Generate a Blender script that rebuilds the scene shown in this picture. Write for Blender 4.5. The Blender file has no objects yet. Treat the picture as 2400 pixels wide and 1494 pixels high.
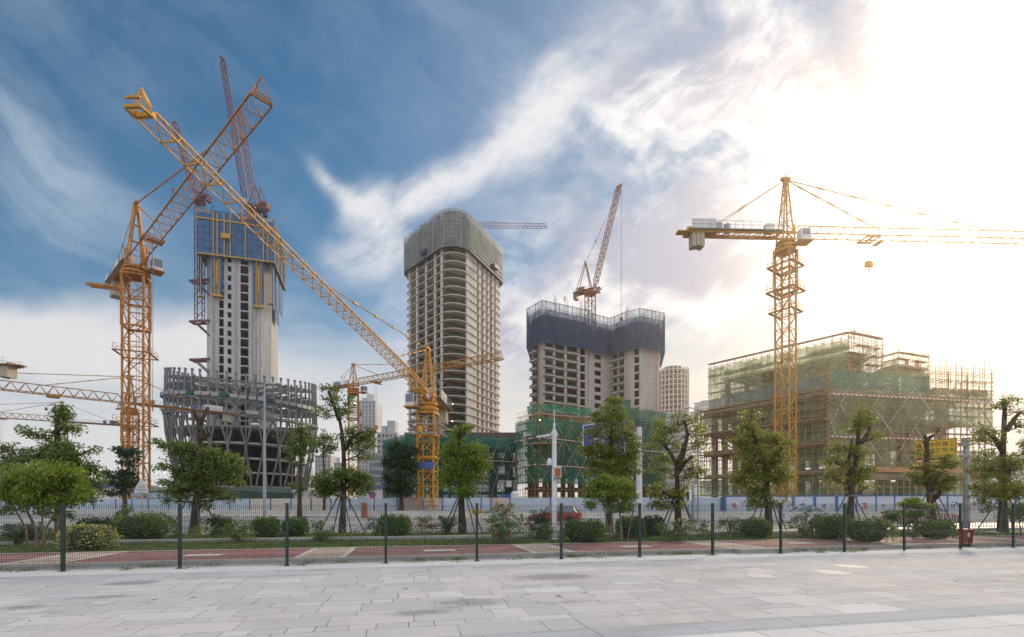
import bpy, math, random
import numpy as np
from mathutils import Vector, Matrix, noise
R = math.radians
random.seed(7)
rng = np.random.default_rng(7)
scene = bpy.context.scene
C = scene.collection

# ------------------------------------------------------------------ camera
F, CX, HY, EYE = 1150.0, 1200.0, 1181.0, 1.7      # measured on the photograph: focal length, principal column, horizon row, eye height
cam_d = bpy.data.cameras.new("camera"); cam = bpy.data.objects.new("camera", cam_d); C.objects.link(cam)
cam.location = (0, 0, EYE); cam.rotation_euler = (R(90), 0, 0)
cam_d.sensor_width = 36; cam_d.lens = 36*F/2400; cam_d.shift_y = (HY-747)/2400
cam_d.clip_start = 0.1; cam_d.clip_end = 30000
scene.camera = cam

SUN_AZ, SUN_EL = R(41), R(25.5)                      # azimuth from +Y towards +X
SUN_DIR = Vector((math.sin(SUN_AZ)*math.cos(SUN_EL), math.cos(SUN_AZ)*math.cos(SUN_EL), math.sin(SUN_EL)))
scene.view_settings.view_transform = 'Standard'; scene.view_settings.look = 'None'
scene.view_settings.exposure = 0.0; scene.view_settings.gamma = 1
scene.view_settings.use_curve_mapping = False
cy = scene.cycles
cy.max_bounces = 8; cy.diffuse_bounces = 3; cy.glossy_bounces = 3; cy.transparent_max_bounces = 24
cy.transmission_bounces = 4; cy.volume_bounces = 0; cy.sample_clamp_indirect = 6
cy.use_denoising = True

sun_d = bpy.data.lights.new("sun", 'SUN'); sun = bpy.data.objects.new("sun", sun_d); C.objects.link(sun)
sun_d.energy = 3.1; sun_d.angle = R(7); sun_d.color = (1.0, 0.78, 0.50)
sun.rotation_euler = SUN_DIR.to_track_quat('Z', 'Y').to_euler(); sun.location = (60, 60, 60)

# ------------------------------------------------------------------ node expression helper
class NT:
    def __init__(s, tree): s.t = tree
    def node(s, typ, **kw):
        n = s.t.nodes.new(typ)
        for k, v in kw.items(): setattr(n, k, v)
        return n
    def link(s, a, b): s.t.links.new(a, b)
    def put(s, sock, v):
        if isinstance(v, E): s.t.links.new(v.s, sock)
        elif hasattr(v, 'links') or isinstance(v, bpy.types.NodeSocket): s.t.links.new(v, sock)
        else:
            try: sock.default_value = v
            except Exception: sock.default_value = (*v, 1.0)
    def math(s, op, a, b=None, c=None):
        n = s.node('ShaderNodeMath', operation=op)
        s.put(n.inputs[0], a)
        if b is not None: s.put(n.inputs[1], b)
        if c is not None: s.put(n.inputs[2], c)
        return E(s, n.outputs[0])
    def ss(s, x, lo, hi, a=0.0, b=1.0):
        n = s.node('ShaderNodeMapRange', interpolation_type='SMOOTHSTEP')
        s.put(n.inputs[0], x); s.put(n.inputs[1], lo); s.put(n.inputs[2], hi); s.put(n.inputs[3], a); s.put(n.inputs[4], b)
        return E(s, n.outputs[0])
    def mix(s, f, a, b, mode='MIX'):
        n = s.node('ShaderNodeMix', data_type='RGBA', blend_type=mode)
        s.put(n.inputs[0], f)
        for i, v in ((6, a), (7, b)):
            if isinstance(v, tuple) and len(v) == 3: v = (*v, 1.0)
            s.put(n.inputs[i], v)
        return E(s, n.outputs[2])
    def vec(s, x, y, z=0.0):
        n = s.node('ShaderNodeCombineXYZ'); s.put(n.inputs[0], x); s.put(n.inputs[1], y); s.put(n.inputs[2], z)
        return E(s, n.outputs[0])
    def noise(s, vec, scale=1.0, detail=4.0, rough=0.5, dist=0.0, out=0):
        n = s.node('ShaderNodeTexNoise'); s.put(n.inputs['Vector'], vec)
        s.put(n.inputs['Scale'], scale); s.put(n.inputs['Detail'], detail); s.put(n.inputs['Roughness'], rough); s.put(n.inputs['Distortion'], dist)
        return E(s, n.outputs[out])
    def sep(s, v):
        n = s.node('ShaderNodeSeparateXYZ'); s.put(n.inputs[0], v)
        return [E(s, o) for o in n.outputs]
class E:
    def __init__(s, nt, sock): s.n = nt; s.s = sock
    def __add__(s, o): return s.n.math('ADD', s, o)
    __radd__ = __add__
    def __sub__(s, o): return s.n.math('SUBTRACT', s, o)
    def __rsub__(s, o): return s.n.math('SUBTRACT', o, s)
    def __mul__(s, o): return s.n.math('MULTIPLY', s, o)
    __rmul__ = __mul__
    def __truediv__(s, o): return s.n.math('DIVIDE', s, o)
    def __pow__(s, o): return s.n.math('POWER', s, o)

# ------------------------------------------------------------------ world: Nishita sky under procedural cirrus and cumulus
def make_world():
    w = bpy.data.worlds.new("World"); scene.world = w; w.use_nodes = True
    t = w.node_tree; t.nodes.clear(); N = NT(t)
    K = 0.10
    sky = N.node('ShaderNodeTexSky', sky_type='NISHITA', sun_disc=False)
    sky.sun_elevation = SUN_EL; sky.sun_rotation = SUN_AZ
    sky.air_density = 1.0; sky.dust_density = 0.4; sky.ozone_density = 3.0; sky.altitude = 50
    tc = N.node('ShaderNodeTexCoord'); d = E(N, tc.outputs['Generated'])
    dx, dy, dz = N.sep(d)
    ay = N.math('MAXIMUM', N.math('ABSOLUTE', dy), 0.22)
    U = dx/ay; V = dz/ay                                   # tangent of azimuth, tangent of height: fixed to the world's directions
    P = lambda px: (px-CX)/F
    Q = lambda py: (HY-py)/F
    # distance to the sun on the sphere
    dn = N.node('ShaderNodeVectorMath', operation='DOT_PRODUCT'); N.put(dn.inputs[0], d); dn.inputs[1].default_value = SUN_DIR
    cs = E(N, dn.outputs['Value'])
    ang = N.math('ARCCOSINE', N.math('MINIMUM', cs, 0.99999))            # radians
    near = N.math('EXPONENT', ang*ang*(-1/(0.13**2)))
    wide = N.math('EXPONENT', ang*ang*(-1/(0.50**2)))
    # warped coordinates
    wv = N.node('ShaderNodeTexNoise'); N.put(wv.inputs['Vector'], N.vec(U*1.0, V*1.0, 3.1)); wv.inputs['Scale'].default_value = 3.0; wv.inputs['Detail'].default_value = 3
    wr, wg, wb = N.sep(wv.outputs['Color'])
    U2 = U + (wr-0.5)*0.17; V2 = V + (wg-0.5)*0.17
    def blob(px, py, rx, ry, ang=0.0, soft=1.0, u=U2, v=V2):
        a = R(ang); c, s_ = math.cos(a), math.sin(a)
        du = u-P(px); dv = v-Q(py)
        x = (du*c + dv*s_)/(rx/F); y = (dv*c - du*s_)/(ry/F)
        r2 = x*x + y*y
        return N.math('EXPONENT', r2*(-1.0/soft))
    # streak directions: cirrus stretched along +35 deg (rising to the right), left cirrus along -35
    def streak(ang, sx, sy, seed, detail=6, rough=0.6):
        a = R(ang); c, s_ = math.cos(a), math.sin(a)
        x = (U2*c + V2*s_)*sx; y = (V2*c - U2*s_)*sy
        return N.noise(N.vec(x, y, seed), 1.0, detail, rough, 0.3)
    fluff = N.noise(N.vec(U2*1.0, V2*1.25, 0.7), 4.2, 8, 0.6, 0.35)
    stF = streak(40, 4.5, 15.0, 6.1, 8, 0.68)
    fine = N.noise(N.vec(U*1.0, V*1.3, 5.7), 15.0, 8, 0.68, 0.2)
    stR = streak(33, 2.2, 9.0, 1.3); stL = streak(-38, 1.6, 9.0, 4.2); stH = streak(3, 1.2, 9.5, 8.8)
    # cloud cover
    arm = N.math('MAXIMUM', blob(1030, 425, 290, 62, 33), blob(1290, 255, 260, 90, 40))
    arm = N.math('MAXIMUM', arm, blob(880, 490, 110, 90, -20))
    arm = arm + blob(760, 425, 120, 26, -32)*0.55 + blob(890, 610, 110, 60, 10)*0.6
    c_arm = N.ss(arm*(stR*1.0+stF*1.1+fine*0.9-0.60) + (wide*0.0), 0.08, 0.95)
    mass = blob(1700, 170, 430, 300, 30)*1.0 + blob(2050, 480, 480, 400, 0)*1.2 + blob(1450, 640, 330, 200, 0)*0.95 + blob(2350, 150, 330, 500, 0)*0.9 + blob(1150, 760, 380, 160, 0)*0.8
    c_mass = N.ss(mass*(fluff*2.4-0.42+(stF-0.5)*1.3)+ (fine-0.5)*0.40 + wide*0.12, 0.22, 1.20)
    left = blob(70, 350, 330, 130, -38)*0.95 + blob(0, 620, 500, 160, -20)*0.5
    c_left = N.ss(left*(stL*2.3-0.45+fine*0.4), 0.1, 1.5)
    c_hor = N.ss(V2 + (stH-0.5)*0.40 + U*-0.04 , 0.52, 0.14)
    thin = N.ss(stL*0.6+fluff*0.5, 0.42, 0.85)*0.28
    # colour of the clear sky
    hsv = N.node('ShaderNodeHueSaturation'); hsv.inputs['Saturation'].default_value = 1.12; hsv.inputs['Value'].default_value = 1.0
    N.link(sky.outputs[0], hsv.inputs['Color'])
    sv = N.node('ShaderNodeVectorMath', operation='SCALE'); N.link(hsv.outputs[0], sv.inputs[0]); sv.inputs[3].default_value = K*1.0
    mn = N.node('ShaderNodeVectorMath', operation='MINIMUM'); N.link(sv.outputs[0], mn.inputs[0]); mn.inputs[1].default_value = (0.50, 0.55, 0.66)
    tn = N.node('ShaderNodeVectorMath', operation='MULTIPLY'); N.link(mn.outputs[0], tn.inputs[0]); tn.inputs[1].default_value = (0.62, 1.12, 1.12)
    base = E(N, tn.outputs[0])
    # cloud radiance: lavender grey in thick parts, white edges, warm near the sun
    shade = N.ss(N.noise(N.vec(U2*1.0+0.06, V2*1.1-0.05, 0.7), 4.6, 7, 0.58, 0.3)*0.60+stF*0.40, 0.43, 0.58)
    lobe = blob(2030, 190, 260, 62, -62) + blob(1610, 620, 150, 80, 20)*0.8 + blob(2180, 790, 300, 36, -6)*0.6 + blob(1760, 300, 120, 60, 50)*0.5
    lobe = N.ss(lobe*(stF*1.1+fluff*0.7), 0.25, 0.75)
    shade = N.math('MAXIMUM', shade, lobe)
    ccol = N.mix(shade, (1.06, 1.04, 1.04), (0.46, 0.48, 0.61))
    ccol = N.mix(N.ss(U, 0.05, -0.6), ccol, (0.72, 0.80, 0.90))
    ccol = N.mix(wide*0.22*(1.0-lobe*0.85), ccol, (0.98, 0.94, 0.90))
    horc = N.mix(N.ss(U, -0.9, 0.6), (0.90, 0.88, 0.89), (0.95, 0.87, 0.80))
    veil = N.ss(U, -0.45, 0.35)
    col = N.mix(veil*0.55, base, (0.30, 0.37, 0.52))
    col = N.mix(thin, col, (0.55, 0.66, 0.78))
    col = N.mix(c_hor*0.93, col, horc)
    col = N.mix(c_left*0.60, col, (0.74, 0.83, 0.92))
    band = N.ss(blob(120, 800, 700, 110, -7)*(0.35+stH*1.2), 0.25, 0.85)
    col = N.mix(band*0.85, col, (0.98, 0.94, 0.93))
    col = N.mix(c_mass*0.93, col, ccol)
    col = N.mix(c_arm*0.9, col, (0.95, 0.94, 0.95))
    glow = N.vec(near*1.1, near*0.9, near*0.65)
    tot = N.node('ShaderNodeVectorMath', operation='ADD'); N.put(tot.inputs[0], col); N.put(tot.inputs[1], glow)
    # brighter unseen sky added overhead and behind the viewer to light the shaded fronts
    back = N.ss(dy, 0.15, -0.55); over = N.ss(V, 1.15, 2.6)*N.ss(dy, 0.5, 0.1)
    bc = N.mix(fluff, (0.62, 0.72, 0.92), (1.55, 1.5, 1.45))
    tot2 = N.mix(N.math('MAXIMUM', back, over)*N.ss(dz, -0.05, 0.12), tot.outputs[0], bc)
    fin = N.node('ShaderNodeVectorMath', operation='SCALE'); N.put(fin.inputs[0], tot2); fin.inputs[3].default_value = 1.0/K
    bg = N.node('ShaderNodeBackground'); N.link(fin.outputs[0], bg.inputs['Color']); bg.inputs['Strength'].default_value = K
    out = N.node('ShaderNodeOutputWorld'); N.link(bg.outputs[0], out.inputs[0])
    w.cycles.sampling_method = 'MANUAL'; w.cycles.sample_map_resolution = 1024
make_world()

# ------------------------------------------------------------------ helpers: points, mesh builder, tagging
def at(px, py, Y): return Vector(((px-CX)*Y/F, Y, EYE+(HY-py)*Y/F))
def gnd(px, Y, z=0.0): return Vector(((px-CX)*Y/F, Y, z))
def zof(py, Y): return EYE+(HY-py)*Y/F

class MB:
    def __init__(s): s.v = []; s.f = []; s.m = []
    def add(s, vs, fs, mi=0):
        o = len(s.v); s.v.extend([tuple(p) for p in vs]); s.f.extend([tuple(i+o for i in f) for f in fs]); s.m.extend([mi]*len(fs)); return s
    def box(s, c, d, rz=0.0, mi=0):
        cx, cy_, cz = c; x, y, z = d[0]/2, d[1]/2, d[2]/2; co, si = math.cos(rz), math.sin(rz)
        vs = [(cx+a*x*co-b*y*si, cy_+a*x*si+b*y*co, cz+e*z) for e in (-1, 1) for a, b in ((-1,-1),(1,-1),(1,1),(-1,1))]
        return s.add(vs, [(3,2,1,0),(4,5,6,7),(0,1,5,4),(1,2,6,5),(2,3,7,6),(3,0,4,7)], mi)
    def bar(s, a, b, w, h=None, mi=0, up=None):
        a = Vector(a); b = Vector(b); d = b-a
        if d.length < 1e-6: return s
        h = w if h is None else h; d.normalize()
        upv = Vector(up) if up is not None else (Vector((0,0,1)) if abs(d.z) < 0.95 else Vector((1,0,0)))
        x = d.cross(upv).normalized()*(w/2); y = x.cross(d).normalized()*(h/2)
        vs = [p+i*x+j*y for p in (a, b) for i, j in ((-1,-1),(1,-1),(1,1),(-1,1))]
        return s.add(vs, [(3,2,1,0),(4,5,6,7),(0,1,5,4),(1,2,6,5),(2,3,7,6),(3,0,4,7)], mi)
    def tube(s, pts, rads, n=6, mi=0, cap=True):
        pts = [Vector(p) for p in pts]; k = len(pts)
        if not hasattr(rads, '__len__'): rads = [rads]*k
        o = len(s.v); px = None
        for i, p in enumerate(pts):
            d = (pts[min(i+1, k-1)]-pts[max(i-1, 0)]).normalized()
            if px is None: px = d.orthogonal().normalized()
            else:
                px = px-d*px.dot(d); px = px.normalized() if px.length > 1e-5 else d.orthogonal().normalized()
            py = d.cross(px)
            for j in range(n):
                a = 2*math.pi*j/n; s.v.append(tuple(p+(px*math.cos(a)+py*math.sin(a))*rads[i]))
        for i in range(k-1):
            for j in range(n):
                j2 = (j+1) % n; s.f.append((o+i*n+j, o+i*n+j2, o+(i+1)*n+j2, o+(i+1)*n+j)); s.m.append(mi)
        if cap:
            s.f.append(tuple(o+j for j in range(n-1, -1, -1))); s.m.append(mi)
            s.f.append(tuple(o+(k-1)*n+j for j in range(n))); s.m.append(mi)
        return s
    def prism(s, poly, z0, z1, mi=0):                       # poly counter-clockwise, (x, y)
        n = len(poly); vs = [(p[0], p[1], z0) for p in poly]+[(p[0], p[1], z1) for p in poly]
        return s.add(vs, [tuple(range(n-1, -1, -1)), tuple(range(n, 2*n))]+[(i, (i+1) % n, n+(i+1) % n, n+i) for i in range(n)], mi)
    def lathe(s, prof, c=(0,0,0), n=16, mi=0):              # prof [(r, z)]
        o = len(s.v)
        for r, z in prof:
            for j in range(n):
                a = 2*math.pi*j/n; s.v.append((c[0]+r*math.cos(a), c[1]+r*math.sin(a), c[2]+z))
        for i in range(len(prof)-1):
            for j in range(n):
                j2 = (j+1) % n; s.f.append((o+i*n+j, o+i*n+j2, o+(i+1)*n+j2, o+(i+1)*n+j)); s.m.append(mi)
        if prof[0][0] > 1e-4: s.f.append(tuple(o+j for j in range(n-1, -1, -1))); s.m.append(mi)
        if prof[-1][0] > 1e-4: s.f.append(tuple(o+(len(prof)-1)*n+j for j in range(n))); s.m.append(mi)
        return s
    def quad(s, a, b, c, d, mi=0): return s.add([a, b, c, d], [(0,1,2,3)], mi)
    def build(s, name, mats, parent=None, smooth=False, label=None):
        me = bpy.data.meshes.new(name); me.from_pydata(s.v, [], s.f)
        if not isinstance(mats, (list, tuple)): mats = [mats]
        for m in mats: me.materials.append(m)
        if any(s.m): me.polygons.foreach_set('material_index', s.m)
        if smooth: me.polygons.foreach_set('use_smooth', [True]*len(me.polygons))
        me.update()
        o = bpy.data.objects.new(name, me); C.objects.link(o)
        if parent is not None: o.parent = parent
        if label: o['label'] = label
        return o
def tag(o, label=None, cat=None, group=None, kind=None):
    if label: o['label'] = label
    if cat: o['category'] = cat
    if group: o['group'] = group
    if kind: o['kind'] = kind
    return o
def thing(name, label, cat, loc=(0,0,0), rz=0.0, group=None):
    o = bpy.data.objects.new(name, None); C.objects.link(o); o.location = loc; o.rotation_euler = (0, 0, rz)
    o.empty_display_size = 0.3
    return tag(o, label, cat, group)
def kids(o): return [c for c in C.objects if c.parent == o]
def copy_tree(o, label=None, loc=None, rz=None, parent=None):
    c = o.copy(); C.objects.link(c)
    if parent is not None: c.parent = parent
    if label: c['label'] = label
    if loc is not None: c.location = loc
    if rz is not None: c.rotation_euler = (0, 0, rz)
    for ch in list(o.children): copy_tree(ch, parent=c)
    return c
def clone(o, parent=None, loc=None, rz=None):               # one part again, sharing its mesh
    c = o.copy(); C.objects.link(c)
    if parent is not None: c.parent = parent
    if loc is not None: c.location = loc
    if rz is not None: c.rotation_euler = (0, 0, rz)
    return c

# ------------------------------------------------------------------ materials
def new_mat(name):
    m = bpy.data.materials.new(name); m.use_nodes = True; t = m.node_tree; t.nodes.clear(); return m, NT(t)
def finish(N, bsdf): 
    o = N.node('ShaderNodeOutputMaterial'); N.link(bsdf, o.inputs['Surface'])
def principled(N, col, rough=0.6, metal=0.0, spec=0.5, bump=None, bstr=0.3, bdist=0.01):
    b = N.node('ShaderNodeBsdfPrincipled')
    N.put(b.inputs['Base Color'], col if isinstance(col, (E, bpy.types.NodeSocket)) else (*col, 1.0))
    N.put(b.inputs['Roughness'], rough); N.put(b.inputs['Metallic'], metal); N.put(b.inputs['Specular IOR Level'], spec)
    if bump is not None:
        n = N.node('ShaderNodeBump'); N.put(n.inputs['Height'], bump); n.inputs['Strength'].default_value = bstr; n.inputs['Distance'].default_value = bdist
        N.link(n.outputs[0], b.inputs['Normal'])
    return b
def objco(N): return E(N, N.node('ShaderNodeTexCoord').outputs['Object'])
def worldco(N): return E(N, N.node('ShaderNodeNewGeometry').outputs['Position'])
def mat_paint(name, col, var=0.25, scale=1.5, rough=0.5, metal=0.0, rust=0.0, dirt=(0.06,0.05,0.04)):
    m, N = new_mat(name); p = worldco(N)
    n = N.noise(p, scale, 5, 0.6); n2 = N.noise(p, scale*7, 3, 0.6)
    c2 = tuple(min(1, x*(1-var)) for x in col); c3 = tuple(min(1, x*(1+var*0.6)) for x in col)
    c = N.mix(N.ss(n, 0.3, 0.7), c2, c3)
    c = N.mix(N.ss(n*0.6+n2*0.4, 0.52, 0.66)*(0.25+rust), c, dirt)
    b = principled(N, c, N.ss(n2, 0.3, 0.7, rough-0.1, rough+0.12), metal)
    finish(N, b.outputs[0]); return m
def mat_concrete(name, col, joint=3.0, stain=0.4, tint=(0.16,0.14,0.12)):
    m, N = new_mat(name); p = worldco(N); x, y, z = N.sep(p)
    big = N.noise(N.vec(x*0.25, y*0.25, z*0.05), 1.0, 5, 0.6); n = N.noise(p, 1.3, 6, 0.65); f = N.noise(p, 9.0, 4, 0.6)
    streak = N.noise(N.vec(x*1.4, y*1.4, z*0.10), 1.0, 5, 0.7)
    c = N.mix(N.ss(big*0.5+n*0.5, 0.32, 0.68), tuple(v*0.78 for v in col), tuple(min(1, v*1.14) for v in col))
    c = N.mix(N.ss(streak, 0.52, 0.74)*stain, c, tint)
    c = N.mix(N.ss(f, 0.55, 0.75)*0.18, c, tuple(v*0.5 for v in col))
    # pour joints every storey
    if joint:
        fr = N.math('FRACT', z/joint); ln = N.math('LESS_THAN', fr, 0.035)
        c = N.mix(ln*0.45, c, tuple(v*0.45 for v in col))
    b = principled(N, c, 0.85, 0, 0.3, bump=n, bstr=0.4, bdist=0.05); finish(N, b.outputs[0]); return m
def mat_net(name, col, open_=0.35, grid=1.8, scale=1.0, trans=0.35, fold=True):
    """woven safety net: part of it lets the sky and the poles behind show through"""
    m, N = new_mat(name); p = worldco(N); x, y, z = N.sep(p)
    n = N.noise(N.vec(x*0.35, y*0.35, z*0.22), scale, 5, 0.6); n2 = N.noise(p, 2.6*scale, 4, 0.6)
    fr = N.math('FRACT', z/grid); seam = N.math('LESS_THAN', fr, 0.05)
    c = N.mix(N.ss(n, 0.3, 0.7), tuple(v*0.65 for v in col), tuple(min(1, v*1.35) for v in col))
    c = N.mix(N.ss(n2, 0.5, 0.75)*0.5, c, tuple(v*0.55+0.03 for v in col))
    c = N.mix(seam*0.35, c, tuple(min(1, v*1.8+0.04) for v in col))
    d = N.node('ShaderNodeBsdfDiffuse'); N.put(d.inputs['Color'], c)
    tl = N.node('ShaderNodeBsdfTranslucent'); N.put(tl.inputs['Color'], c)
    ms = N.node('ShaderNodeMixShader'); ms.inputs[0].default_value = trans; N.link(d.outputs[0], ms.inputs[1]); N.link(tl.outputs[0], ms.inputs[2])
    tr = N.node('ShaderNodeBsdfTransparent')
    f = N.ss(n*0.45+n2*0.55, 0.35, 0.68, max(0.0, open_-0.22), min(1.0, open_+0.22))
    m2 = N.node('ShaderNodeMixShader'); N.put(m2.inputs[0], f); N.link(ms.outputs[0], m2.inputs[1]); N.link(tr.outputs[0], m2.inputs[2])
    finish(N, m2.outputs[0]); return m
def mat_leaf(name, dark, light, trans=0.35, yellow=None):
    m, N = new_mat(name); g = N.node('ShaderNodeNewGeometry'); p = E(N, g.outputs['Position'])
    ri = E(N, g.outputs['Random Per Island']); n = N.noise(p, 1.6, 3, 0.5)
    c = N.mix(N.ss(ri*0.55+n*0.6, 0.2, 0.95), dark, light)
    if yellow: c = N.mix(N.math('GREATER_THAN', N.math('FRACT', ri*17.0), 1-yellow[1]), c, yellow[0])
    b = principled(N, c, 0.45, 0, 0.4)
    tl = N.node('ShaderNodeBsdfTranslucent'); N.put(tl.inputs['Color'], N.mix(0.5, c, tuple(min(1, v*1.5) for v in light)))
    ms = N.node('ShaderNodeMixShader'); ms.inputs[0].default_value = trans; N.link(b.outputs[0], ms.inputs[1]); N.link(tl.outputs[0], ms.inputs[2])
    finish(N, ms.outputs[0]); return m
def mat_bark(name, col):
    m, N = new_mat(name); p = worldco(N); x, y, z = N.sep(p)
    n = N.noise(N.vec(x*9, y*9, z*2.2), 1.0, 6, 0.7); l = N.noise(p, 1.7, 4, 0.6)
    c = N.mix(N.ss(n, 0.35, 0.65), tuple(v*0.55 for v in col), tuple(v*1.3 for v in col))
    c = N.mix(N.ss(l, 0.52, 0.7)*0.5, c, (0.16, 0.17, 0.13))
    b = principled(N, c, 0.9, 0, 0.2, bump=n, bstr=0.7, bdist=0.03); finish(N, b.outputs[0]); return m
def mat_stripes(name, a, b_, width, axis='len'):
    m, N = new_mat(name); u = N.node('ShaderNodeUVMap') if False else None
    p = worldco(N); x, y, z = N.sep(p)
    d = (x+y*0.3+z*1.0)/width
    c = N.mix(N.math('GREATER_THAN', N.math('FRACT', d), 0.5), a, b_)
    bb = principled(N, c, 0.5); finish(N, bb.outputs[0]); return m
def mat_glass(name, col=(0.08,0.11,0.13), rough=0.08):
    m, N = new_mat(name); p = worldco(N); n = N.noise(p, 0.8, 3, 0.5)
    b = principled(N, N.mix(n, col, tuple(v*1.8 for v in col)), rough, 0.0, 0.8); finish(N, b.outputs[0]); return m

M = {}
M['orange'] = mat_paint('crane_orange', (0.44, 0.18, 0.018), 0.45, 1.6, 0.6, 0.0, 0.45, (0.12, 0.06, 0.03))
M['yellow'] = mat_paint('crane_yellow', (0.52, 0.25, 0.018), 0.4, 1.6, 0.55, 0.0, 0.35, (0.18, 0.09, 0.03))
M['purple'] = mat_paint('crane_plum', (0.13, 0.02, 0.035), 0.3, 0.9, 0.5, 0.0, 0.2)
M['red_crane'] = mat_paint('crane_red', (0.20, 0.035, 0.035), 0.3, 0.9, 0.5, 0.0, 0.2)
M['brown_crane'] = mat_paint('crane_brown', (0.26, 0.09, 0.03), 0.3, 0.9, 0.5, 0.0, 0.2)
M['white_metal'] = mat_paint('white_metal', (0.62, 0.63, 0.65), 0.12, 0.8, 0.4, 0.0, 0.05, (0.3, 0.28, 0.25))
M['grey_metal'] = mat_paint('galvanised', (0.30, 0.31, 0.33), 0.2, 1.5, 0.4, 0.4, 0.05, (0.14, 0.14, 0.14))
M['dark_metal'] = mat_paint('dark_metal', (0.05, 0.05, 0.055), 0.3, 1.5, 0.5, 0.2)
M['cable'] = mat_paint('steel_cable', (0.09, 0.08, 0.08), 0.3, 1.0, 0.6, 0.3)
M['ballast'] = mat_concrete('ballast_concrete', (0.42, 0.38, 0.30), 0, 0.4)
M['blue_paint'] = mat_paint('blue_board', (0.03, 0.10, 0.32), 0.2, 0.8, 0.5)
M['window'] = mat_glass('dark_window')
M['rust'] = mat_paint('rusty_steel', (0.32, 0.11, 0.04), 0.5, 3.0, 0.8, 0.0, 0.4, (0.10, 0.035, 0.02))
M['concrete'] = mat_concrete('bare_concrete', (0.36, 0.345, 0.325), 4.0, 0.45)
M['concrete_warm'] = mat_concrete('warm_concrete', (0.62, 0.57, 0.52), 0, 0.35, (0.22, 0.17, 0.13))
M['concrete_dark'] = mat_concrete('shell_interior', (0.11, 0.085, 0.07), 0, 0.3)  # shade of the open interiors is put into this darker concrete colour
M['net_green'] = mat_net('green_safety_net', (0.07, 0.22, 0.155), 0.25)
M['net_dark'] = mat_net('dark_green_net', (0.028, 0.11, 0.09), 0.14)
M['net_right'] = mat_net('sunlit_green_net', (0.40, 0.47, 0.29), 0.24, trans=0.6)  # sun glare is put into the colour: paler and warmer than the other nets
M['net_blue'] = mat_net('blue_screen_mesh', (0.05, 0.10, 0.20), 0.14)
M['net_grey'] = mat_net('grey_screen_mesh', (0.25, 0.29, 0.27), 0.20, 3.3)
M['net_fade'] = mat_net('faded_net_band', (0.22, 0.27, 0.30), 0.42)
M['pole'] = mat_paint('scaffold_tube', (0.46, 0.31, 0.14), 0.4, 1.0, 0.6, 0.1, 0.2)
M['board'] = mat_paint('scaffold_board', (0.34, 0.20, 0.11), 0.4, 0.8, 0.8)
M['plank'] = mat_paint('plywood_fascia', (0.42, 0.24, 0.10), 0.25, 0.6, 0.7)
M['brace'] = mat_stripes('red_white_brace', (0.58, 0.53, 0.47), (0.36, 0.11, 0.08), 1.1)
M['tape'] = mat_stripes('red_white_board', (0.66, 0.62, 0.58), (0.44, 0.11, 0.09), 0.9)
M['green_rail'] = mat_paint('green_rail_net', (0.07, 0.13, 0.09), 0.5, 1.5, 0.8)
M['post_green'] = mat_paint('dark_green_coating', (0.008, 0.030, 0.026), 0.2, 2.0, 0.35)

# ------------------------------------------------------------------ the setting. s runs along the mesh fence, t away from the camera
TH = R(12.3); EX, EY = math.cos(TH), math.sin(TH)
def st(s, t, z=0.0): return Vector((s*EX-t*EY, s*EY+t*EX, z))
def st_nodes(N):
    x, y, z = N.sep(worldco(N)); return x*EX+y*EY, y*EX-x*EY, z
def strip(name, s0, s1, t0, t1, z, m, kind='structure', ns=1):
    mb = MB()
    for i in range(ns):
        a = s0+(s1-s0)*i/ns; b = s0+(s1-s0)*(i+1)/ns
        mb.quad(st(a, t0, z), st(b, t0, z), st(b, t1, z), st(a, t1, z))
    return tag(mb.build(name, m), kind=kind)

def pavers(N, s, t, rowh, lens, jw):
    """courses of alternating height; returns (joint mask, random per slab, random2)"""
    per = sum(rowh)
    tt = t/per; k = N.math('FLOOR', tt); f = (tt-k)*per
    second = N.math('GREATER_THAN', f, rowh[0])
    row = k*2.0+second
    fr = f-second*rowh[0]; hh = rowh[0]+second*(rowh[1]-rowh[0])
    L = lens[0]+second*(lens[1]-lens[0])
    off = N.math('FRACT', N.math('SINE', row*12.9898)*43.7)
    u = s/L+off*3.0; cidx = N.math('FLOOR', u); fu = (u-cidx)*L
    # a third of the slabs are cut in two
    wn = N.node('ShaderNodeTexWhiteNoise', noise_dimensions='2D'); N.put(wn.inputs['Vector'], N.vec(row, cidx))
    rnd = E(N, wn.outputs['Value']); rc, rg, rb = N.sep(wn.outputs['Color'])
    cut = N.math('GREATER_THAN', rg, 0.62); halfd = N.math('ABSOLUTE', fu-L*0.45)+(1.0-cut)*5.0
    side = N.math('GREATER_THAN', fu, L*0.45)*cut
    d = N.math('MINIMUM', N.math('MINIMUM', fu, L-fu), halfd)
    d = N.math('MINIMUM', d, N.math('MINIMUM', fr, hh-fr))
    jn = N.noise(N.vec(s*0.8, t*0.8, 2.0), 1.0, 5, 0.75)
    j = N.ss(d, jw*0.5, jw*1.1, 1.0, 0.0)*N.ss(jn, 0.36, 0.60, 0.25, 1.0)
    r1 = N.math('FRACT', rnd+side*0.37)
    return j, r1, rb

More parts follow.
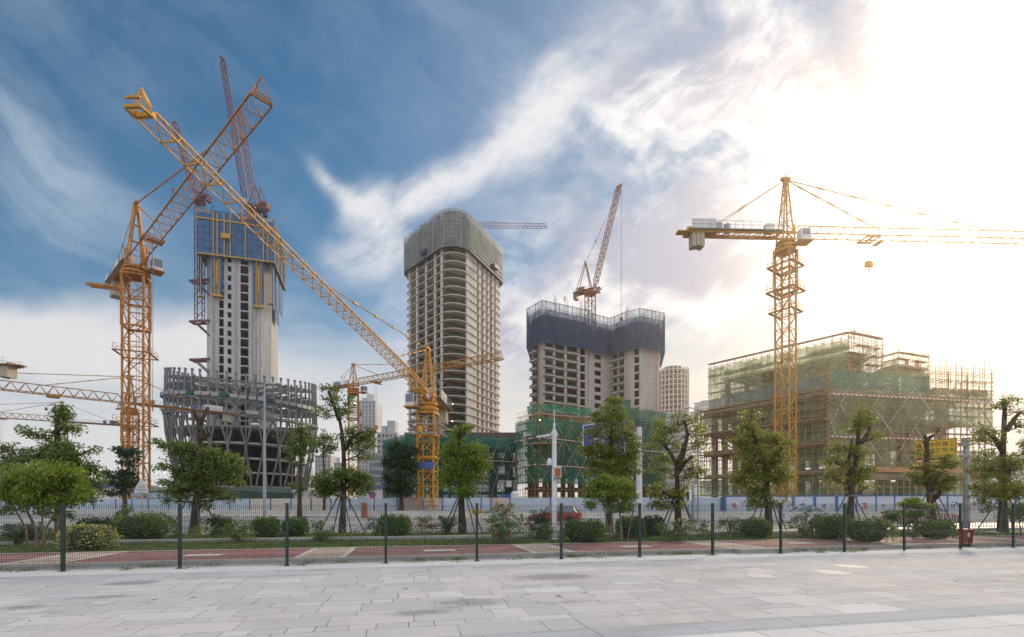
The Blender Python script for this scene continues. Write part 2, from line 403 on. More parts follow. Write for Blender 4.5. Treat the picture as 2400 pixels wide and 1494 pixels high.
def mat_plaza():
    m, N = new_mat('granite_paving'); s, t, z = st_nodes(N)
    j, r1, r2 = pavers(N, s, t, (0.60, 0.30), (1.2, 0.8), 0.011)
    jb, b1, b2 = pavers(N, s-0.37, t-0.05, (0.55, 0.60), (1.5, 1.5), 0.010)
    n = N.noise(N.vec(s*0.35, t*0.5, 0), 1.0, 5, 0.6); fine = N.noise(N.vec(s, t, 0), 60.0, 3, 0.7); mid = N.noise(N.vec(s*1.2, t*2.0, 4), 2.2, 6, 0.7)
    c = N.mix(N.ss(r1, 0.1, 0.95), (0.42, 0.42, 0.44), (0.55, 0.54, 0.55))
    c = N.mix(N.math('GREATER_THAN', r2, 0.92)*0.45, c, (0.70, 0.71, 0.72))
    c = N.mix(N.math('LESS_THAN', r2, 0.08)*0.35, c, (0.34, 0.37, 0.41))
    c = N.mix(N.ss(n, 0.36, 0.62)*0.6, c, (0.50, 0.47, 0.455))
    c = N.mix(N.ss(mid, 0.50, 0.72)*0.45, c, (0.36, 0.355, 0.365))
    near = N.math('LESS_THAN', t, 6.25); nb = N.math('LESS_THAN', t, 5.70)
    cn = N.mix(b1*0.5+0.2, (0.345, 0.375, 0.415), (0.42, 0.445, 0.475)); cn = N.mix(nb, cn, N.mix(b1, (0.54, 0.545, 0.56), (0.64, 0.64, 0.64)))
    c = N.mix(near, c, cn); j = j+(jb-j)*near
    c = N.mix(N.ss(fine, 0.35, 0.7)*0.32, c, (0.30, 0.30, 0.31))
    c = N.mix(N.math('LESS_THAN', N.math('ABSOLUTE', t-6.25), 0.012)*0.6, c, (0.2, 0.2, 0.2))
    # old stains, each with its own place on the paving
    st_sum = None
    for (px, py, rs, rt, k) in ((1305, 1352, 1.2, 0.28, 1.0), (1100, 1412, 0.75, 0.22, 0.9), (980, 1437, 0.7, 0.15, 0.8), (310, 1367, 0.55, 0.16, 1.2), (245, 1400, 0.7, 0.13, 0.8), (60, 1424, 0.5, 0.15, 0.8), (1330, 1412, 0.8, 0.16, 0.6), (1700, 1330, 0.9, 0.2, 0.3)):
        Y = EYE*F/(py-HY); X = (px-CX)*Y/F; s0 = X*EX+Y*EY; t0 = Y*EX-X*EY
        a = (s-s0)/rs; b = (t-t0)/(rt*1.9)
        g = N.math('EXPONENT', (a*a+b*b)*-1.0)*k
        st_sum = g if st_sum is None else st_sum+g
    sm = N.ss(st_sum*(0.25+mid*1.3)*(0.5+fine), 0.22, 0.75)
    c = N.mix(sm*0.66, c, (0.15, 0.145, 0.15))
    gr = N.noise(N.vec(s*0.22, t*0.55, 9), 1.0, 7, 0.72); sp = N.noise(N.vec(s, t, 3), 26.0, 2, 0.5)
    c = N.mix(N.ss(gr, 0.50, 0.66)*0.32, c, (0.20, 0.195, 0.20)); c = N.mix(N.ss(sp, 0.68, 0.74)*0.5, c, (0.14, 0.12, 0.10))
    c = N.mix(j*0.88, c, (0.10, 0.095, 0.09))
    # kerb-side course
    ks = N.math('GREATER_THAN', t, 13.62)
    jk = N.math('LESS_THAN', N.math('FRACT', s/1.0), 0.012)
    ck = N.mix(jk*0.5, N.mix(n, (0.56, 0.57, 0.58), (0.66, 0.66, 0.66)), (0.3, 0.3, 0.3))
    c = N.mix(ks*0.85, c, ck)
    c = N.mix(N.ss(t+(mid-0.5)*0.5, 14.35, 14.75)*0.6, c, (0.22, 0.20, 0.16))
    c = N.mix(0.10, c, (0.45, 0.52, 0.60))
    b = principled(N, c, N.ss(mid, 0.3, 0.7, 0.8, 0.92), 0, 0.12, bump=N.math('SUBTRACT', fine*0.08, j), bstr=0.35, bdist=0.004)
    finish(N, b.outputs[0]); return m
def mat_path():
    m, N = new_mat('red_block_paving'); s, t, z = st_nodes(N)
    n = N.noise(N.vec(s*1.2, t*1.2, 0), 1.0, 5, 0.65); f = N.noise(N.vec(s, t, 0), 22.0, 3, 0.7)
    k = N.math('FLOOR', t/0.11); u = s/0.22+N.math('FRACT', k*0.5)
    ju = N.math('LESS_THAN', N.math('FRACT', u), 0.06); jt = N.math('LESS_THAN', N.math('FRACT', t/0.11), 0.12)
    wn = N.node('ShaderNodeTexWhiteNoise', noise_dimensions='2D'); N.put(wn.inputs['Vector'], N.vec(N.math('FLOOR', u), k)); r = E(N, wn.outputs['Value'])
    red = N.mix(r, (0.22, 0.105, 0.10), (0.36, 0.19, 0.18)); red = N.mix(N.ss(n, 0.45, 0.7)*0.5, red, (0.21, 0.12, 0.11))
    beige = N.mix(r, (0.38, 0.30, 0.23), (0.50, 0.42, 0.34))
    sf = N.math('FRACT', (s+3.14)/7.1)*7.1
    c = N.mix(N.math('LESS_THAN', sf, 1.45), red, beige)
    c = N.mix(N.math('MAXIMUM', jt, ju)*0.35, c, (0.10, 0.07, 0.06))
    white = N.math('LESS_THAN', sf, 0.16)+N.math('LESS_THAN', N.math('ABSOLUTE', sf-1.37), 0.08)
    white = white+N.math('LESS_THAN', t, 15.10)+N.math('GREATER_THAN', t, 18.27)
    slab = N.math('LESS_THAN', N.math('ABSOLUTE', sf-4.27), 0.52)*N.math('LESS_THAN', N.math('ABSOLUTE', t-16.5), 0.30)
    wc = N.mix(n, (0.46, 0.45, 0.43), (0.60, 0.59, 0.57))
    c = N.mix(N.math('MINIMUM', white+slab, 1.0), c, wc)
    c = N.mix(N.ss(f, 0.5, 0.8)*0.3, c, (0.12, 0.10, 0.09))
    finish(N, principled(N, c, 0.8, 0, 0.3).outputs[0]); return m
def mat_ground(name, a, b_, c_, sc=0.3):
    m, N = new_mat(name); p = worldco(N); n = N.noise(p, sc, 6, 0.6); f = N.noise(p, sc*20, 4, 0.7)
    c = N.mix(N.ss(n, 0.35, 0.65), a, b_); c = N.mix(N.ss(f, 0.5, 0.75)*0.5, c, c_)
    finish(N, principled(N, c, 0.85, 0, 0.3, bump=f, bstr=0.3, bdist=0.02).outputs[0]); return m
def mat_road():
    m, N = new_mat('worn_asphalt'); p = worldco(N); x, y, z = N.sep(p)
    v = y+x*0.2467; u = x*0.971-y*0.2395
    n = N.noise(N.vec(u*0.1, v*0.6, 0), 1.0, 5, 0.6); f = N.noise(p, 30, 3, 0.7)
    c = N.mix(N.ss(n, 0.3, 0.7), (0.20, 0.20, 0.205), (0.30, 0.295, 0.29)); c = N.mix(N.ss(f, 0.4, 0.8)*0.4, c, (0.14, 0.14, 0.145))
    dash = N.math('LESS_THAN', N.math('FRACT', u/7.0), 0.45)
    for v0, solid in ((30.2, 1), (34.0, 0), (37.7, 0), (41.5, 1), (47.5, 0), (51.3, 0)):
        l = N.math('LESS_THAN', N.math('ABSOLUTE', v-v0), 0.09)
        c = N.mix(l*(0.75 if solid else dash*0.75), c, (0.62, 0.61, 0.58))
    finish(N, principled(N, c, 0.42, 0, 0.5).outputs[0]); return m

M['plaza'] = mat_plaza(); M['path'] = mat_path(); M['road'] = mat_road()
M['dirt'] = mat_ground('bare_earth', (0.20, 0.15, 0.11), (0.30, 0.24, 0.18), (0.13, 0.10, 0.08), 0.1)
M['soil'] = mat_ground('lawn_soil', (0.06, 0.085, 0.022), (0.085, 0.12, 0.030), (0.10, 0.075, 0.045), 1.1)
M['kerb'] = mat_concrete('kerb_stone', (0.40, 0.39, 0.375), 0, 0.3)
M['far_land'] = mat_ground('far_land', (0.07, 0.10, 0.06), (0.12, 0.14, 0.09), (0.10, 0.11, 0.10), 0.01)

mb = MB(); nseg = 24
for i in range(nseg):
    for j in range(nseg):
        x0, x1 = -650+1300*i/nseg, -650+1300*(i+1)/nseg; y0, y1 = -98+718*j/nseg, -98+718*(j+1)/nseg
        mb.quad((x0, y0, -0.03), (x1, y0, -0.03), (x1, y1, -0.03), (x0, y1, -0.03))
tag(mb.build('ground', M['dirt']), kind='structure')
strip('plaza', -60, 60, -20, 14.96, 0.0, M['plaza'], ns=8)
# road surface, from the verge to the hoarding
mb = MB(); mb.quad((-160, 20, -0.012), (160, 20, -0.012), (160, 66-39.5, -0.012), (-160, 66+39.5, -0.012)); tag(mb.build('road', M['road']), kind='structure')
# kerb and red path
mb = MB(); mb.box(st(0, 15.02, 0.075), (120, 0.12, 0.15), TH); tag(mb.build('path_kerb', M['kerb']), kind='structure')
strip('path', -60, 60, 15.08, 18.40, 0.146, M['path'], ns=8)
# lawn: gently mounded sheet out to the road kerb
def verge_far(X): return 25.6+0.055*X
def lawn_z(s, t): return 0.15+0.10*max(0.0, math.sin(min(1, max(0, (t-18.4)/8.0))*math.pi))*(0.6+0.4*noise.noise(Vector((s*0.15, t*0.3, 0))))
mb = MB(); S, T = 140, 12
vs = []; fs = []
for i in range(S+1):
    s_ = -45+90*i/S
    # the far border follows the road
    t1 = None
    lo, hi = 18.4, 40.0
    for _ in range(24):
        md = (lo+hi)/2; p = st(s_, md)
        if p.y < verge_far(p.x): lo = md
        else: hi = md
    t1 = lo
    for j in range(T+1):
        t_ = 18.40+(t1-18.40)*j/T; vs.append(st(s_, t_, lawn_z(s_, t_) if j else 0.148))
for i in range(S):
    for j in range(T): a = i*(T+1)+j; fs.append((a, a+T+1, a+T+2, a+1))
mb.add(vs, fs); lawn = tag(mb.build('lawn', M['soil'], smooth=True), kind='structure')
mb = MB(); xs = np.linspace(-42, 48, 60)
for a, b in zip(xs[:-1], xs[1:]): mb.bar((a, verge_far(a)+0.06, 0.08), (b, verge_far(b)+0.06, 0.08), 0.14, 0.2)
tag(mb.build('road_kerb', M['kerb']), kind='structure')
mb = MB(); 
for i in range(60): a = -40+i*1.4; mb.box(st(a+0.7, 21.4, 0.24), (1.38, 0.26, 0.16), TH)
tag(mb.build('edging_kerb', M['kerb']), kind='structure')
mb = MB(); mb.box(st(12.1, 14.75, 0.07), (2.0, 0.40, 0.14), TH); tag(mb.build('kerb_step', M['kerb']), kind='structure')

# hills far off
mb = MB()
def ridge(name, x0, x1, Y, hts, depth=120):
    mb = MB(); n = 60; vs = []; fs = []; K = 6
    for i in range(n+1):
        u = i/n; x = x0+(x1-x0)*u
        k = u*(len(hts)-1); a = int(min(k, len(hts)-2)); h = hts[a]+(hts[a+1]-hts[a])*(k-a); h += h*0.12*noise.noise(Vector((x*0.02, 3, 0)))+h*0.05*noise.noise(Vector((x*0.09, 3, 0)))
        for j in range(K+1):
            v = j/K; vs.append((x, Y+depth*v, -0.02+max(0, h)*math.sin(v*math.pi*0.5)))
    for i in range(n):
        for j in range(K): a = i*(K+1)+j; fs.append((a, a+K+1, a+K+2, a+1))
    mb.add(vs, fs); return tag(mb.build(name, M['far_land'], smooth=True), kind='structure')
ridge('hills', -640, -380, 520, (44, 44, 38, 26, 30, 29, 26, 24, 17, 5), 80)
ridge('hills', 250, 645, 520, (3, 14, 20, 17, 22, 26, 20), 80)

# manhole covers
def mat_cover():
    m, N = new_mat('stone_filled_cover'); x, y, z = N.sep(objco(N)); r = N.math('SQRT', x*x+y*y)
    n = N.noise(objco(N), 18, 4, 0.7); ring = N.math('LESS_THAN', N.math('ABSOLUTE', r-0.30), 0.008)
    c = N.mix(n, (0.36, 0.36, 0.37), (0.52, 0.52, 0.52)); c = N.mix(ring*0.5, c, (0.15, 0.15, 0.15))
    finish(N, principled(N, c, 0.7).outputs[0]); return m
M['cover'] = mat_cover()
cover0 = None
for px, py, lab in ((403, 1407, 'round manhole cover nearest the left end of the plaza, pale and plain'), (911, 1383, 'round manhole cover with worn emblem, left of the grey stain'),
                    (1268, 1399, 'left one of the two manhole covers side by side in mid plaza'), (1350, 1397, 'right one of the two manhole covers side by side in mid plaza'),
                    (1606, 1362, 'round manhole cover right of the dark smudge by the sixth fence bay'), (1948, 1342, 'flat manhole cover among cracked slabs on the right of the plaza'),
                    (1992, 1328, 'small far manhole cover behind the one among cracked slabs'), (1778, 1349, 'faint small manhole cover left of the cracked slabs')):
    Y = EYE*F/(py-HY)
    if cover0 is None:
        cover0 = thing('manhole_cover', lab, 'manhole cover', gnd(px, Y), TH, 'manhole covers in the plaza')
        MB().lathe([(0.0, 0.006), (0.355, 0.006), (0.36, 0.003), (0.36, 0.0)], n=36).build('lid', M['cover'], cover0)
        mb = MB(); mb.lathe([(0.37, 0.0), (0.37, 0.005), (0.40, 0.005), (0.405, 0.0)], n=36); mb.build('rim', M['cover'], cover0)
        for a in (0.4, 2.9): MB().box((0.31*math.cos(a), 0.31*math.sin(a), 0.006), (0.06, 0.04, 0.006), a).build('lifting_slot', M['dark_metal'], cover0)
    else: copy_tree(cover0, lab, gnd(px, Y), TH+random.uniform(-1, 1))

# ------------------------------------------------------------------ mesh fence
fence = thing('mesh_fence', 'low dark green welded wire fence along the far edge of the plaza', 'fence', st(-8.38, 14.42), TH)
SP = 2.615; NB = 13; FH = 1.70
mb = MB(); mb.box((0, 0, FH/2-0.03), (0.075, 0.055, FH+0.06)); mb.box((0, 0, FH+0.005), (0.085, 0.065, 0.02)); mb.box((0, 0, 0.006), (0.16, 0.14, 0.012))
for k in range(5): mb.box((0, -0.034, 0.25+k*0.33), (0.05, 0.02, 0.025))
post0 = mb.build('post', M['post_green'], fence)
for i in range(-1, NB+1):
    if i == 0: continue
    clone(post0, fence, (i*SP, 0, 0))
# one bay of wire mesh with its pressed folds
prof = [(0, 0.10)]
for zc in (0.32, 0.72, 1.12, 1.50): prof += [(0, zc-0.07), (-0.035, zc-0.035), (0, zc)]
prof += [(0, 1.69)]
mb = MB(); nw = 52; wr = 0.0042
for i in range(nw):
    x = 0.06+(SP-0.12)*i/(nw-1)
    mb.tube([(x, y, z) for y, z in prof], wr, 3, cap=False)
zz = 0.12
hz = [0.12, 0.25, 0.285, 0.32, 0.45, 0.58, 0.65, 0.685, 0.72, 0.85, 0.98, 1.05, 1.085, 1.12, 1.24, 1.35, 1.43, 1.465, 1.50, 1.62]
for z in hz:
    y = -0.035 if z in (0.285, 0.685, 1.085, 1.465) else 0.0
    mb.bar((0.05, y+0.005, z), (SP-0.05, y+0.005, z), 0.006)
panel0 = mb.build('mesh_panel', M['post_green'], fence); panel0.location = (-SP, 0, 0)
for i in range(0, NB): clone(panel0, fence, (i*SP, 0, 0))

# ------------------------------------------------------------------ hoarding and barriers along the far side of the road
HOX = Vector((0.971, -0.2395, 0)); HA = math.atan2(-0.2395, 0.971)
def hp(px, off=0.0, z=0.0):                             # point of the hoarding line on a sight line; off = metres nearer
    u = (px-CX)/F; Y = (64.26-off)/(1+0.2467*u); return Vector((u*Y, Y, z))
M['hoard'] = mat_paint('pale_hoarding', (0.40, 0.47, 0.55), 0.12, 0.5, 0.5, 0, 0.1, (0.36, 0.36, 0.34))
M['hoard_cream'] = mat_paint('cream_hoarding', (0.50, 0.47, 0.41), 0.12, 0.5, 0.5, 0, 0.15, (0.36, 0.28, 0.22))
M['hoard_brown'] = mat_paint('stained_hoarding', (0.50, 0.40, 0.36), 0.2, 0.8, 0.6, 0, 0.4, (0.26, 0.15, 0.10))
M['hoard_blue'] = mat_paint('hoarding_post_blue', (0.035, 0.12, 0.36), 0.2, 1.0, 0.4)
h = thing('site_hoarding', 'long pale blue sheet hoarding with blue posts in front of the building sites', 'hoarding')
hl = [(-140,), ]
posts = [-150, -95, -42, 12, 62, 115, 168, 220, 271, 309, 347, 395, 443, 491, 538, 585, 634, 682, 729, 775, 820, 876, 931, 991, 1037, 1083, 1128, 1150, 1195, 1290, 1385, 1480, 1575, 1690]
for i, (a, b) in enumerate(zip(posts[:-1], posts[1:])):
    A, B = hp(a), hp(b); mid = (A+B)/2; L = (B-A).length
    mt = M['hoard_cream'] if b in (634, 682, 729, 775) else (M['hoard_brown'] if b in (991, 1037, 1195) else M['hoard'])
    hh = 2.46 if b != 991 else 2.55
    mb = MB(); mb.box((mid.x, mid.y, hh/2), (L-0.02, 0.05, hh), HA); 
    for k in range(int(L/0.45)): 
        q = A+(B-A)*((k+0.5)*0.45/L); mb.box((q.x, q.y-0.03, hh/2), (0.03, 0.02, hh-0.1), HA)
    mb.build('panel', mt, h, label='brown stained panel' if mt is M['hoard_brown'] else None)
for a in posts:
    A = hp(a, 0.06); MB().box((A.x, A.y, 1.24), (0.14, 0.1, 2.5), HA).build('post', M['hoard_blue'], h)
h2 = thing('poster_hoarding', 'white hoarding with blue frame and small pictures below the scaffolded block', 'hoarding')
pp = [1699, 1752, 1806, 1859, 1909, 1960, 2007, 2053, 2096, 2138, 2180, 2220, 2259, 2300, 2340, 2380, 2420, 2460, 2500]
M['poster_white'] = mat_paint('poster_white', (0.48, 0.52, 0.58), 0.06, 0.5, 0.5, 0, 0.0, (0.5, 0.5, 0.5))
pic_cols = [(0.45, 0.06, 0.05), (0.10, 0.16, 0.22), (0.50, 0.20, 0.05), (0.06, 0.10, 0.30), (0.30, 0.05, 0.12), (0.12, 0.20, 0.16)]
def mat_picture(i, base):
    m, N = new_mat('picture_print'); p = objco(N); n = N.node('ShaderNodeTexVoronoi'); N.put(n.inputs['Vector'], p); n.inputs['Scale'].default_value = 9.0
    r = E(N, n.outputs['Color']); v, _, w = N.sep(n.outputs['Color'])
    c = N.mix(N.ss(v, 0.2, 0.8), base, (0.60, 0.60, 0.62)); c = N.mix(N.math('GREATER_THAN', w, 0.7), c, (0.05, 0.10, 0.22))
    finish(N, principled(N, c, 0.5).outputs[0]); return m
pics = [mat_picture(i, c) for i, c in enumerate(pic_cols)]
for i, (a, b) in enumerate(zip(pp[:-1], pp[1:])):
    A, B = hp(a, 0.5), hp(b, 0.5); L = (B-A).length; mid = (A+B)/2; hh = 2.62
    MB().box((mid.x, mid.y, hh/2), (L-0.01, 0.05, hh), HA).build('panel', M['poster_white'], h2)
    d = (B-A).normalized(); f = Vector((0, -0.045, 0))
    mb = MB(); mb.box((A.x, A.y-0.05, hh/2), (0.28 if i in (0, 3, 4, 5) else 0.13, 0.06, hh+0.02), HA); mb.box((mid.x, mid.y-0.045, hh-0.05), (L-0.1, 0.05, 0.12), HA); mb.box((mid.x, mid.y-0.045, 0.08), (L-0.1, 0.05, 0.12), HA)
    mb.build('blue_frame', M['hoard_blue'], h2)
    cc = A+d*(L*0.42)
    w, hgt = ((0.55, 0.65), (0.4, 0.5), (0.7, 0.75))[i % 3]
    MB().box((cc.x, cc.y-0.04, 1.15+hgt/2), (w, 0.02, hgt), HA).build('picture', pics[i % 6], h2)
    mb = MB(); c2 = A+d*(L*0.78)
    for k in range(3): mb.box((c2.x, c2.y-0.04, 1.25+k*0.22), (0.42-0.08*k, 0.02, 0.07), HA)
    mb.build('caption_strip', pics[(i*2+1) % 6], h2)
# concrete median barrier
mb = MB(); y0 = 57.0
A = Vector((-95, y0+0.2467*95, 0)); B = Vector((75, y0-0.2467*75, 0)); L = (B-A).length; nb = int(L/3)
for k in range(nb):
    a = A+(B-A)*(k/nb); b = A+(B-A)*((k+0.985)/nb); mid = (a+b)/2; mb.box((mid.x, mid.y, 0.42), ((b-a).length, 0.16, 0.84), HA); mb.box((mid.x, mid.y, 0.12), ((b-a).length, 0.5, 0.24), HA)
tag(mb.build('median_barrier', M['concrete_warm']), 'low grey concrete barrier running along the middle of the road', 'road barrier')
M['white_rail'] = mat_paint('white_railing', (0.66, 0.67, 0.69), 0.1, 0.6, 0.4, 0, 0.15, (0.3, 0.28, 0.26))
def railing(lab, A, B, hgt, step, group=None, base=0.0):
    r_ = thing('road_railing', lab, 'railing', (A.x, A.y, 0), math.atan2((B-A).y, (B-A).x), group)
    L = (B-A).length; k = int(L/3); w = L/k
    mb = MB(); mb.box((w/2, 0, hgt-0.1), (w-0.08, 0.05, 0.05)); mb.box((w/2, 0, 0.22), (w-0.08, 0.05, 0.05))
    for i in range(int(w/step)): mb.box(((i+0.5)*step, 0, hgt/2+0.06), (0.035, 0.025, hgt-0.12))
    b0 = mb.build('railing_bay', M['white_rail'], r_)
    mb = MB(); mb.box((0, 0, hgt/2), (0.08, 0.08, hgt)); mb.box((0, 0, 0.05), (0.3, 0.3, 0.1)); p0 = mb.build('post', M['white_rail'], r_)
    for i in range(1, min(k, 98)): clone(b0, r_, (i*w, 0, 0)); clone(p0, r_, (i*w, 0, 0))
    return r_
railing('white picket railing on the near side of the road at the right', Vector((14, 40.1-0.2467*14, 0)), Vector((60, 40.1-0.2467*60, 0)), 1.2, 0.15)
railing('low white railing along the far lane, left half of the road', Vector((-92, 57.6-2+0.2467*92, 0)), Vector((12, 57.6-2-0.2467*12, 0)), 0.72, 0.22)

# ------------------------------------------------------------------ buildings under construction
def ray_u(px, p0, p1):
    """fraction along p0-p1 (ground plan) where the sight line of column px meets it: used only to place openings at the photographed rhythm"""
    m = (px-CX)/F; ax, ay = p0[0], p0[1]; bx, by = p1[0]-ax, p1[1]-ay
    return (m*ay-ax)/(bx-m*by)
def lerp2(p, q, u): return (p[0]+(q[0]-p[0])*u, p[1]+(q[1]-p[1])*u)
def rel(o, p): return (p[0]-o[0], p[1]-o[1])
def wall_panel(mb, p0, p1, z0, z1, th):
    d = math.hypot(p1[0]-p0[0], p1[1]-p0[1]); a = math.atan2(p1[1]-p0[1], p1[0]-p0[0])
    mb.box(((p0[0]+p1[0])/2, (p0[1]+p1[1])/2, (z0+z1)/2), (d, th, z1-z0), a)
def open_wall(mb, p0, p1, z0, z1, th, cols, storey):
    """wall with columns of openings. cols: (ua, ub, sill, head) in fractions / metres of a storey"""
    us = 0.0
    for ua, ub, sill, head in sorted(cols):
        wall_panel(mb, lerp2(p0, p1, us), lerp2(p0, p1, ua), z0, z1, th); us = ub
        z = z0; a, b = lerp2(p0, p1, ua), lerp2(p0, p1, ub); prev = z0
        while z < z1-0.1:
            wall_panel(mb, a, b, prev, min(z1, z+sill), th*0.92); prev = z+head; z += storey
        if prev < z1: wall_panel(mb, a, b, prev, z1, th*0.92)
    wall_panel(mb, lerp2(p0, p1, us), p1, z0, z1, th)
def fillet(poly, rad, n=8):
    out = []; k = len(poly)
    for i in range(k):
        p0, p, p1 = Vector(poly[i-1]), Vector(poly[i]), Vector(poly[(i+1) % k])
        r = rad[i] if hasattr(rad, '__len__') else rad
        if r <= 0: out.append(tuple(p)); continue
        a = (p0-p).normalized(); b = (p1-p).normalized(); ang = a.angle(b); dd = r/math.tan(ang/2)
        c = p+(a+b).normalized()*(r/math.sin(ang/2)); s0 = p+a*dd-c; s1 = p+b*dd-c
        a0 = math.atan2(s0.y, s0.x); a1 = math.atan2(s1.y, s1.x); da = (a1-a0+math.pi) % (2*math.pi)-math.pi
        for j in range(n+1): t = a0+da*j/n; out.append((c.x+r*math.cos(t), c.y+r*math.sin(t)))
    return out
def offset(poly, d):
    """grow a counter-clockwise outline by d"""
    k = len(poly); out = []
    for i in range(k):
        a, p, b = Vector(poly[i-1]), Vector(poly[i]), Vector(poly[(i+1) % k])
        e1 = (p-a).normalized(); e2 = (b-p).normalized(); n1 = Vector((e1.y, -e1.x)); n2 = Vector((e2.y, -e2.x)); m = (n1+n2)
        m = m/max(0.3, m.length_squared)*2; out.append((p.x+m.x*d, p.y+m.y*d))
    return out
def shell(mb, poly, z0, z1, closed=True):
    k = len(poly)
    for i in range(k if closed else k-1):
        a, b = poly[i], poly[(i+1) % k]; mb.quad((*a, z0), (*b, z0), (*b, z1), (*a, z1))
def along(poly, step, closed=True):
    """points every step metres along an outline, with the outward normal"""
    out = []; k = len(poly); carry = 0.0
    for i in range(k if closed else k-1):
        a, b = Vector(poly[i]), Vector(poly[(i+1) % k]); L = (b-a).length
        if L < 1e-6: continue
        e = (b-a)/L; s_ = carry
        while s_ < L: p = a+e*s_; out.append((p.x, p.y, e.y, -e.x)); s_ += step
        carry = s_-L
    return out

# ---- the concrete core above its round podium
OX, OY = (575-CX)*230/F, 230.0
core = thing('round_podium_tower', 'bare concrete core tower with blue formwork crown rising from a round lattice podium', 'tower', (OX, OY, 0))
ct = R(16); cc, cs_ = math.cos(ct), math.sin(ct)
def CR(x, y): return (x*cc-y*cs_, x*cs_+y*cc)
cw, cdp, ch = 12.6, 12.5, 4.2
cx0, cy0 = (572-CX)*230/F-OX, 0
octo = [(-cw+ch*0.8, -cdp), (cw-ch*0.8, -cdp), (cw, -cdp+ch), (cw, cdp-ch), (cw-ch, cdp), (-cw+ch, cdp), (-cw, cdp-ch), (-cw, -cdp+ch)]
octo = [(CR(*p)[0]+cx0, CR(*p)[1]+cy0) for p in octo]
ZT = zof(560, 216); ST = 4.07
f0, f1 = octo[0], octo[1]
W0, W1 = (f0[0]+OX, f0[1]+OY), (f1[0]+OX, f1[1]+OY)
cols = [(ray_u(a, W0, W1), ray_u(b, W0, W1), s_, h_) for a, b, s_, h_ in ((514, 525, 0.3, 3.7), (534, 543, 0.5, 2.9), (564, 583, 0.3, 3.8), (602, 613, 0.35, 3.75), (622, 627, 1.2, 2.6))]
cols = [c for c in cols if 0.01 < c[0] and c[1] < 0.99]
mb = MB(); open_wall(mb, f0, f1, 2, ZT, 0.9, cols, ST)
for i in range(1, 8):
    a, b = octo[i], octo[(i+1) % 8]
    if i in (5,): open_wall(mb, a, b, 2, ZT, 0.9, [(0.25, 0.4, 0.5, 3.6), (0.55, 0.75, 0.5, 3.6)], ST)
    else: wall_panel(mb, a, b, 2, ZT, 0.9)
mb.build('core_wall', mat_concrete('core_concrete', (0.46, 0.47, 0.475), 4.07, 0.5), core)
# inner floors and shafts
inner = offset(octo, -0.6); nf = int((ZT-2)/ST)
mb = MB(); mb.prism(inner, 0, 0.35); sl0 = mb.build('floor_slab', M['concrete'], core); sl0.location = (0, 0, 2)
for k in range(1, nf): clone(sl0, core, (0, 0, 2+k*ST))
mb = MB()
for x in (-6.0, -0.8, 3.6, 8): a, b = CR(x, -cdp+4.5), CR(x, cdp-1); wall_panel(mb, (a[0]+cx0, a[1]), (b[0]+cx0, b[1]), 2, ZT, 0.4)
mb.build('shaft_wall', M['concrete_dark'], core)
# pilaster steps that show on the face
mb = MB()
for u0, u1 in ((0.0, 0.03), (ray_u(552, W0, W1), ray_u(556, W0, W1)), (ray_u(590, W0, W1), ray_u(594, W0, W1)), (0.9, 0.93)):
    a, b = lerp2(f0, f1, max(0, u0)), lerp2(f0, f1, u1); n = Vector((cs_, -cc)); wall_panel(mb, (a[0]+n.x*0.5, a[1]+n.y*0.5), (b[0]+n.x*0.5, b[1]+n.y*0.5), 2, ZT-8, 0.5)
mb.build('pilaster', M['concrete'], core)
# tie-rod holes
mb = MB()
for i in (0, 7, 1):
    a, b = octo[i], octo[(i+1) % 8]; e = Vector((b[0]-a[0], b[1]-a[1])); L = e.length; e /= L; n = Vector((e.y, -e.x))
    for k in range(int(ZT/2.03)):
        for q in np.arange(0.8, L, 2.4):
            if i == 0 and any(c[0]*L-0.3 < q < c[1]*L+0.3 for c in cols): continue
            mb.box((a[0]+e.x*q+n.x*0.455, a[1]+e.y*q+n.y*0.455, 3+k*2.03), (0.16, 0.03, 0.16), math.atan2(e.y, e.x))
mb.build('form_tie_hole', M['dark_metal'], core)
# formwork crown
fw = [(-14.4, -15.2), (15.4, -15.2), (15.4, 15.2), (-14.4, 15.2)]
fw = [(CR(*p)[0]+cx0, CR(*p)[1]+cy0) for p in fw]
M['form_blue'] = mat_paint('blue_formwork_mesh', (0.012, 0.10, 0.26), 0.35, 0.35, 0.55, 0, 0.15, (0.10, 0.10, 0.12))
zb, zt = zof(598, 213), zof(502, 213)
for i in range(4):
    a, b = fw[i], fw[(i+1) % 4]; n = 7
    for k in range(n):
        p, q = lerp2(a, b, (k+0.02)/n), lerp2(a, b, (k+0.98)/n)
        tp = zt+(1.6 if (k in (1, 2, 3, 5) and i == 0) else (0.6 if k % 2 else 0))
        bt = zb-(0.8 if k % 3 == 1 else 0)
        mb = MB(); wall_panel(mb, p, q, bt, tp, 0.25)
        mb.build('formwork_panel', M['form_blue'], core)
M['form_yellow'] = mat_paint('formwork_yellow', (0.50, 0.28, 0.03), 0.2, 1.0, 0.5, 0, 0.2)
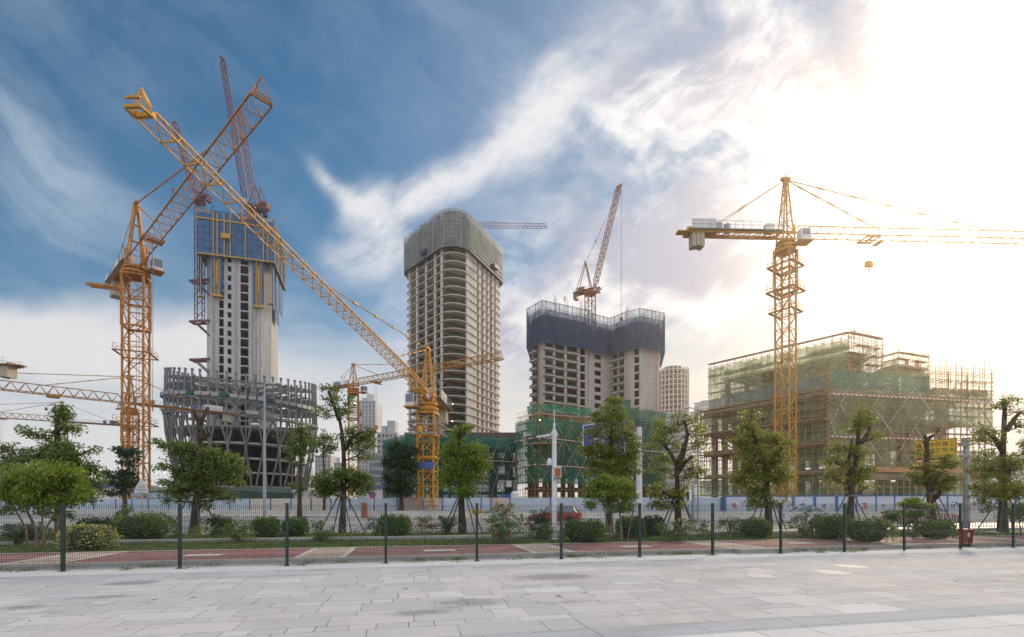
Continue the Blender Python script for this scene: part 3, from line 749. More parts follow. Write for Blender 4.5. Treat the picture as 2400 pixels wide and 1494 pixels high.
for i in (0, 1, 3):
    a, b = fw[i], fw[(i+1) % 4]; e = Vector((b[0]-a[0], b[1]-a[1])).normalized(); n = Vector((e.y, -e.x))
    mb = MB()
    for u in (0.20, 0.25, 0.34, 0.42, 0.62, 0.86, 0.92) if i == 0 else (0.2, 0.5, 0.8):
        p = lerp2(a, b, u); mb.box((p[0]+n.x*0.4, p[1]+n.y*0.4, (zb+zt)/2), (0.38, 0.45, zt-zb+1.0), math.atan2(e.y, e.x))
    for z in (zb, zt-2.5): wall_panel(mb, (a[0]+n.x*0.35, a[1]+n.y*0.35), (b[0]+n.x*0.35, b[1]+n.y*0.35), z-0.25, z+0.25, 0.4)
    mb.build('form_beam', M['form_yellow'], core)
    mb = MB()
    for k in range(1, 6):
        z = zb+(zt-zb)*k/6; wall_panel(mb, (a[0]+n.x*0.16, a[1]+n.y*0.16), (b[0]+n.x*0.16, b[1]+n.y*0.16), z-0.10, z+0.10, 0.12)
    for k in range(1, 14): p = lerp2(a, b, k/14); mb.box((p[0]+n.x*0.18, p[1]+n.y*0.18, (zb+zt)/2), (0.10, 0.1, zt-zb), math.atan2(e.y, e.x))
    mb.build('panel_rib', M['dark_metal'], core)
mb = MB(); mb.prism([(p[0]*0.97+cx0*0.03, p[1]*0.97) for p in fw], zb+0.6, zb+0.9); mb.prism([(p[0]*0.97+cx0*0.03, p[1]*0.97) for p in fw], zt-2.2, zt-1.9); mb.build('work_deck', M['dark_metal'], core)
# hanging working platforms below the crown
def hang(xa, xb, y_off, z1, z0, mat, nm):
    a, b = CR(xa, y_off), CR(xb, y_off); mb = MB(); wall_panel(mb, (a[0]+cx0, a[1]), (b[0]+cx0, b[1]), z0, z1, 0.22); mb.build(nm, mat, core)
for xa in (-7.6, 8.9):
    zl = zof(692 if xa < 0 else 708, 214)
    hang(xa-1.9, xa-0.9, -14.2, zb, zl, M['form_blue'], 'hanging_screen'); hang(xa+1.3, xa+2.3, -14.2, zb, zl+1, M['form_blue'], 'hanging_screen')
    mb = MB()
    for q in (-0.75, 1.15): a = CR(xa+q, -14.5); mb.box((a[0]+cx0, a[1], (zb+zl)/2), (0.34, 0.5, zb-zl+1), ct)
    for k in range(9): z = zl+(zb-zl)*k/8; a, b = CR(xa-0.75, -14.5), CR(xa+1.15, -14.5); wall_panel(mb, (a[0]+cx0, a[1]), (b[0]+cx0, b[1]), z-0.12, z+0.12, 0.2)
    a = CR(xa+0.2, -14.6); mb.box((a[0]+cx0, a[1], (zb+zl)/2+1), (0.7, 0.5, (zb-zl)*0.55), ct); mb.box((a[0]+cx0, a[1], zl-0.3), (4.4, 1.6, 0.9), ct)
    mb.build('climbing_mast', M['form_yellow'], core)
for (y0, y1, zz, xx) in ((-13.5, -9.5, zof(690, 216), -14.6), (-13.5, -9.5, zof(720, 220), 14.6), (-6, 2, zof(740, 222), 14.6), (3, 12, zof(700, 222), 14.6)):
    a, b = CR(xx, y0), CR(xx, y1); mb = MB(); wall_panel(mb, (a[0]+cx0, a[1]), (b[0]+cx0, b[1]), zz, zb, 0.25); mb.build('hanging_screen', M['form_blue'], core)
for xx in (-13.9, 13.9):
    a = CR(xx, -13.4); mb = MB(); mb.box((a[0]+cx0, a[1], zof(700, 215)), (2.4, 2.4, 0.4), ct)
    mb.box((a[0]+cx0, a[1], (zof(700, 215)+zb)/2), (0.3, 0.3, zb-zof(700, 215)), ct); mb.build('side_platform', M['form_yellow'], core)
a = CR(-3.6, -15.9); mb = MB(); mb.box((a[0]+cx0, a[1], zof(552, 213)), (3.6, 1.2, 2.0), ct); mb.build('loading_tray', M['form_yellow'], core)
for k, (x, y, hgt) in enumerate(((-12, -12, 3.5), (-9, -14, 5), (-2, -14.5, 4), (3, -13, 3.2), (11, -14, 5.0), (14, -10, 5), (14.5, 4, 3), (-14.5, -5, 3), (6, -14.6, 3.0), (13.6, -14.2, 3.5))):
    a = CR(x, y); mb = MB(); mb.box((a[0]+cx0, a[1], zt+hgt/2-1), (0.28, 0.28, hgt)); mb.box((a[0]+cx0, a[1], zt+hgt-1), (0.55, 0.55, 0.5)); mb.build('mast_pole', M['dark_metal'], core)
mb = MB(); 
for s0, s1 in (((-15.4, -15.4), (-9, -15.4)), ((11, -15.4), (15.6, -15.4)), ((15.6, -15.4), (15.6, 8))):
    a, b = CR(*s0), CR(*s1)
    for hh_ in (0.6, 1.2): mb.bar((a[0]+cx0, a[1], zt+hh_), (b[0]+cx0, b[1], zt+hh_), 0.12)
    for k in range(6): p = lerp2(a, b, k/5); mb.bar((p[0]+cx0, p[1], zt), (p[0]+cx0, p[1], zt+1.3), 0.12)
mb.build('guard_rail', M['form_yellow'], core)

# ---- podium lattice drum
PR = 30.6; NC = 56
M['steel_pod'] = mat_paint('podium_steel', (0.16, 0.17, 0.185), 0.35, 0.4, 0.55, 0.15, 0.1, (0.14, 0.13, 0.13))
def ring_z(base, a):                                    # rings tip up towards the back and the left, as built
    return base+1.5*math.sin(a)-2.0*math.cos(a)
def RP(a, r, z): return Vector((r*math.cos(a), r*math.sin(a), z))
def drum_r(z): return PR*(0.83+0.17*min(1, max(0, (z-2)/36)))+0.6*math.sin(min(1, z/60)*math.pi)
zt_ring = lambda a: 60.0+4.5*math.sin(a)-2.6*math.cos(a)
rings = [(59.0, 0.5, 0.7, lambda a: zt_ring(a)-2.6), (52, 0.5, 0.6, lambda a: ring_z(52.5, a)), (46.5, 1.7, 0.9, lambda a: ring_z(46.6, a)), (40.5, 2.2, 1.1, lambda a: ring_z(40.3, a))]
for (zz, w, h_, fz) in rings:
    mb = MB(); n = 112
    for i in range(n):
        a, b = 2*math.pi*i/n, 2*math.pi*(i+1)/n; r_ = drum_r(zz)-0.3
        mb.bar(RP(a, r_, fz(a)), RP(b, r_, fz(b)), w, h_)
    mb.build('ring_beam', M['steel_pod'], core)
for i in range(NC):
    a = 2*math.pi*(i+0.5)/NC; z1 = zt_ring(a)+0.8
    mb = MB(); mb.tube([RP(a, drum_r(40), ring_z(40, a)), RP(a, drum_r(50), 50), RP(a, drum_r(z1), z1)], 0.42, 8); mb.tube([RP(a, drum_r(z1), z1-0.7), RP(a, drum_r(z1), z1)], 0.60, 8)
    mb.build('column', M['steel_pod'], core)
ND = 28
for i in range(ND):                                      # diamond lattice
    a = 2*math.pi*(i+0.25)/ND; zk = 25.0
    for sg in (-1, 1):
        b = a+sg*math.pi/ND; mb = MB(); mb.tube([RP(a, drum_r(zk), zk+0.6), RP((a+b)/2, drum_r(33)+0.1, (zk+40)/2), RP(b, drum_r(40), ring_z(40, b))], 0.44, 8); mb.build('upper_strut', M['steel_pod'], core)
        mb = MB(); mb.tube([RP(a, drum_r(zk), zk-0.6), RP((a+b)/2, drum_r(14)+0.1, zk/2+1.5), RP(b, drum_r(3), 3)], 0.46, 8); mb.build('lower_strut', M['steel_pod'], core)
    mb = MB(); mb.tube([RP(a, drum_r(zk)+0.1, zk-2.6), RP(a, drum_r(zk)+0.1, zk+2.6)], 0.62, 8); mb.tube([RP(a, drum_r(zk), zk), RP(a, drum_r(40), ring_z(40, a))], 0.30, 6); mb.build('node', M['steel_pod'], core)
# annular floors inside the drum
M['slab_edge'] = mat_concrete('podium_slab', (0.45, 0.44, 0.43), 0, 0.3)
for z in (8.5, 14.5, 20.5, 26.8, 33.5):
    ro, ri = drum_r(z)-1.6, 16.0; n = 64; mb = MB(); vs = []; fs = []
    for i in range(n):
        a = 2*math.pi*i/n
        vs += [RP(a, ri, z), RP(a, ro, z), RP(a, ro, z+0.75), RP(a, ri, z+0.75)]
    for i in range(n):
        j = (i+1) % n
        for q in range(4): fs.append((i*4+q, j*4+q, j*4+(q+1) % 4, i*4+(q+1) % 4))
    mb.add(vs, fs); mb.build('podium_floor', M['slab_edge'], core)
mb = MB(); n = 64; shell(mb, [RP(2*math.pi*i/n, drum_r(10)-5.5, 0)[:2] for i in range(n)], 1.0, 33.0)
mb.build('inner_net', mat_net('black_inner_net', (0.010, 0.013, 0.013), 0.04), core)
# radial beams at the upper rings, bright from the sky above
for zz, fz, n in ((47, lambda a: ring_z(46.6, a), 28), (52, lambda a: ring_z(52.5, a), 28), (57.5, lambda a: zt_ring(a)-2.6, 28)):
    mb = MB()
    for i in range(n):
        a = 2*math.pi*(i+0.5)/n; mb.bar(RP(a, 12.5, fz(a)-0.3), RP(a, drum_r(zz), fz(a)), 0.45, 0.8)
    for r_ in (22,):
        for i in range(56): a, b = 2*math.pi*i/56, 2*math.pi*(i+1)/56; mb.bar(RP(a, r_, fz(a)-0.2), RP(b, r_, fz(b)-0.2), 0.35, 0.5)
    mb.build('radial_beam', M['steel_pod'], core)
M['cage_green'] = mat_net('green_cage', (0.03, 0.16, 0.11), 0.1)
for i in range(30):                                      # small work cages hung on the third ring
    a = math.pi+math.pi*(i+0.5)/30; z = ring_z(47.8, a); mb = MB(); p = RP(a, drum_r(46)+0.9, z); mb.box(p, (1.3, 2.6, 1.5), a)
    mb.build('work_cage', M['cage_green'] if i in (3, 5, 6, 13, 17, 22) else M['grey_metal'], core)
for i in (7, 8, 10, 20): a = math.pi+math.pi*(i+0.5)/30; z = ring_z(41.7, a); mb = MB(); p = RP(a, drum_r(42)+1.0, z); mb.box(p, (1.3, 4.2, 1.7), a); mb.build('work_cage', M['grey_metal'], core)

# ---- balcony tower with rounded nose
A_, N_, B_ = (-46.6, 217.0), (-22.0, 190.0), (-5.4, 226.0)
Bk = (-26.0, 250.0)
OT = (-26.0, 218.0)
bt = thing('balcony_tower', 'round nosed concrete tower with rows of open balconies and a grey mesh crown', 'tower', (*OT, 0))
pl = fillet([A_, N_, B_, Bk], [3.5, 6.1, 4.5, 6.0], 10)
plr = [rel(OT, p) for p in pl]
Z0, PT, NFL = 11.0, 3.34, 29
ztop_open = Z0+PT*28
mb = MB(); mb.prism(offset(plr, 0.35), 0, 0.34); s0 = mb.build('floor_slab', M['concrete_warm'], bt); s0.location = (0, 0, Z0)
for k in range(1, NFL+4): clone(s0, bt, (0, 0, Z0+k*PT))
ztop = Z0+PT*(NFL+3)
# long left side: slender piers between the bays; facade line
LA, LN = pl[10], pl[11]                                   # end of first fillet, start of nose fillet
lA, lN = rel(OT, LA), rel(OT, LN)
for px in (957, 978, 999, 1020, 1042):
    u = ray_u(px, LA, LN); p = lerp2(lA, lN, min(max(u, 0), 1.0)); a = math.atan2(lN[1]-lA[1], lN[0]-lA[0])
    mb = MB(); mb.box((p[0]+0.1, p[1]-0.1, (Z0+ztop)/2), (1.0, 0.75, ztop-Z0), a); mb.build('column', M['concrete_warm'], bt)
# nose column at the right end of the balconies
npx = pl[21]; 
q = rel(OT, pl[21]); mb = MB(); mb.box((q[0], q[1], (Z0+ztop)/2), (1.3, 0.9, ztop-Z0), R(72)); mb.build('column', M['concrete_warm'], bt)
# right side: pierced wall
r0, r1 = rel(OT, pl[21]), rel(OT, pl[22]); W0, W1 = pl[21], pl[22]
cols = [(ray_u(a, W0, W1), ray_u(b, W0, W1), 0.55, 2.9) for a, b in ((1117, 1121), (1127, 1132), (1138, 1142), (1147, 1152), (1157.5, 1161))]
cols = [c for c in cols if 0.01 < c[0] < c[1] < 0.99]
mb = MB(); open_wall(mb, r0, r1, Z0, ztop, 0.5, cols, PT); mb.build('window_wall', M['concrete_warm'], bt)
mb = MB()
for k in range(22, 32): wall_panel(mb, plr[k], plr[k+1], Z0, ztop, 0.4)
mb.build('corner_wall', M['concrete_warm'], bt)
mb = MB(); open_wall(mb, plr[33], plr[34], Z0, ztop, 0.4, [(0.1+0.2*k, 0.22+0.2*k, 0.6, 2.8) for k in range(4)], PT); mb.build('rear_wall', M['concrete_warm'], bt)
# pour band under each slab of the pierced side
mb = MB(); core_in = offset([rel(OT, p) for p in (A_, N_, B_, Bk)], -8.0)
shell(mb, core_in, Z0, ztop); 
ax = Vector((lN[0]-lA[0], lN[1]-lA[1])).normalized(); nn = Vector((-ax.y, ax.x))
for px in (978, 999, 1020, 1042):
    u = ray_u(px, LA, LN); p = lerp2(lA, lN, u); wall_panel(mb, (p[0]+nn.x*1.2, p[1]+nn.y*1.2), (p[0]+nn.x*8.5, p[1]+nn.y*8.5), Z0, ztop, 0.25)
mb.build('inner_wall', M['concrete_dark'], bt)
ob = offset(plr, 0.12)
# green rails in front of each balcony floor: open side and nose
side = [ob[i] for i in range(9, 21)]
mb = MB(); shell(mb, side, 0.32, 1.25, closed=False); 
rl0 = mb.build('balcony_rail', mat_net('rail_net', (0.055, 0.10, 0.075), 0.38, 0.5, 2.0), bt); rl0.location = (0, 0, Z0)
for k in range(1, NFL-1): clone(rl0, bt, (0, 0, Z0+k*PT))
mb = MB(); o2 = offset(plr, 0.55)
for i in range(len(o2)): mb.bar((*o2[i], 0.10), (*o2[(i+1) % len(o2)], 0.10), 0.28, 0.26)
e0 = mb.build('slab_nosing', M['concrete_warm'], bt); e0.location = (0, 0, Z0)
for k in range(1, NFL): clone(e0, bt, (0, 0, Z0+k*PT))
# mesh crown
cr_o = offset(plr, 1.9); zc0, zc1 = zof(578, 192.5)+0.4, zof(487, 192.5)
mb = MB(); shell(mb, cr_o, zc0, zc1-2.6); mb.build('mesh_screen', M['net_grey'], bt)
mb = MB(); shell(mb, cr_o, zc1-2.5, zc1); mb.build('top_screen', mat_net('thin_top_mesh', (0.34, 0.36, 0.38), 0.55, 1.2, 2.0), bt)
mb = MB()
pts = along(cr_o, 1.75)
for k, (x, y, nx, ny) in enumerate(pts): mb.bar((x+nx*0.08, y+ny*0.08, zc0), (x+nx*0.08, y+ny*0.08, zc1+0.2), 0.10 if k % 4 else 0.2)
z = zc0
while z < zc1+0.1:
    o3 = offset(plr, 2.0)
    for i in range(len(o3)): mb.bar((*o3[i], z), (*o3[(i+1) % len(o3)], z), 0.11)
    z += 1.75 if z < zc1-3 else 1.2
mb.build('screen_frame', M['grey_metal'], bt)
mb = MB(); lo = offset(plr, 1.9); li = offset(plr, 0.5)
for i in range(len(lo)): j = (i+1) % len(lo); mb.quad((*li[i], zc0), (*li[j], zc0), (*lo[j], zc0), (*lo[i], zc0))
mb.build('screen_floor', M['dark_metal'], bt)
for px, Y, py, a in ((996, 203, 595, R(-46)), (1159, 212, 629, R(62))):
    p = at(px, py, Y); p = Vector((p.x-OT[0], p.y-OT[1], p.z)); 
    mb = MB(); mb.box((p.x, p.y-0.8, p.z), (3.6, 2.4, 1.4), a); mb.bar((p.x, p.y+1, p.z+4), (p.x, p.y-1.5, p.z+0.6), 0.12); mb.bar((p.x, p.y+2.6, p.z-4.5), (p.x, p.y-1.0, p.z-0.6), 0.18); mb.build('loading_platform', mat_paint('platform_navy', (0.03, 0.04, 0.09), 0.2), bt)

# ---- twin blocks with dark blue screens
TO = (24.0, 172.0)
tb = thing('twin_block_tower', 'paired concrete towers under a dark blue mesh crown with step shaped outline', 'tower', (*TO, 0))
def q2(px, Y): return ((px-CX)*Y/F-TO[0], Y-TO[1])
# screen outline, counter-clockwise seen from above (front runs left to right)
scr = [q2(1235, 167), q2(1270, 160), q2(1383, 168.5), q2(1391, 171.5), q2(1430, 175.5), q2(1468, 169.5), q2(1502, 166.5), q2(1558, 171), q2(1549, 190), q2(1480, 194), q2(1440, 188), q2(1340, 192), q2(1248, 188)]
zs0, zs1 = zof(801, 160), zof(703, 160)
mb = MB(); shell(mb, scr, zs0, zs1-2.6); mb.build('mesh_screen', M['net_blue'], tb)
mb = MB(); shell(mb, scr, zs1-2.5, zs1); mb.build('top_screen', mat_net('thin_blue_top', (0.16, 0.19, 0.27), 0.62, 1.2, 2.0), tb)
mb = MB()
so = offset(scr, 0.10)
for k, (x, y, nx, ny) in enumerate(along(so, 1.7)): mb.bar((x, y, zs0), (x, y, zs1+0.1), 0.09 if k % 3 else 0.16)
z = zs0
while z < zs1+0.1:
    for i in range(len(so)): mb.bar((*so[i], z), (*so[(i+1) % len(so)], z), 0.10)
    z += 1.9
for i in range(len(so)):                                 # diagonal stiffeners of the climbing screen
    a, b = so[i], so[(i+1) % len(so)]; L = math.hypot(b[0]-a[0], b[1]-a[1]); n = max(1, int(L/3.4))
    for k in range(n):
        for j in range(3): p, q = lerp2(a, b, k/n), lerp2(a, b, (k+1)/n); mb.bar((*p, zs0+j*4.2+(0 if (k+j) % 2 else 4)), (*q, zs0+j*4.2+(4 if (k+j) % 2 else 0)), 0.05)
mb.build('screen_frame', mat_paint('screen_frame_navy', (0.05, 0.07, 0.12), 0.2), tb)
bod = offset(scr, -1.8); PT2 = 2.9; Z2 = 12.0; nfl = int((zs1-2-Z2)/PT2)
M['c_tb'] = mat_concrete('tower_concrete_mauve', (0.46, 0.425, 0.41), 2.9, 0.5, (0.17, 0.13, 0.12))
mb = MB(); mb.prism(bod, 0, 0.28); s0 = mb.build('floor_slab', M['c_tb'], tb); s0.location = (0, 0, Z2)
for k in range(1, nfl+1): clone(s0, tb, (0, 0, Z2+k*PT2))
zt2 = Z2+nfl*PT2
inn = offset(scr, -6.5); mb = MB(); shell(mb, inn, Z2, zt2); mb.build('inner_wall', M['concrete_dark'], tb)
def wl(i): return bod[i], bod[(i+1) % len(bod)]
def world(p): return (p[0]+TO[0], p[1]+TO[1])
def face(i, openings, th=0.3, nm='outer_wall', mat=None, z1=None):
    a, b = wl(i); W0, W1 = world(a), world(b); cols = []
    for pa, pb, s_, h_ in openings:
        ua, ub = ray_u(pa, W0, W1), ray_u(pb, W0, W1)
        if 0.0 < ua < ub < 1.0: cols.append((ua, ub, s_, h_))
    mb = MB(); open_wall(mb, a, b, Z2, zt2, th, cols, PT2); mb.build(nm, mat or M['c_tb'], tb)
face(0, [(1249, 1262, 0.35, 2.5)])
face(1, [(1277, 1295, 0.35, 2.7), (1301, 1322, 0.35, 2.7), (1328, 1352, 0.35, 2.7), (1359, 1371, 0.35, 2.7)], 0.4)
face(2, []); face(3, [(1393, 1408, 0.5, 2.2)]); face(4, [(1438, 1447, 0.4, 2.6), (1452, 1463, 0.4, 2.6)], 0.3)
face(5, [(1472, 1482, 0.4, 2.6), (1487, 1498, 0.4, 2.6)], 0.3); face(6, [(1544, 1553, 0.4, 2.5)], 0.35)
for i in range(7, len(bod)): face(i, [])
# projecting balconies
for (i, pa, pb, d) in ((1, 1271, 1297, 1.5), (0, 1247, 1264, 1.2), (1, 1326, 1354, 0.7), (4, 1434, 1466, 1.2), (1, 1300, 1323, 0.6)):
    a, b = wl(i); W0, W1 = world(a), world(b); ua, ub = ray_u(pa, W0, W1), ray_u(pb, W0, W1)
    a1, b1 = lerp2(a, b, ua), lerp2(a, b, ub); e = Vector((b1[0]-a1[0], b1[1]-a1[1])).normalized(); n = Vector((e.y, -e.x))
    c = ((a1[0]+b1[0])/2+n.x*d/2, (a1[1]+b1[1])/2+n.y*d/2); L = math.hypot(b1[0]-a1[0], b1[1]-a1[1]); ang = math.atan2(e.y, e.x)
    mb = MB(); mb.box((c[0], c[1], 0.05), (L, d, 0.22), ang); mb.box((c[0]+n.x*d/2, c[1]+n.y*d/2, 0.2), (L, 0.15, 0.4), ang)
    p0 = mb.build('balcony', M['c_tb'], tb); p0.location = (0, 0, Z2)
    mb = MB(); mb.box((c[0]+n.x*(d/2-0.12), c[1]+n.y*(d/2-0.12), 0.7), (L*0.96, 0.04, 0.5), ang); r0_ = mb.build('rail', M['green_rail'], p0)
    for k in range(1, int((zs0-Z2)/PT2)+1):
        c1 = clone(p0, tb, (0, 0, Z2+k*PT2)); c2 = clone(r0_, c1)
for px, Y in ((1258, 163.2), (1537, 168.5)):                    # red hoist rails on the fronts
    p = q2(px, Y); mb = MB(); 
    for s_ in (-0.35, 0.35): mb.bar((p[0]+s_, p[1], Z2), (p[0]+s_, p[1], zs0), 0.14)
    for k in range(int((zs0-Z2)/1.4)): mb.bar((p[0]-0.35, p[1], Z2+k*1.4), (p[0]+0.35, p[1], Z2+k*1.4+0.7), 0.10)
    mb.build('hoist_mast', M['rust'], tb)
mb = MB()
for px, Y, h_ in ((1297, 165, 5.5), (1300, 165, 4.5), (1325, 166, 5), (1357, 168, 4.5), (1361, 168, 5.5), (1466, 172, 4), (1469, 172, 5)):
    p = q2(px, Y); 
    for k in range(4): mb.bar((p[0]+k*0.25, p[1]+0.3*(k % 2), zs1-3), (p[0]+k*0.25+0.1, p[1], zs1-1+h_-k*0.4), 0.05)
mb.build('rebar_starter', M['rust'], tb)

# ------------------------------------------------------------------ scaffolding helpers
def billow_net(name, parent, o, p0, p1, z0, z1, mat, off=0.0, amp=0.10, ragged=0.5, nx=None, seed=0.0, holes=()):
    L = math.hypot(p1[0]-p0[0], p1[1]-p0[1]); nx = nx or max(4, int(L/0.9)); nz = max(3, int((z1-z0)/0.9))
    e = Vector((p1[0]-p0[0], p1[1]-p0[1]))/L; n = Vector((e.y, -e.x)); vs = []; fs = []
    amp *= 1.7
    for i in range(nx+1):
        for j in range(nz+1):
            s_ = L*i/nx; z = z0+(z1-z0)*j/nz
            d = off+amp*noise.noise(Vector((s_*0.5+seed, z*0.35, seed)))+amp*0.6*noise.noise(Vector((s_*1.7, z*0.9+seed, 1)))
            if j == nz: z += ragged*(noise.noise(Vector((s_*0.7, seed, 2)))+0.25*noise.noise(Vector((s_*3.1, seed, 5))))
            vs.append((p0[0]+e.x*s_+n.x*d-o[0], p0[1]+e.y*s_+n.y*d-o[1], z))
    hs = [(ray_u(a, p0, p1)*L, ray_u(b, p0, p1)*L, za, zb_) for a, b, za, zb_ in holes]
    for i in range(nx):
        for j in range(nz):
            sm = L*(i+0.5)/nx; zm = z0+(z1-z0)*(j+0.5)/nz
            if any(a < sm < b and c < zm < d for a, b, c, d in hs): continue
            a = i*(nz+1)+j; fs.append((a, a+nz+1, a+nz+2, a+1))
    mb = MB(); mb.add(vs, fs); return mb.build(name, mat, parent, smooth=True)
def scaffold(parent, o, p0, p1, z0, z1, off=0.35, sx=1.6, sz=1.8, over=1.2, th=0.055, mat=None, inner=True, name='scaffolding', jit=0.12, depth=1.1, boards=True):
    L = math.hypot(p1[0]-p0[0], p1[1]-p0[1]); e = Vector((p1[0]-p0[0], p1[1]-p0[1]))/L; n = Vector((e.y, -e.x)); mb = MB()
    P = lambda s_, d, z: (p0[0]+e.x*s_+n.x*d-o[0], p0[1]+e.y*s_+n.y*d-o[1], z)
    n1 = max(1, round(L/sx)); rows = (off, off-depth) if inner else (off,)
    for d in rows:
        for i in range(n1+1):
            s_ = L*i/n1; t = over*(0.5+random.random()*1.3); mb.bar(P(s_+random.uniform(-jit, jit)*0.4, d, z0), P(s_+random.uniform(-jit, jit), d, z1+t), th)
        k = 0; z = z0+sz*0.9
        while z < z1+over*0.9:
            mb.bar(P(-0.5, d, z+random.uniform(-0.05, 0.05)), P(L+0.5, d, z+random.uniform(-0.05, 0.05)), th)
            if d == off: mb.bar(P(-0.4, d, z+sz*0.5+random.uniform(-0.04, 0.04)), P(L+0.4, d, z+sz*0.5), th*0.8)
            z += sz
    if inner:
        for i in range(0, n1+1):
            z = z0+sz*0.9
            while z < z1+over*0.9: mb.bar(P(L*i/n1, off+0.25, z), P(L*i/n1, off-depth-0.2, z), th); z += sz
    ob = mb.build(name, mat or M['pole'], parent)
    if boards:
        mb = MB(); z = z0+sz*0.9
        while z < z1:
            for i in range(n1):
                if random.random() < 0.8: a, b = P(L*i/n1, off-depth*0.55, z+0.05), P(L*(i+1)/n1, off-depth*0.55, z+0.05+random.uniform(-.03, .03)); mb.bar(a, b, depth*0.7, 0.05)
            z += sz
        mb.build('scaffold_board', M['board'], parent)
    return ob
def braces(parent, o, p0, p1, z0, z1, off, count, mat=None, th=0.10, single=False):
    """crossed red-white raker tubes on the face of a scaffold"""
    L = math.hypot(p1[0]-p0[0], p1[1]-p0[1]); e = Vector((p1[0]-p0[0], p1[1]-p0[1]))/L; n = Vector((e.y, -e.x))
    P = lambda s_, z: (p0[0]+e.x*s_+n.x*off-o[0], p0[1]+e.y*s_+n.y*off-o[1], z)
    for i in range(count):
        a, b = L*i/count, L*(i+1)/count
        MB().bar(P(a, z0), P(b, z1), th).build('raker_tube', mat or M['brace'], parent); MB().bar(P(b, z0), P(a, z1), th).build('raker_tube', mat or M['brace'], parent)
def tape(parent, o, pts, z, off=0.5, hh=0.32):
    for p0, p1 in zip(pts[:-1], pts[1:]):
        L = math.hypot(p1[0]-p0[0], p1[1]-p0[1]); e = Vector((p1[0]-p0[0], p1[1]-p0[1]))/L; n = Vector((e.y, -e.x))
        mb = MB(); wall_panel(mb, (p0[0]+n.x*off-o[0], p0[1]+n.y*off-o[1]), (p1[0]+n.x*off-o[0], p1[1]+n.y*off-o[1]), z, z+hh, 0.05); mb.build('warning_board', M['tape'], parent)
def W(px, Y): return ((px-CX)*Y/F, Y)
def frame_block(parent, o, poly, levels, mat, colstep=7.0, colw=0.8, inset=1.2, slab_t=0.35, mat_s=None, over=0.0):
    """concrete frame: one slab per level and columns between"""
    k = len(poly); cen = (sum(p[0] for p in poly)/k, sum(p[1] for p in poly)/k)
    pr = [rel(o, p) for p in poly]
    for z in levels: MB().prism(offset(pr, over), z, z+slab_t).build('floor_slab', mat_s or mat, parent)
    n = 0
    ins = offset(pr, -inset)
    for (x, y, nx, ny) in along(ins, colstep):
        mb = MB(); mb.box((x, y, (levels[-1])/2), (colw, colw, levels[-1]), math.atan2(ny, nx)); mb.build('column', mat, parent)

# ---- dark green netted podium in front of the balcony tower
pc = W(979, 105); pL = W(900, 121.5); pR = W(1212, 118)
po = thing('netted_podium', 'dark green netted low block with diamond bracing behind the middle crane', 'building', (*pc, 0))
poly = [pL, pc, pR, (pR[0]+2, 140), (pL[0]+8, 142)]
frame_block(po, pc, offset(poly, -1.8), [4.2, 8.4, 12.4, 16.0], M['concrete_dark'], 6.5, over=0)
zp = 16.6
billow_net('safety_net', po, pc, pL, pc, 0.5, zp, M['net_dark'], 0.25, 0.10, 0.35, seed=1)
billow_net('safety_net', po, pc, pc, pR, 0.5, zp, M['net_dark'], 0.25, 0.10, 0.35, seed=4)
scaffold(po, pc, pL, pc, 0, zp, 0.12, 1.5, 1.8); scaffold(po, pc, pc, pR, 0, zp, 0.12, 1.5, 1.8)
M['brace_dim'] = mat_stripes('faded_brace', (0.34, 0.33, 0.32), (0.22, 0.07, 0.06), 0.9)
c3 = lerp2(pc, pR, 0.42)
for z0_, z1_ in ((0.5, 8.0), (8.0, 15.5)): braces(po, pc, c3, pR, z0_, z1_, 0.5, 5, M['brace_dim'], 0.09); braces(po, pc, pL, pc, z0_, z1_, 0.5, 2, M['brace_dim'], 0.09)
tape(po, pc, [pL, pc, pR], 11.6, 0.52, 0.16)
billow_net('top_net', po, pc, pc, pR, zp-2.0, zp+0.6, mat_net('teal_top_net', (0.05, 0.22, 0.19), 0.30), 0.42, 0.12, 0.4, seed=9)
billow_net('top_net', po, pc, pL, pc, zp-2.6, zp+0.6, M['net_green'], 0.42, 0.12, 0.4, seed=12)
mb = MB(); mb.box((8, 24, 18.2), (30, 10, 3.0)); mb.build('roof_structure', M['concrete_dark'], po)
mb = MB(); p = lerp2(pc, pR, 0.9); mb.box((p[0]-pc[0], p[1]-pc[1]-0.5, zof(1134, 115)), (1.6, 0.2, 1.5)); mb.build('net_window', M['white_metal'], po)

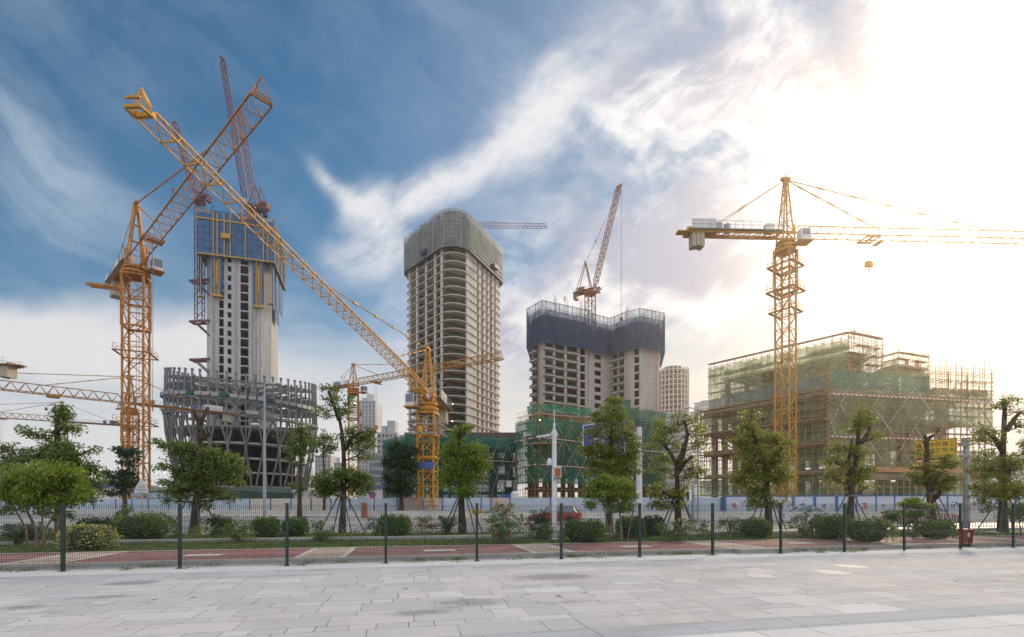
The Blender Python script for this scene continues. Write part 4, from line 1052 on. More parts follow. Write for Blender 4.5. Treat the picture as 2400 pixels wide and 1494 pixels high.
# ---- mid green netted tiers in front of the twin blocks
gC = W(1262, 108); gL = W(1211, 116); gM = W(1372, 118); gR = W(1486, 126)
go = thing('green_netted_block', 'stepped scaffolding block in bright green netting below the twin towers', 'building', (*gC, 0))
low = [gL, gC, gM, gR, W(1556, 138), (W(1556, 138)[0], 150), (gL[0]+4, 150)]
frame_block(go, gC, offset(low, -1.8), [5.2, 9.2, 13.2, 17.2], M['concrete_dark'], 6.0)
zg = zof(985, 112)
for i, (a, b) in enumerate(((gL, gC), (gC, gM), (gM, gR))):
    z1_ = zg-(0.0 if i < 2 else 1.0)
    billow_net('safety_net', go, gC, a, b, 6.2, z1_, M['net_green'], 0.3, 0.16, 0.6, seed=20+i)
    billow_net('safety_net', go, gC, a, b, 1.2, 2.6, M['net_green'], 0.3, 0.12, 0.2, seed=30+i)
    scaffold(go, gC, a, b, 0, z1_, 0.15, 1.4, 1.7, over=1.6)
    mb = MB(); L = math.hypot(b[0]-a[0], b[1]-a[1])
    for k in range(int(L/1.0)):
        p = lerp2(a, b, (k+random.random()*0.7)*1.0/L); mb.bar((p[0]-gC[0], p[1]-gC[1]+2.5, 0), (p[0]-gC[0]+random.uniform(-0.4, 0.4), p[1]-gC[1]+2.5, 5.2), 0.08)
    mb.bar((a[0]-gC[0], a[1]-gC[1]+2.5, 2.6), (b[0]-gC[0], b[1]-gC[1]+2.5, 2.6), 0.9, 0.07); mb.build('formwork_prop', M['rust'], go)
for i, (a, b, n) in enumerate(((gL, gC, 1), (gC, gM, 3), (gM, gR, 3))):
    for z0_, z1_ in ((6.0, 13.0), (13.0, 20.0)): braces(go, gC, a, b, z0_, z1_, 0.55, n, None, 0.07)
tape(go, gC, [gL, gC, gM, gR], 10.2, 0.6, 0.22); tape(go, gC, [gL, gC, gM, gR], 16.2, 0.6, 0.22)
# upper tier
uL = W(1238, 124); uC = W(1262, 120); uR = W(1384, 126); zu = zof(949, 121)
frame_block(go, gC, [uL, uC, uR, (uR[0], 140), (uL[0]+2, 140)], [20.5, 23.6], M['c_tb'], 6.0)
for i, (a, b) in enumerate(((uL, uC), (uC, uR))):
    billow_net('upper_net', go, gC, a, b, zu-2.0, zu, mat_net('bright_green_net', (0.06, 0.27, 0.19), 0.25) if i == 0 else bpy.data.materials['bright_green_net'], 0.3, 0.2, 0.6, seed=40+i)
    scaffold(go, gC, a, b, 17, zu, 0.15, 1.5, 1.7, over=0.8)
    billow_net('upper_net', go, gC, a, b, zg-0.5, zg+1.6, bpy.data.materials['bright_green_net'], 0.5, 0.25, 0.5, seed=44+i)
# right shoulder tier
vL = W(1475, 132); vR = W(1558, 138); zv = zof(960, 134)
billow_net('upper_net', go, gC, vL, vR, 6.0, zv, M['net_green'], 0.3, 0.2, 0.7, seed=50); scaffold(go, gC, vL, vR, 0, zv, 0.15, 1.5, 1.8)
braces(go, gC, vL, vR, 14, zv-2, 0.6, 2, None, 0.08); tape(go, gC, [vL, vR], 16, 0.6, 0.25)
frame_block(go, gC, [vL, vR, (vR[0], 150), (vL[0], 150)], [9, 14, 19, 24], M['concrete_dark'], 5)
mb = MB(); a = lerp2(gL, gC, 0.7); b = lerp2(gC, gM, 0.12)
mb.bar((a[0]-gC[0], a[1]-gC[1]-1.6, zof(1044, 110)), (b[0]-gC[0]+3.2, b[1]-gC[1]-1.6, zof(1040, 108)), 3.4, 0.25)
for k in range(5): x = a[0]-gC[0]+k*1.7; mb.bar((x, -2.6, zof(1044, 110)), (x+0.2, 0.4, zof(1044, 110)-3.2), 0.14)
mb.build('loading_platform', M['board'], go)
MB().box((W(1445, 121)[0]-gC[0], 11.4, 23), (5, 5, 7)).build('netted_stair_tower', M['net_green'], go)

# ---- the big scaffolded block at the right
rA, rB, rC = W(1634, 101), W(1940, 80), W(2322, 86.5)
ro = thing('scaffolded_block', 'large half netted concrete block wrapped in pole scaffolding at the right', 'building', (*rB, 0))
SC = mat_concrete('warm_frame_concrete', (0.46, 0.41, 0.34), 0, 0.4, (0.2, 0.15, 0.11))
nB = (rB[0]+1.4, rB[1]+2.4); nA = (rA[0]+2.4, rA[1]+1.4); nC = (rC[0]-2.2, rC[1]+2.4)
bkC = (nC[0]+6, nC[1]+27); bkA = (nA[0]+22, nA[1]+24)
full = [nA, nB, nC, bkC, bkA]
mid_x = W(2165, 84.5); cut = [nA, nB, (mid_x[0], mid_x[1]+2.0), (mid_x[0]+6, mid_x[1]+27), bkA]
for z in (2.55, 7.2): MB().prism([rel(rB, p) for p in full], z, z+0.45).build('floor_slab', SC, ro)
MB().prism([rel(rB, p) for p in cut], 11.9, 12.35).build('floor_slab', SC, ro)
for z in (15.9, 20.3): MB().prism([rel(rB, p) for p in full], z, z+0.6).build('floor_slab', SC, ro)
for z in (7.2, 11.9, 15.9, 20.3):                         # edge beams on the left side
    mb = MB(); wall_panel(mb, rel(rB, (nA[0]-0.5, nA[1]-0.3)), rel(rB, (nB[0]-0.5, nB[1]-0.3)), z-0.5, z+0.35, 0.4); mb.build('edge_beam', SC, ro)
for (poly_, zt_, st_) in ((full, 20.3, 7.4),):
    ins = offset([rel(rB, p) for p in poly_], -1.4)
    for (x, y, nx, ny) in along(ins, 6.6):
        mb = MB(); mb.box((x, y, zt_/2), (0.95, 0.95, zt_), math.atan2(ny, nx)); mb.build('column', SC, ro)
for (x, y) in ((12, 12), (22, 13), (2, 16), (-2, 22), (10, 24)): MB().box((x, y, 10.1), (0.9, 0.9, 20.2)).build('column', SC, ro)
# upper setback block
uA, uB, uC2 = W(1662, 106), W(1990, 86), W(2066, 89.5)
uB2 = (uB[0], uB[1]); upoly = [uA, uB, uC2, (uC2[0]+4, uC2[1]+16), (uA[0]+20, uA[1]+12)]
zr = zof(779, 86)
upr = offset([rel(rB, p) for p in upoly], -1.6)
for z in (24.6, 28.3): MB().prism(upr, z, z+0.4).build('floor_slab', SC, ro)
for (x, y, nx, ny) in along(offset(upr, -0.8), 6.5): MB().box((x, y, 24.4), (0.7, 0.7, 8.6), math.atan2(ny, nx)).build('column', SC, ro)
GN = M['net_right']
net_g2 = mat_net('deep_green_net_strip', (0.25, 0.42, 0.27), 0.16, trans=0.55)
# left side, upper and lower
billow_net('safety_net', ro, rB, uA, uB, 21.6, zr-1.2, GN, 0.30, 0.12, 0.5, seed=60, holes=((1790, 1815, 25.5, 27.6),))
scaffold(ro, rB, uA, uB, 20.5, zr-1.2, 0.15, 1.35, 1.75, over=0.8, th=0.07)
billow_net('faded_net', ro, rB, rA, rB, 20.6, 22.4, M['net_fade'], 0.9, 0.25, 0.3, seed=62)
# storey strips hanging between slabs
for (za, zb_, sd, mt) in ((15.9, 20.2, 63, GN), (11.9, 15.6, 64, net_g2), (7.4, 11.4, 65, net_g2), (2.7, 6.7, 66, net_g2), (0.3, 2.4, 67, net_g2)):
    u0 = 0.30 if za in (7.4, ) else (0.33 if za == 11.9 else 0.0)
    a = lerp2(rA, rB, u0); billow_net('safety_net', ro, rB, a, rB, za+0.4, zb_-0.3, mt, -0.9, 0.35, 0.4, seed=sd)
scaffold(ro, rB, rA, rB, 0, 20.6, 0.2, 1.15, 1.75, over=0.6)
for z in (6.9, 11.5, 15.6, 20.3):                         # timber edges and props under each floor
    mb = MB(); wall_panel(mb, rel(rB, (rA[0]-0.3, rA[1])), rel(rB, (rB[0]-0.3, rB[1])), z-0.05, z+0.10, 1.0); mb.build('edge_board', M['board'], ro)
mb = MB(); L = math.hypot(rB[0]-rA[0], rB[1]-rA[1])
for z in (11.9, 15.9, 20.3):
    for k in range(int(L/0.55)):
        p = lerp2(rA, rB, (k+random.random()*0.6)*0.55/L); q = rel(rB, p); mb.bar((q[0]+0.9, q[1]+0.5, z-0.1), (q[0]+0.9+random.uniform(-.3, .3), q[1]+0.5, z-random.uniform(0.9, 2.6)), 0.09)
q0, q1 = rel(rB, rA), rel(rB, rB)
for z in (11.2, 15.2, 19.6): mb.bar((q0[0]+0.9, q0[1]+0.5, z), (q1[0]+0.9, q1[1]+0.5, z), 0.7, 0.06)
mb.build('formwork_prop', M['rust'], ro)
# right side
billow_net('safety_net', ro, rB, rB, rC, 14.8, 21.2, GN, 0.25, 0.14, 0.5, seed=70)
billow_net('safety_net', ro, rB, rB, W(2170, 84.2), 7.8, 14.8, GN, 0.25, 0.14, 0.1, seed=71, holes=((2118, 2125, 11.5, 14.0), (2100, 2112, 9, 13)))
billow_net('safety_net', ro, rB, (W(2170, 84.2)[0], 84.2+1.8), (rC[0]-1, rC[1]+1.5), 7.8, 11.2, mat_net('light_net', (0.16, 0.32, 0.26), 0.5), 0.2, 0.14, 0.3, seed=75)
pe = W(2170, 84.2)
billow_net('pale_net', ro, rB, rB, W(2172, 84.2), 20.6, 23.4, mat_net('pale_green_net', (0.16, 0.30, 0.22), 0.32), 0.55, 0.25, 0.5, seed=72)
billow_net('safety_net', ro, rB, (rB[0]+0.8, rB[1]+3.2), (rC[0]-0.8, rC[1]+3.2), 0.3, 5.6, net_g2, 0.0, 0.3, 0.2, seed=73)
scaffold(ro, rB, rB, rC, 0.0, 21.0, 0.15, 1.35, 1.55, over=2.6, th=0.07)
scaffold(ro, rB, W(2172, 84.6), rC, 20, 23.5, 0.15, 2.0, 1.55, over=2.4, boards=False)
tape(ro, rB, [rB, rC], 19.4, 0.55, 0.26); tape(ro, rB, [lerp2(rA, rB, 0.97), rB], 19.4, 0.55, 0.26); tape(ro, rB, [rB, rC], 12.5, 0.55, 0.22)
for z0_, z1_ in ((7.6, 14.6), (14.6, 21.2)): braces(ro, rB, lerp2(rB, rC, 0.16), rC, z0_, z1_, 0.6, 5, None, 0.075); braces(ro, rB, rB, lerp2(rB, rC, 0.11), z0_, z1_, 0.6, 1, None, 0.075)
mb = MB(); wall_panel(mb, rel(rB, (W(2040, 80.7)[0], 80.6)), rel(rB, (rC[0]+0.3, rC[1]-1.0)), 6.9, 7.75, 0.2); mb.build('plywood_fascia', M['plank'], ro)
mb = MB(); wall_panel(mb, rel(rB, (rB[0]+8, rB[1]+2.0)), rel(rB, (rC[0]-0.5, rC[1]+2.0)), 5.7, 6.8, 0.3); mb.build('edge_beam', SC, ro)
# upper block: scaffold on the right side, roof rails, rakers
scaffold(ro, rB, uB, uC2, 20.5, zr-0.6, 0.15, 1.3, 1.6, over=0.8); billow_net('thin_net', ro, rB, uB, uC2, 21, zr-1.2, mat_net('very_thin_net', (0.22, 0.26, 0.17), 0.66), 0.3, 0.12, 0.7, seed=80)
scaffold(ro, rB, uC2, (uC2[0]+4, uC2[1]+16), 20.5, zr-0.6, 0.15, 1.6, 1.7, over=0.6, boards=False)
for a, b in ((uA, uB), (uB, uC2)): mb = MB(); wall_panel(mb, rel(rB, a), rel(rB, b), zr-0.1, zr+0.08, 0.7); mb.build('roof_edge_board', M['board'], ro)
braces(ro, rB, lerp2(uA, uB, 0.04), lerp2(uA, uB, 0.5), 22.4, 28.0, 0.6, 3, None, 0.07); braces(ro, rB, lerp2(uA, uB, 0.62), uB, 23.4, 29.5, 0.6, 1, None, 0.07)
mb = MB()
for k in range(26):
    u = random.random(); p = rel(rB, lerp2(uA, uB, u)); mb.box((p[0]+1.0, p[1]+0.8, zr-2.2), (random.uniform(0.4, 2.2), 0.8, random.uniform(0.3, 1.1)), -0.9)
mb.build('stacked_form_panels', net_g2, ro)
# second small roof tower
sA, sB_, sC_ = W(2066, 98), W(2106, 95), W(2176, 98); zs = zof(826, 95)
scaffold(ro, rB, sA, sB_, 20.5, zs-0.3, 0.1, 1.3, 1.6, over=0.9); scaffold(ro, rB, sB_, sC_, 20.5, zs-0.3, 0.1, 1.3, 1.6, over=0.9)
MB().prism([rel(rB, p) for p in (sA, sB_, sC_, (sC_[0], 108), (sA[0]+2, 108))], zs-2.6, zs-2.2).build('floor_slab', SC, ro)
billow_net('thin_net', ro, rB, sB_, sC_, 21, zs-3.4, GN, 0.3, 0.1, 0.4, seed=82); billow_net('thin_net', ro, rB, sA, sB_, 21, zs-1.5, GN, 0.3, 0.1, 0.4, seed=83)
for (px, Y) in ((2095, 100), (2125, 100), (2150, 100)): p = rel(rB, W(px, Y)); MB().box((p[0], p[1], zs-4), (0.5, 0.5, 8)).build('column', SC, ro)
for a, b in ((sA, sB_), (sB_, sC_)): mb = MB(); wall_panel(mb, rel(rB, a), rel(rB, b), zs-0.1, zs+0.08, 0.6); mb.build('roof_edge_board', M['board'], ro)
mb = MB()
for k in range(18):
    p = rel(rB, lerp2(pe, rC, random.random())); mb.box((p[0], p[1]+1.4, 21.2+random.random()*0.4), (random.uniform(0.5, 2.0), 1.0, random.uniform(0.3, 1.0)))
for k in range(11): p = rel(rB, lerp2(pe, rC, k/11)); mb.bar((p[0], p[1]+1, 20.5), (p[0], p[1]+1, 25.5+random.random()), 0.06)
mb.build('rebar_bundle', M['pole'], ro)
# left low terrace of the block
tA, tB_ = W(1624, 100), W(1660, 97)
scaffold(ro, rB, W(1622, 103), rA, 0, 19, 0.4, 1.3, 1.8, over=0.6); billow_net('pale_net', ro, rB, W(1622, 103), lerp2(rA, rB, 0.08), 19.6, 20.8, mat_net('pale_terrace_net', (0.2, 0.3, 0.25), 0.4), 0.6, 0.2, 0.4, seed=90)

# ------------------------------------------------------------------ finished buildings far behind
M['white_wall'] = mat_paint('pale_render', (0.52, 0.53, 0.55), 0.1, 0.05, 0.7, 0, 0.1, (0.35, 0.35, 0.36))
M['grey_wall'] = mat_paint('grey_render', (0.36, 0.38, 0.41), 0.1, 0.05, 0.7, 0, 0.1, (0.25, 0.25, 0.27))
M['glass_blue'] = mat_glass('blue_glass', (0.10, 0.16, 0.22), 0.15)
def block(label, px0, px1, pyt, Y, depth, storey=3.1, bays=5, mat='white_wall', rz=0.0, crown=0, balc=False, wfrac=0.55, group='finished buildings far behind', maxw=96, pyb=1165):
    w = (px1-px0)*Y/F; X = ((px0+px1)/2-CX)*Y/F; hgt = zof(pyt, Y)
    r = thing('far_building', label, 'building', (X, Y, 0), rz, group)
    MB().box((0, depth/2, hgt/2), (w, depth, hgt)).build('wall', M[mat], r)
    if crown: mb = MB(); mb.box((w*0.1, depth/2, hgt+crown/2), (w*0.4, depth*0.5, crown)); mb.box((-w*0.28, depth/2, hgt+crown*0.3), (w*0.25, depth*0.4, crown*0.6)); mb.build('roof_house', M[mat], r)
    zmin = max(3.0, zof(pyb, Y)); nf = int((hgt-zmin)/storey)
    while nf*bays > maxw: nf -= 1
    wb = w/bays; mb = MB(); mb.box((0, 0.0, 0), (wb*wfrac, 0.3, storey*0.52)); w0 = None
    for k in range(nf):
        for i in range(bays):
            loc = (-w/2+wb*(i+0.5), -0.02, hgt-storey*(k+0.62))
            if w0 is None: w0 = mb.build('window', M['window'], r); w0.location = loc
            else: clone(w0, r, loc)
    if balc:
        mb = MB()
        for k in range(nf+1): mb.box((0, -0.4, hgt-storey*k-0.15), (w*1.02, 0.9, 0.35))
        mb.build('balcony_band', M[mat], r)
    return r
block('slim pale apartment tower behind the slim orange crane', 838, 880, 940, 420, 22, 3.2, 5, balc=True, crown=7)
block('white stepped block left of the dark green netted podium', 884, 931, 1014, 300, 18, 3.3, 5, crown=8)
block('blue glazed office block low between the trees behind the middle crane', 866, 935, 1062, 240, 20, 3.6, 9, 'grey_wall', wfrac=0.82)
block('pale tower low between the podium lattice and the sparse tree', 738, 775, 1068, 380, 20, 3.1, 5, balc=True)
block('white apartment slab right beside the round podium lattice', 783, 812, 1085, 350, 18, 3.1, 4, balc=True)
block('small pale high rise seen through the podium right edge', 694, 716, 1092, 400, 16, 3.2, 3)
block('narrow far tower at the foot of the left orange crane', 418, 424, 1104, 520, 12, 3.4, 1, 'grey_wall')
block('tall blue grey slab between twin towers and the scaffolded block', 1556, 1606, 966, 260, 20, 3.6, 4, 'grey_wall', wfrac=0.8)
block('far pale building at the right edge behind the yellow sign', 2325, 2420, 1068, 220, 20, 3.3, 8)
mb = MB(); 
cb = thing('blue_roofed_shed', 'low shed with bright blue roof beside the dark tree', 'shed', gnd(905, 200)); MB().box((0, 4, 4), (16, 8, 8)).build('wall', M['white_wall'], cb); MB().box((0, 4, 8.4), (17.5, 9.5, 0.8)).build('roof', M['blue_paint'], cb)
# round unfinished tower far right of the twins
FO = W(1576, 330); ft = thing('round_shell_tower', 'distant round concrete frame tower right of the twin blocks', 'tower', (*FO, 0))
n = 24; fr_ = 10.6; circ = [(fr_*math.cos(2*math.pi*i/n), fr_*math.sin(2*math.pi*i/n)) for i in range(n)]; hft = zof(868, 330)
mb = MB(); mb.prism(circ, 0, 0.5); s0 = mb.build('floor_slab', M['concrete_warm'], ft); s0.location = (0, 0, 40)
for k in range(1, int((hft-40)/3.3)+1): clone(s0, ft, (0, 0, 40+k*3.3))
for i in range(0, n): MB().box((circ[i][0]*0.96, circ[i][1]*0.96, (30+hft)/2), (0.7, 0.7, hft-30)).build('column', M['concrete_warm'], ft)
MB().prism([(x*0.55, y*0.55) for x, y in circ], 0, hft+1.5).build('core_wall', M['concrete_dark'], ft)
MB().prism([(x*1.02, y*1.02) for x, y in circ], 0, 38).build('podium', M['concrete_warm'], ft)
# site cabins and walls behind the hoarding, left
sc_ = thing('site_cabin', 'white flat roofed site cabin behind the hoarding by the left crane', 'cabin', gnd(352, 84), HA)
MB().box((0, 3, 1.9), (9.6, 5, 3.8)).build('wall', M['hoard'], sc_); MB().box((0, 3, 3.86), (10.2, 5.6, 0.16)).build('roof', mat_paint('teal_trim', (0.03, 0.11, 0.12), 0.2), sc_)
for k in (-3, 0, 3): MB().box((k, 0.45, 2.2), (1.2, 0.12, 1.1)).build('window', M['window'], sc_)
gw = MB(); A, B = gnd(196, 96), gnd(300, 92); wall_panel(gw, A, B, 0, zof(1147, 94), 0.3); tag(gw.build('boundary_wall', M['concrete_warm']), 'plain grey concrete wall behind the hoarding left of the site cabin', 'wall')
tp = thing('tarpaulin_shed', 'long shed under dark green tarpaulin below the round podium', 'shed', gnd(600, 120))
MB().add([(-9, 0, 0), (9, 0, 0), (9, 0, 4.3), (-9, 0, 5.1), (-9, 8, 0), (9, 8, 0), (9, 8, 5.6), (-9, 8, 6.2)], [(0,1,2,3), (3,2,6,7), (1,5,6,2), (0,3,7,4), (5,4,7,6)]).build('cover', mat_paint('dark_tarpaulin', (0.022, 0.05, 0.04), 0.4, 0.8, 0.6), tp)
MB().box((10.5, 3, 2.6), (4, 5, 5.2)).build('annexe', M['grey_wall'], tp)
br = thing('blue_site_gantry', 'blue steel site gantry low behind the left trees', 'gantry', gnd(238, 150)); mb = MB()
mb.box((0, 0, 7.4), (22, 3, 1.2)); 
for x in (-9, 0, 9): mb.box((x, 0, 3.5), (0.6, 0.6, 7))
mb.build('frame', M['blue_paint'], br)

# ------------------------------------------------------------------ cranes
def lat_box(mb, A, B, w, h, sec, ch, web, upv=(0,0,1), w2=None, h2=None, xbrace=False):
    A = Vector(A); B = Vector(B); d = (B-A); L = d.length; d = d/L
    x = d.cross(Vector(upv)).normalized(); y = x.cross(d).normalized()
    w2 = w if w2 is None else w2; h2 = h if h2 is None else h2
    n = max(1, round(L/sec))
    def P(i, k):
        u = i/n; ww = w+(w2-w)*u; hh = h+(h2-h)*u; a, b = ((-1,-1),(1,-1),(1,1),(-1,1))[k % 4]
        return A+d*(L*u)+x*(a*ww/2)+y*(b*hh/2)
    for k in range(4): mb.bar(P(0, k), P(n, k), ch)
    for i in range(n):
        for k in range(4):
            mb.bar(P(i, k), P(i, k+1), web)
            if xbrace: mb.bar(P(i, k), P(i+1, k+1), web); mb.bar(P(i, k+1), P(i+1, k), web)
            elif (i+k) % 2: mb.bar(P(i, k), P(i+1, k+1), web)
            else: mb.bar(P(i, k+1), P(i+1, k), web)
    for k in range(4): mb.bar(P(n, k), P(n, k+1), web)
def lat_tri(mb, A, B, w, h, sec, ch, web, tp_=1.0):
    """jib: one top chord, two bottom chords, V lacing"""
    A = Vector(A); B = Vector(B); d = (B-A); L = d.length; d = d/L
    x = d.cross(Vector((0,0,1))).normalized(); z = Vector((0,0,h)); n = max(2, round(L/sec))
    k_ = lambda u: 1-(1-tp_)*u
    bl = lambda u: A+d*(L*u)-x*(w/2*k_(u)); br = lambda u: A+d*(L*u)+x*(w/2*k_(u)); tp = lambda u: A+d*(L*u)+z*k_(u)
    for j in range(6):
        a_, b_ = j/6, (j+1)/6; c_ = ch*k_((a_+b_)/2)
        mb.bar(bl(a_), bl(b_), c_); mb.bar(br(a_), br(b_), c_); mb.bar(tp(max(a_, 0.5/n)), tp(min(b_, 1-0.5/n)), c_*1.1)
    for i in range(n):
        u0, um, u1 = i/n, (i+0.5)/n, (i+1)/n
        for q in (bl, br): mb.bar(q(u0), tp(um), web); mb.bar(tp(um), q(u1), web)
        mb.bar(bl(u0), br(u0), web); mb.bar(bl(u0), br(u1), web*0.8)
    mb.bar(bl(1), br(1), web)
def cable(mb, a, b, r=0.03, sag=0.0, n=8):
    a = Vector(a); b = Vector(b)
    pts = [a.lerp(b, i/n)-Vector((0, 0, sag*4*(i/n)*(1-i/n))) for i in range(n+1)] if sag else [a, b]
    mb.tube(pts, r, 4)
def ring_platform(mb, z, w, over, dx=0.0, rail=True, t=0.12):
    o = w/2+over
    for a, b in (((-o, -o), (o, -o)), ((o, -o), (o, o)), ((o, o), (-o, o)), ((-o, o), (-o, -o))):
        A = Vector((a[0], a[1], z)); B = Vector((b[0], b[1], z)); mb.bar(A, B, 0.35, t)
        if rail:
            for hh in (0.55, 1.1): mb.bar(A+Vector((0,0,hh)), B+Vector((0,0,hh)), 0.04)
            for k in range(4): q = A.lerp(B, k/3); mb.bar(q, q+Vector((0,0,1.1)), 0.04)

def rotz(o, a): o.rotation_euler = (0, 0, a)

def tower_crane(label, base, zj, mw, mrot, jang, jl, cl, jw, jh, hh, mat, white='white_metal', hook=None, ties=(0.38, 0.78), group='tower cranes', platforms=(), mast=True, board=None, cab_side=1, sec=None, head='taper', deckbox=None, far=False, cl_ballast=3, tw=1.0, jtaper=1.0):
    r = thing('tower_crane', label, 'crane', (base[0], base[1], base[2] if len(base) > 2 else 0), 0, group)
    b0 = base[2] if len(base) > 2 else 0; zj = zj-b0
    ca, sa = math.cos(jang), math.sin(jang)
    def J(l, s_=0.0, z=0.0): return Vector((ca*l-sa*s_, sa*l+ca*s_, zj+z))
    def rotpart(mb, a):                                   # spin a mesh about the crane's own axis
        c, s_ = math.cos(a), math.sin(a); mb.v = [(x*c-y*s_, x*s_+y*c, z) for x, y, z in mb.v]
    ztop = zj-2.2*tw
    if mast:
        mb = MB(); lat_box(mb, (0,0,0), (0,0,ztop), mw, mw, sec or mw*0.95, 0.20*mw/2, 0.09*mw/2, (0,1,0), xbrace=False)
        # bolted joints between mast sections
        k = 0; z = 0
        while z < ztop:
            for a, b in ((-1,-1),(1,-1),(1,1),(-1,1)): mb.box((a*mw/2, b*mw/2, z), (0.3*mw/2, 0.3*mw/2, 0.22))
            z += mw*1.9
        # ladder inside
        mb2 = MB()
        for sx in (-0.2, 0.2): mb2.bar((sx, 0.25*mw, 0), (sx, 0.25*mw, ztop), 0.05)
        for i in range(int(ztop/0.6)): mb2.bar((-0.2, 0.25*mw, 0.6*i+0.3), (0.2, 0.25*mw, 0.6*i+0.3), 0.03)
        rotpart(mb, mrot); rotpart(mb2, mrot)
        mb.build('mast', mat, r); mb2.build('ladder', mat, r)
        mb = MB(); mb.box((0, 0, 0.4), (mw*2.2, mw*2.2, 0.9), mrot); mb.build('footing', M['concrete'], r)
        for (z, over, mt) in platforms:
            mb = MB(); ring_platform(mb, z, mw, over); rotpart(mb, mrot); mb.build('platform', mt or mat, r)
        # climbing frame
        mb = MB(); zc = ztop-mw*3.0
        for z in (zc, zc+mw*1.5, ztop-0.15): 
            o = mw/2+0.18
            for a, b in (((-o, -o), (o, -o)), ((o, -o), (o, o)), ((o, o), (-o, o)), ((-o, o), (-o, -o))): mb.bar((*a, z), (*b, z), 0.14, 0.3)
        for a, b in ((-1,-1),(1,-1),(1,1),(-1,1)): mb.bar((a*o, b*o, zc), (a*o, b*o, ztop), 0.13)
        rotpart(mb, mrot); mb.build('climbing_frame', mat, r)
    Ymid = base[1]
    # slewing unit: ring and stepped turntable
    mb = MB(); w = mw*0.62
    mb.lathe([(w, ztop), (w*1.15, ztop+0.25), (w*1.15, ztop+0.55), (w*0.85, ztop+0.6), (w*0.85, ztop+0.9), (w*1.05, ztop+0.95), (w*1.05, ztop+1.2)], n=20)
    for a, b in ((-1,-1),(1,-1),(1,1),(-1,1)):
        q = J(a*mw*0.42, b*mw*0.42, 0); mb.bar((q.x, q.y, ztop+1.2), (q.x, q.y, zj+jh*0.9), 0.16*tw)
        q2 = J(b*mw*0.42*(1 if a == b else -1), a*mw*0.42*(1 if a != b else 1), 0)
    for s_ in (-1, 1):
        mb.bar(J(-mw*0.42, s_*mw*0.42, ztop+1.2-zj), J(mw*0.42, s_*mw*0.42, 0.3), 0.1*tw); mb.bar(J(mw*0.42, s_*mw*0.42, ztop+1.2-zj), J(-mw*0.42, s_*mw*0.42, 0.3), 0.1*tw)
        mb.bar(J(-mw*0.6, s_*mw*0.42, 0.0), J(mw*0.6, s_*mw*0.42, 0.0), 0.18*tw, 0.3*tw)
    mb.build('slewing_unit', mat, r)
    # cab hanging on an outrigger
    cs = cab_side
    cbc = J(mw*0.75, cs*(mw*0.5+0.95), -1.0)
    mb = MB(); c = J(mw*0.75, cs*(mw*0.5+0.95), -1.0)
    cw, cd, chh = 1.1*tw, 1.4*tw, 1.6*tw
    body = MB(); body.box((c.x, c.y, c.z), (cd, cw, chh), jang)
    ob = body.build('cab', M[white], r)
    wn = MB()
    f = J(mw*0.75+cd/2+0.015, cs*(mw*0.5+0.95), -0.75); wn.box((f.x, f.y, f.z), (0.03, cw*0.84, chh*0.62), jang)
    wn.build('window', M['window'], ob)
    for sd in (-1, 1): f = J(mw*0.75, cs*(mw*0.5+0.95)+sd*(cw/2+0.015), -0.7); MB().box((f.x, f.y, f.z), (cd*0.7, 0.03, chh*0.5), jang).build('window', M['window'], ob)
    mb = MB(); f = J(mw*0.75, cs*(mw*0.5+0.75), -1.0-chh/2-0.08); mb.box((f.x, f.y, f.z), (cd+0.7, cw+0.7, 0.12), jang); mb.build('cab_platform', mat, r)
    # tower head
    mb = MB()
    if head == 'taper':
        lat_box(mb, J(0, 0, jh*0.2), J(0, 0, hh), mw*0.72, mw*0.72, mw*0.8, 0.15*tw, 0.07*tw, (ca, sa, 0), w2=0.35, h2=0.35)
    else:                                                 # two raked legs joined by rungs
        for s_ in (-1, 1):
            mb.bar(J(0.3, s_*mw*0.38, 0), J(0, s_*0.18, hh), 0.26*tw, 0.34*tw)
            mb.bar(J(-mw*0.55, s_*mw*0.38, 0), J(0, s_*0.18, hh), 0.12*tw)
        for k in (0.3, 0.6, 0.85): mb.bar(J(0.3*(1-k), -mw*0.38*(1-k)-0.18*k, hh*k), J(0.3*(1-k), mw*0.38*(1-k)+0.18*k, hh*k), 0.18*tw)
        mb.box(J(0, 0, hh-0.8), (0.5, 0.55, 1.8), jang)
    mb.box(J(0, 0, hh+0.1), (1.3*tw, 0.5, 0.35), jang); mb.bar(J(0, 0, hh), J(0, 0, hh+1.0), 0.08)
    mb.build('tower_head', mat, r)
    mb = MB()
    lx = J(-mw*0.1, mw*0.5, 0)
    for s_ in (0, 0.4): mb.bar(J(s_-0.2, mw*0.45, 0.3), J(s_*0.5-0.1, 0.35, hh-0.3), 0.04)
    for k in range(int(hh/0.5)): u = k/(hh/0.5); mb.bar(J(-0.2, mw*0.45*(1-u)+0.35*u, 0.3+(hh-0.6)*u), J(0.2, mw*0.45*(1-u)+0.35*u, 0.3+(hh-0.6)*u), 0.03)
    mb.build('ladder', mat, r)
    # jib
    mb = MB(); lat_tri(mb, J(mw*0.5, 0), J(jl, 0), jw, jh, jh*1.15, (0.078 if Ymid < 70 else 0.11 if Ymid < 110 else 0.16)*tw, (0.040 if Ymid < 70 else 0.055 if Ymid < 110 else 0.085)*tw, jtaper)
    jw = jw*jtaper; jh = jh*jtaper
    ex = J(jl, 0); 
    mb.bar(J(jl-0.1, -jw*0.55, 0.1), J(jl-0.1, jw*0.55, 0.1), 0.2, 0.14); mb.bar(J(jl+0.45, -jw*0.4, 0.0), J(jl+0.45, jw*0.4, 0.0), 0.12); mb.bar(J(jl+0.45, -jw*0.4, 0.35), J(jl+0.45, jw*0.4, 0.35), 0.09); 
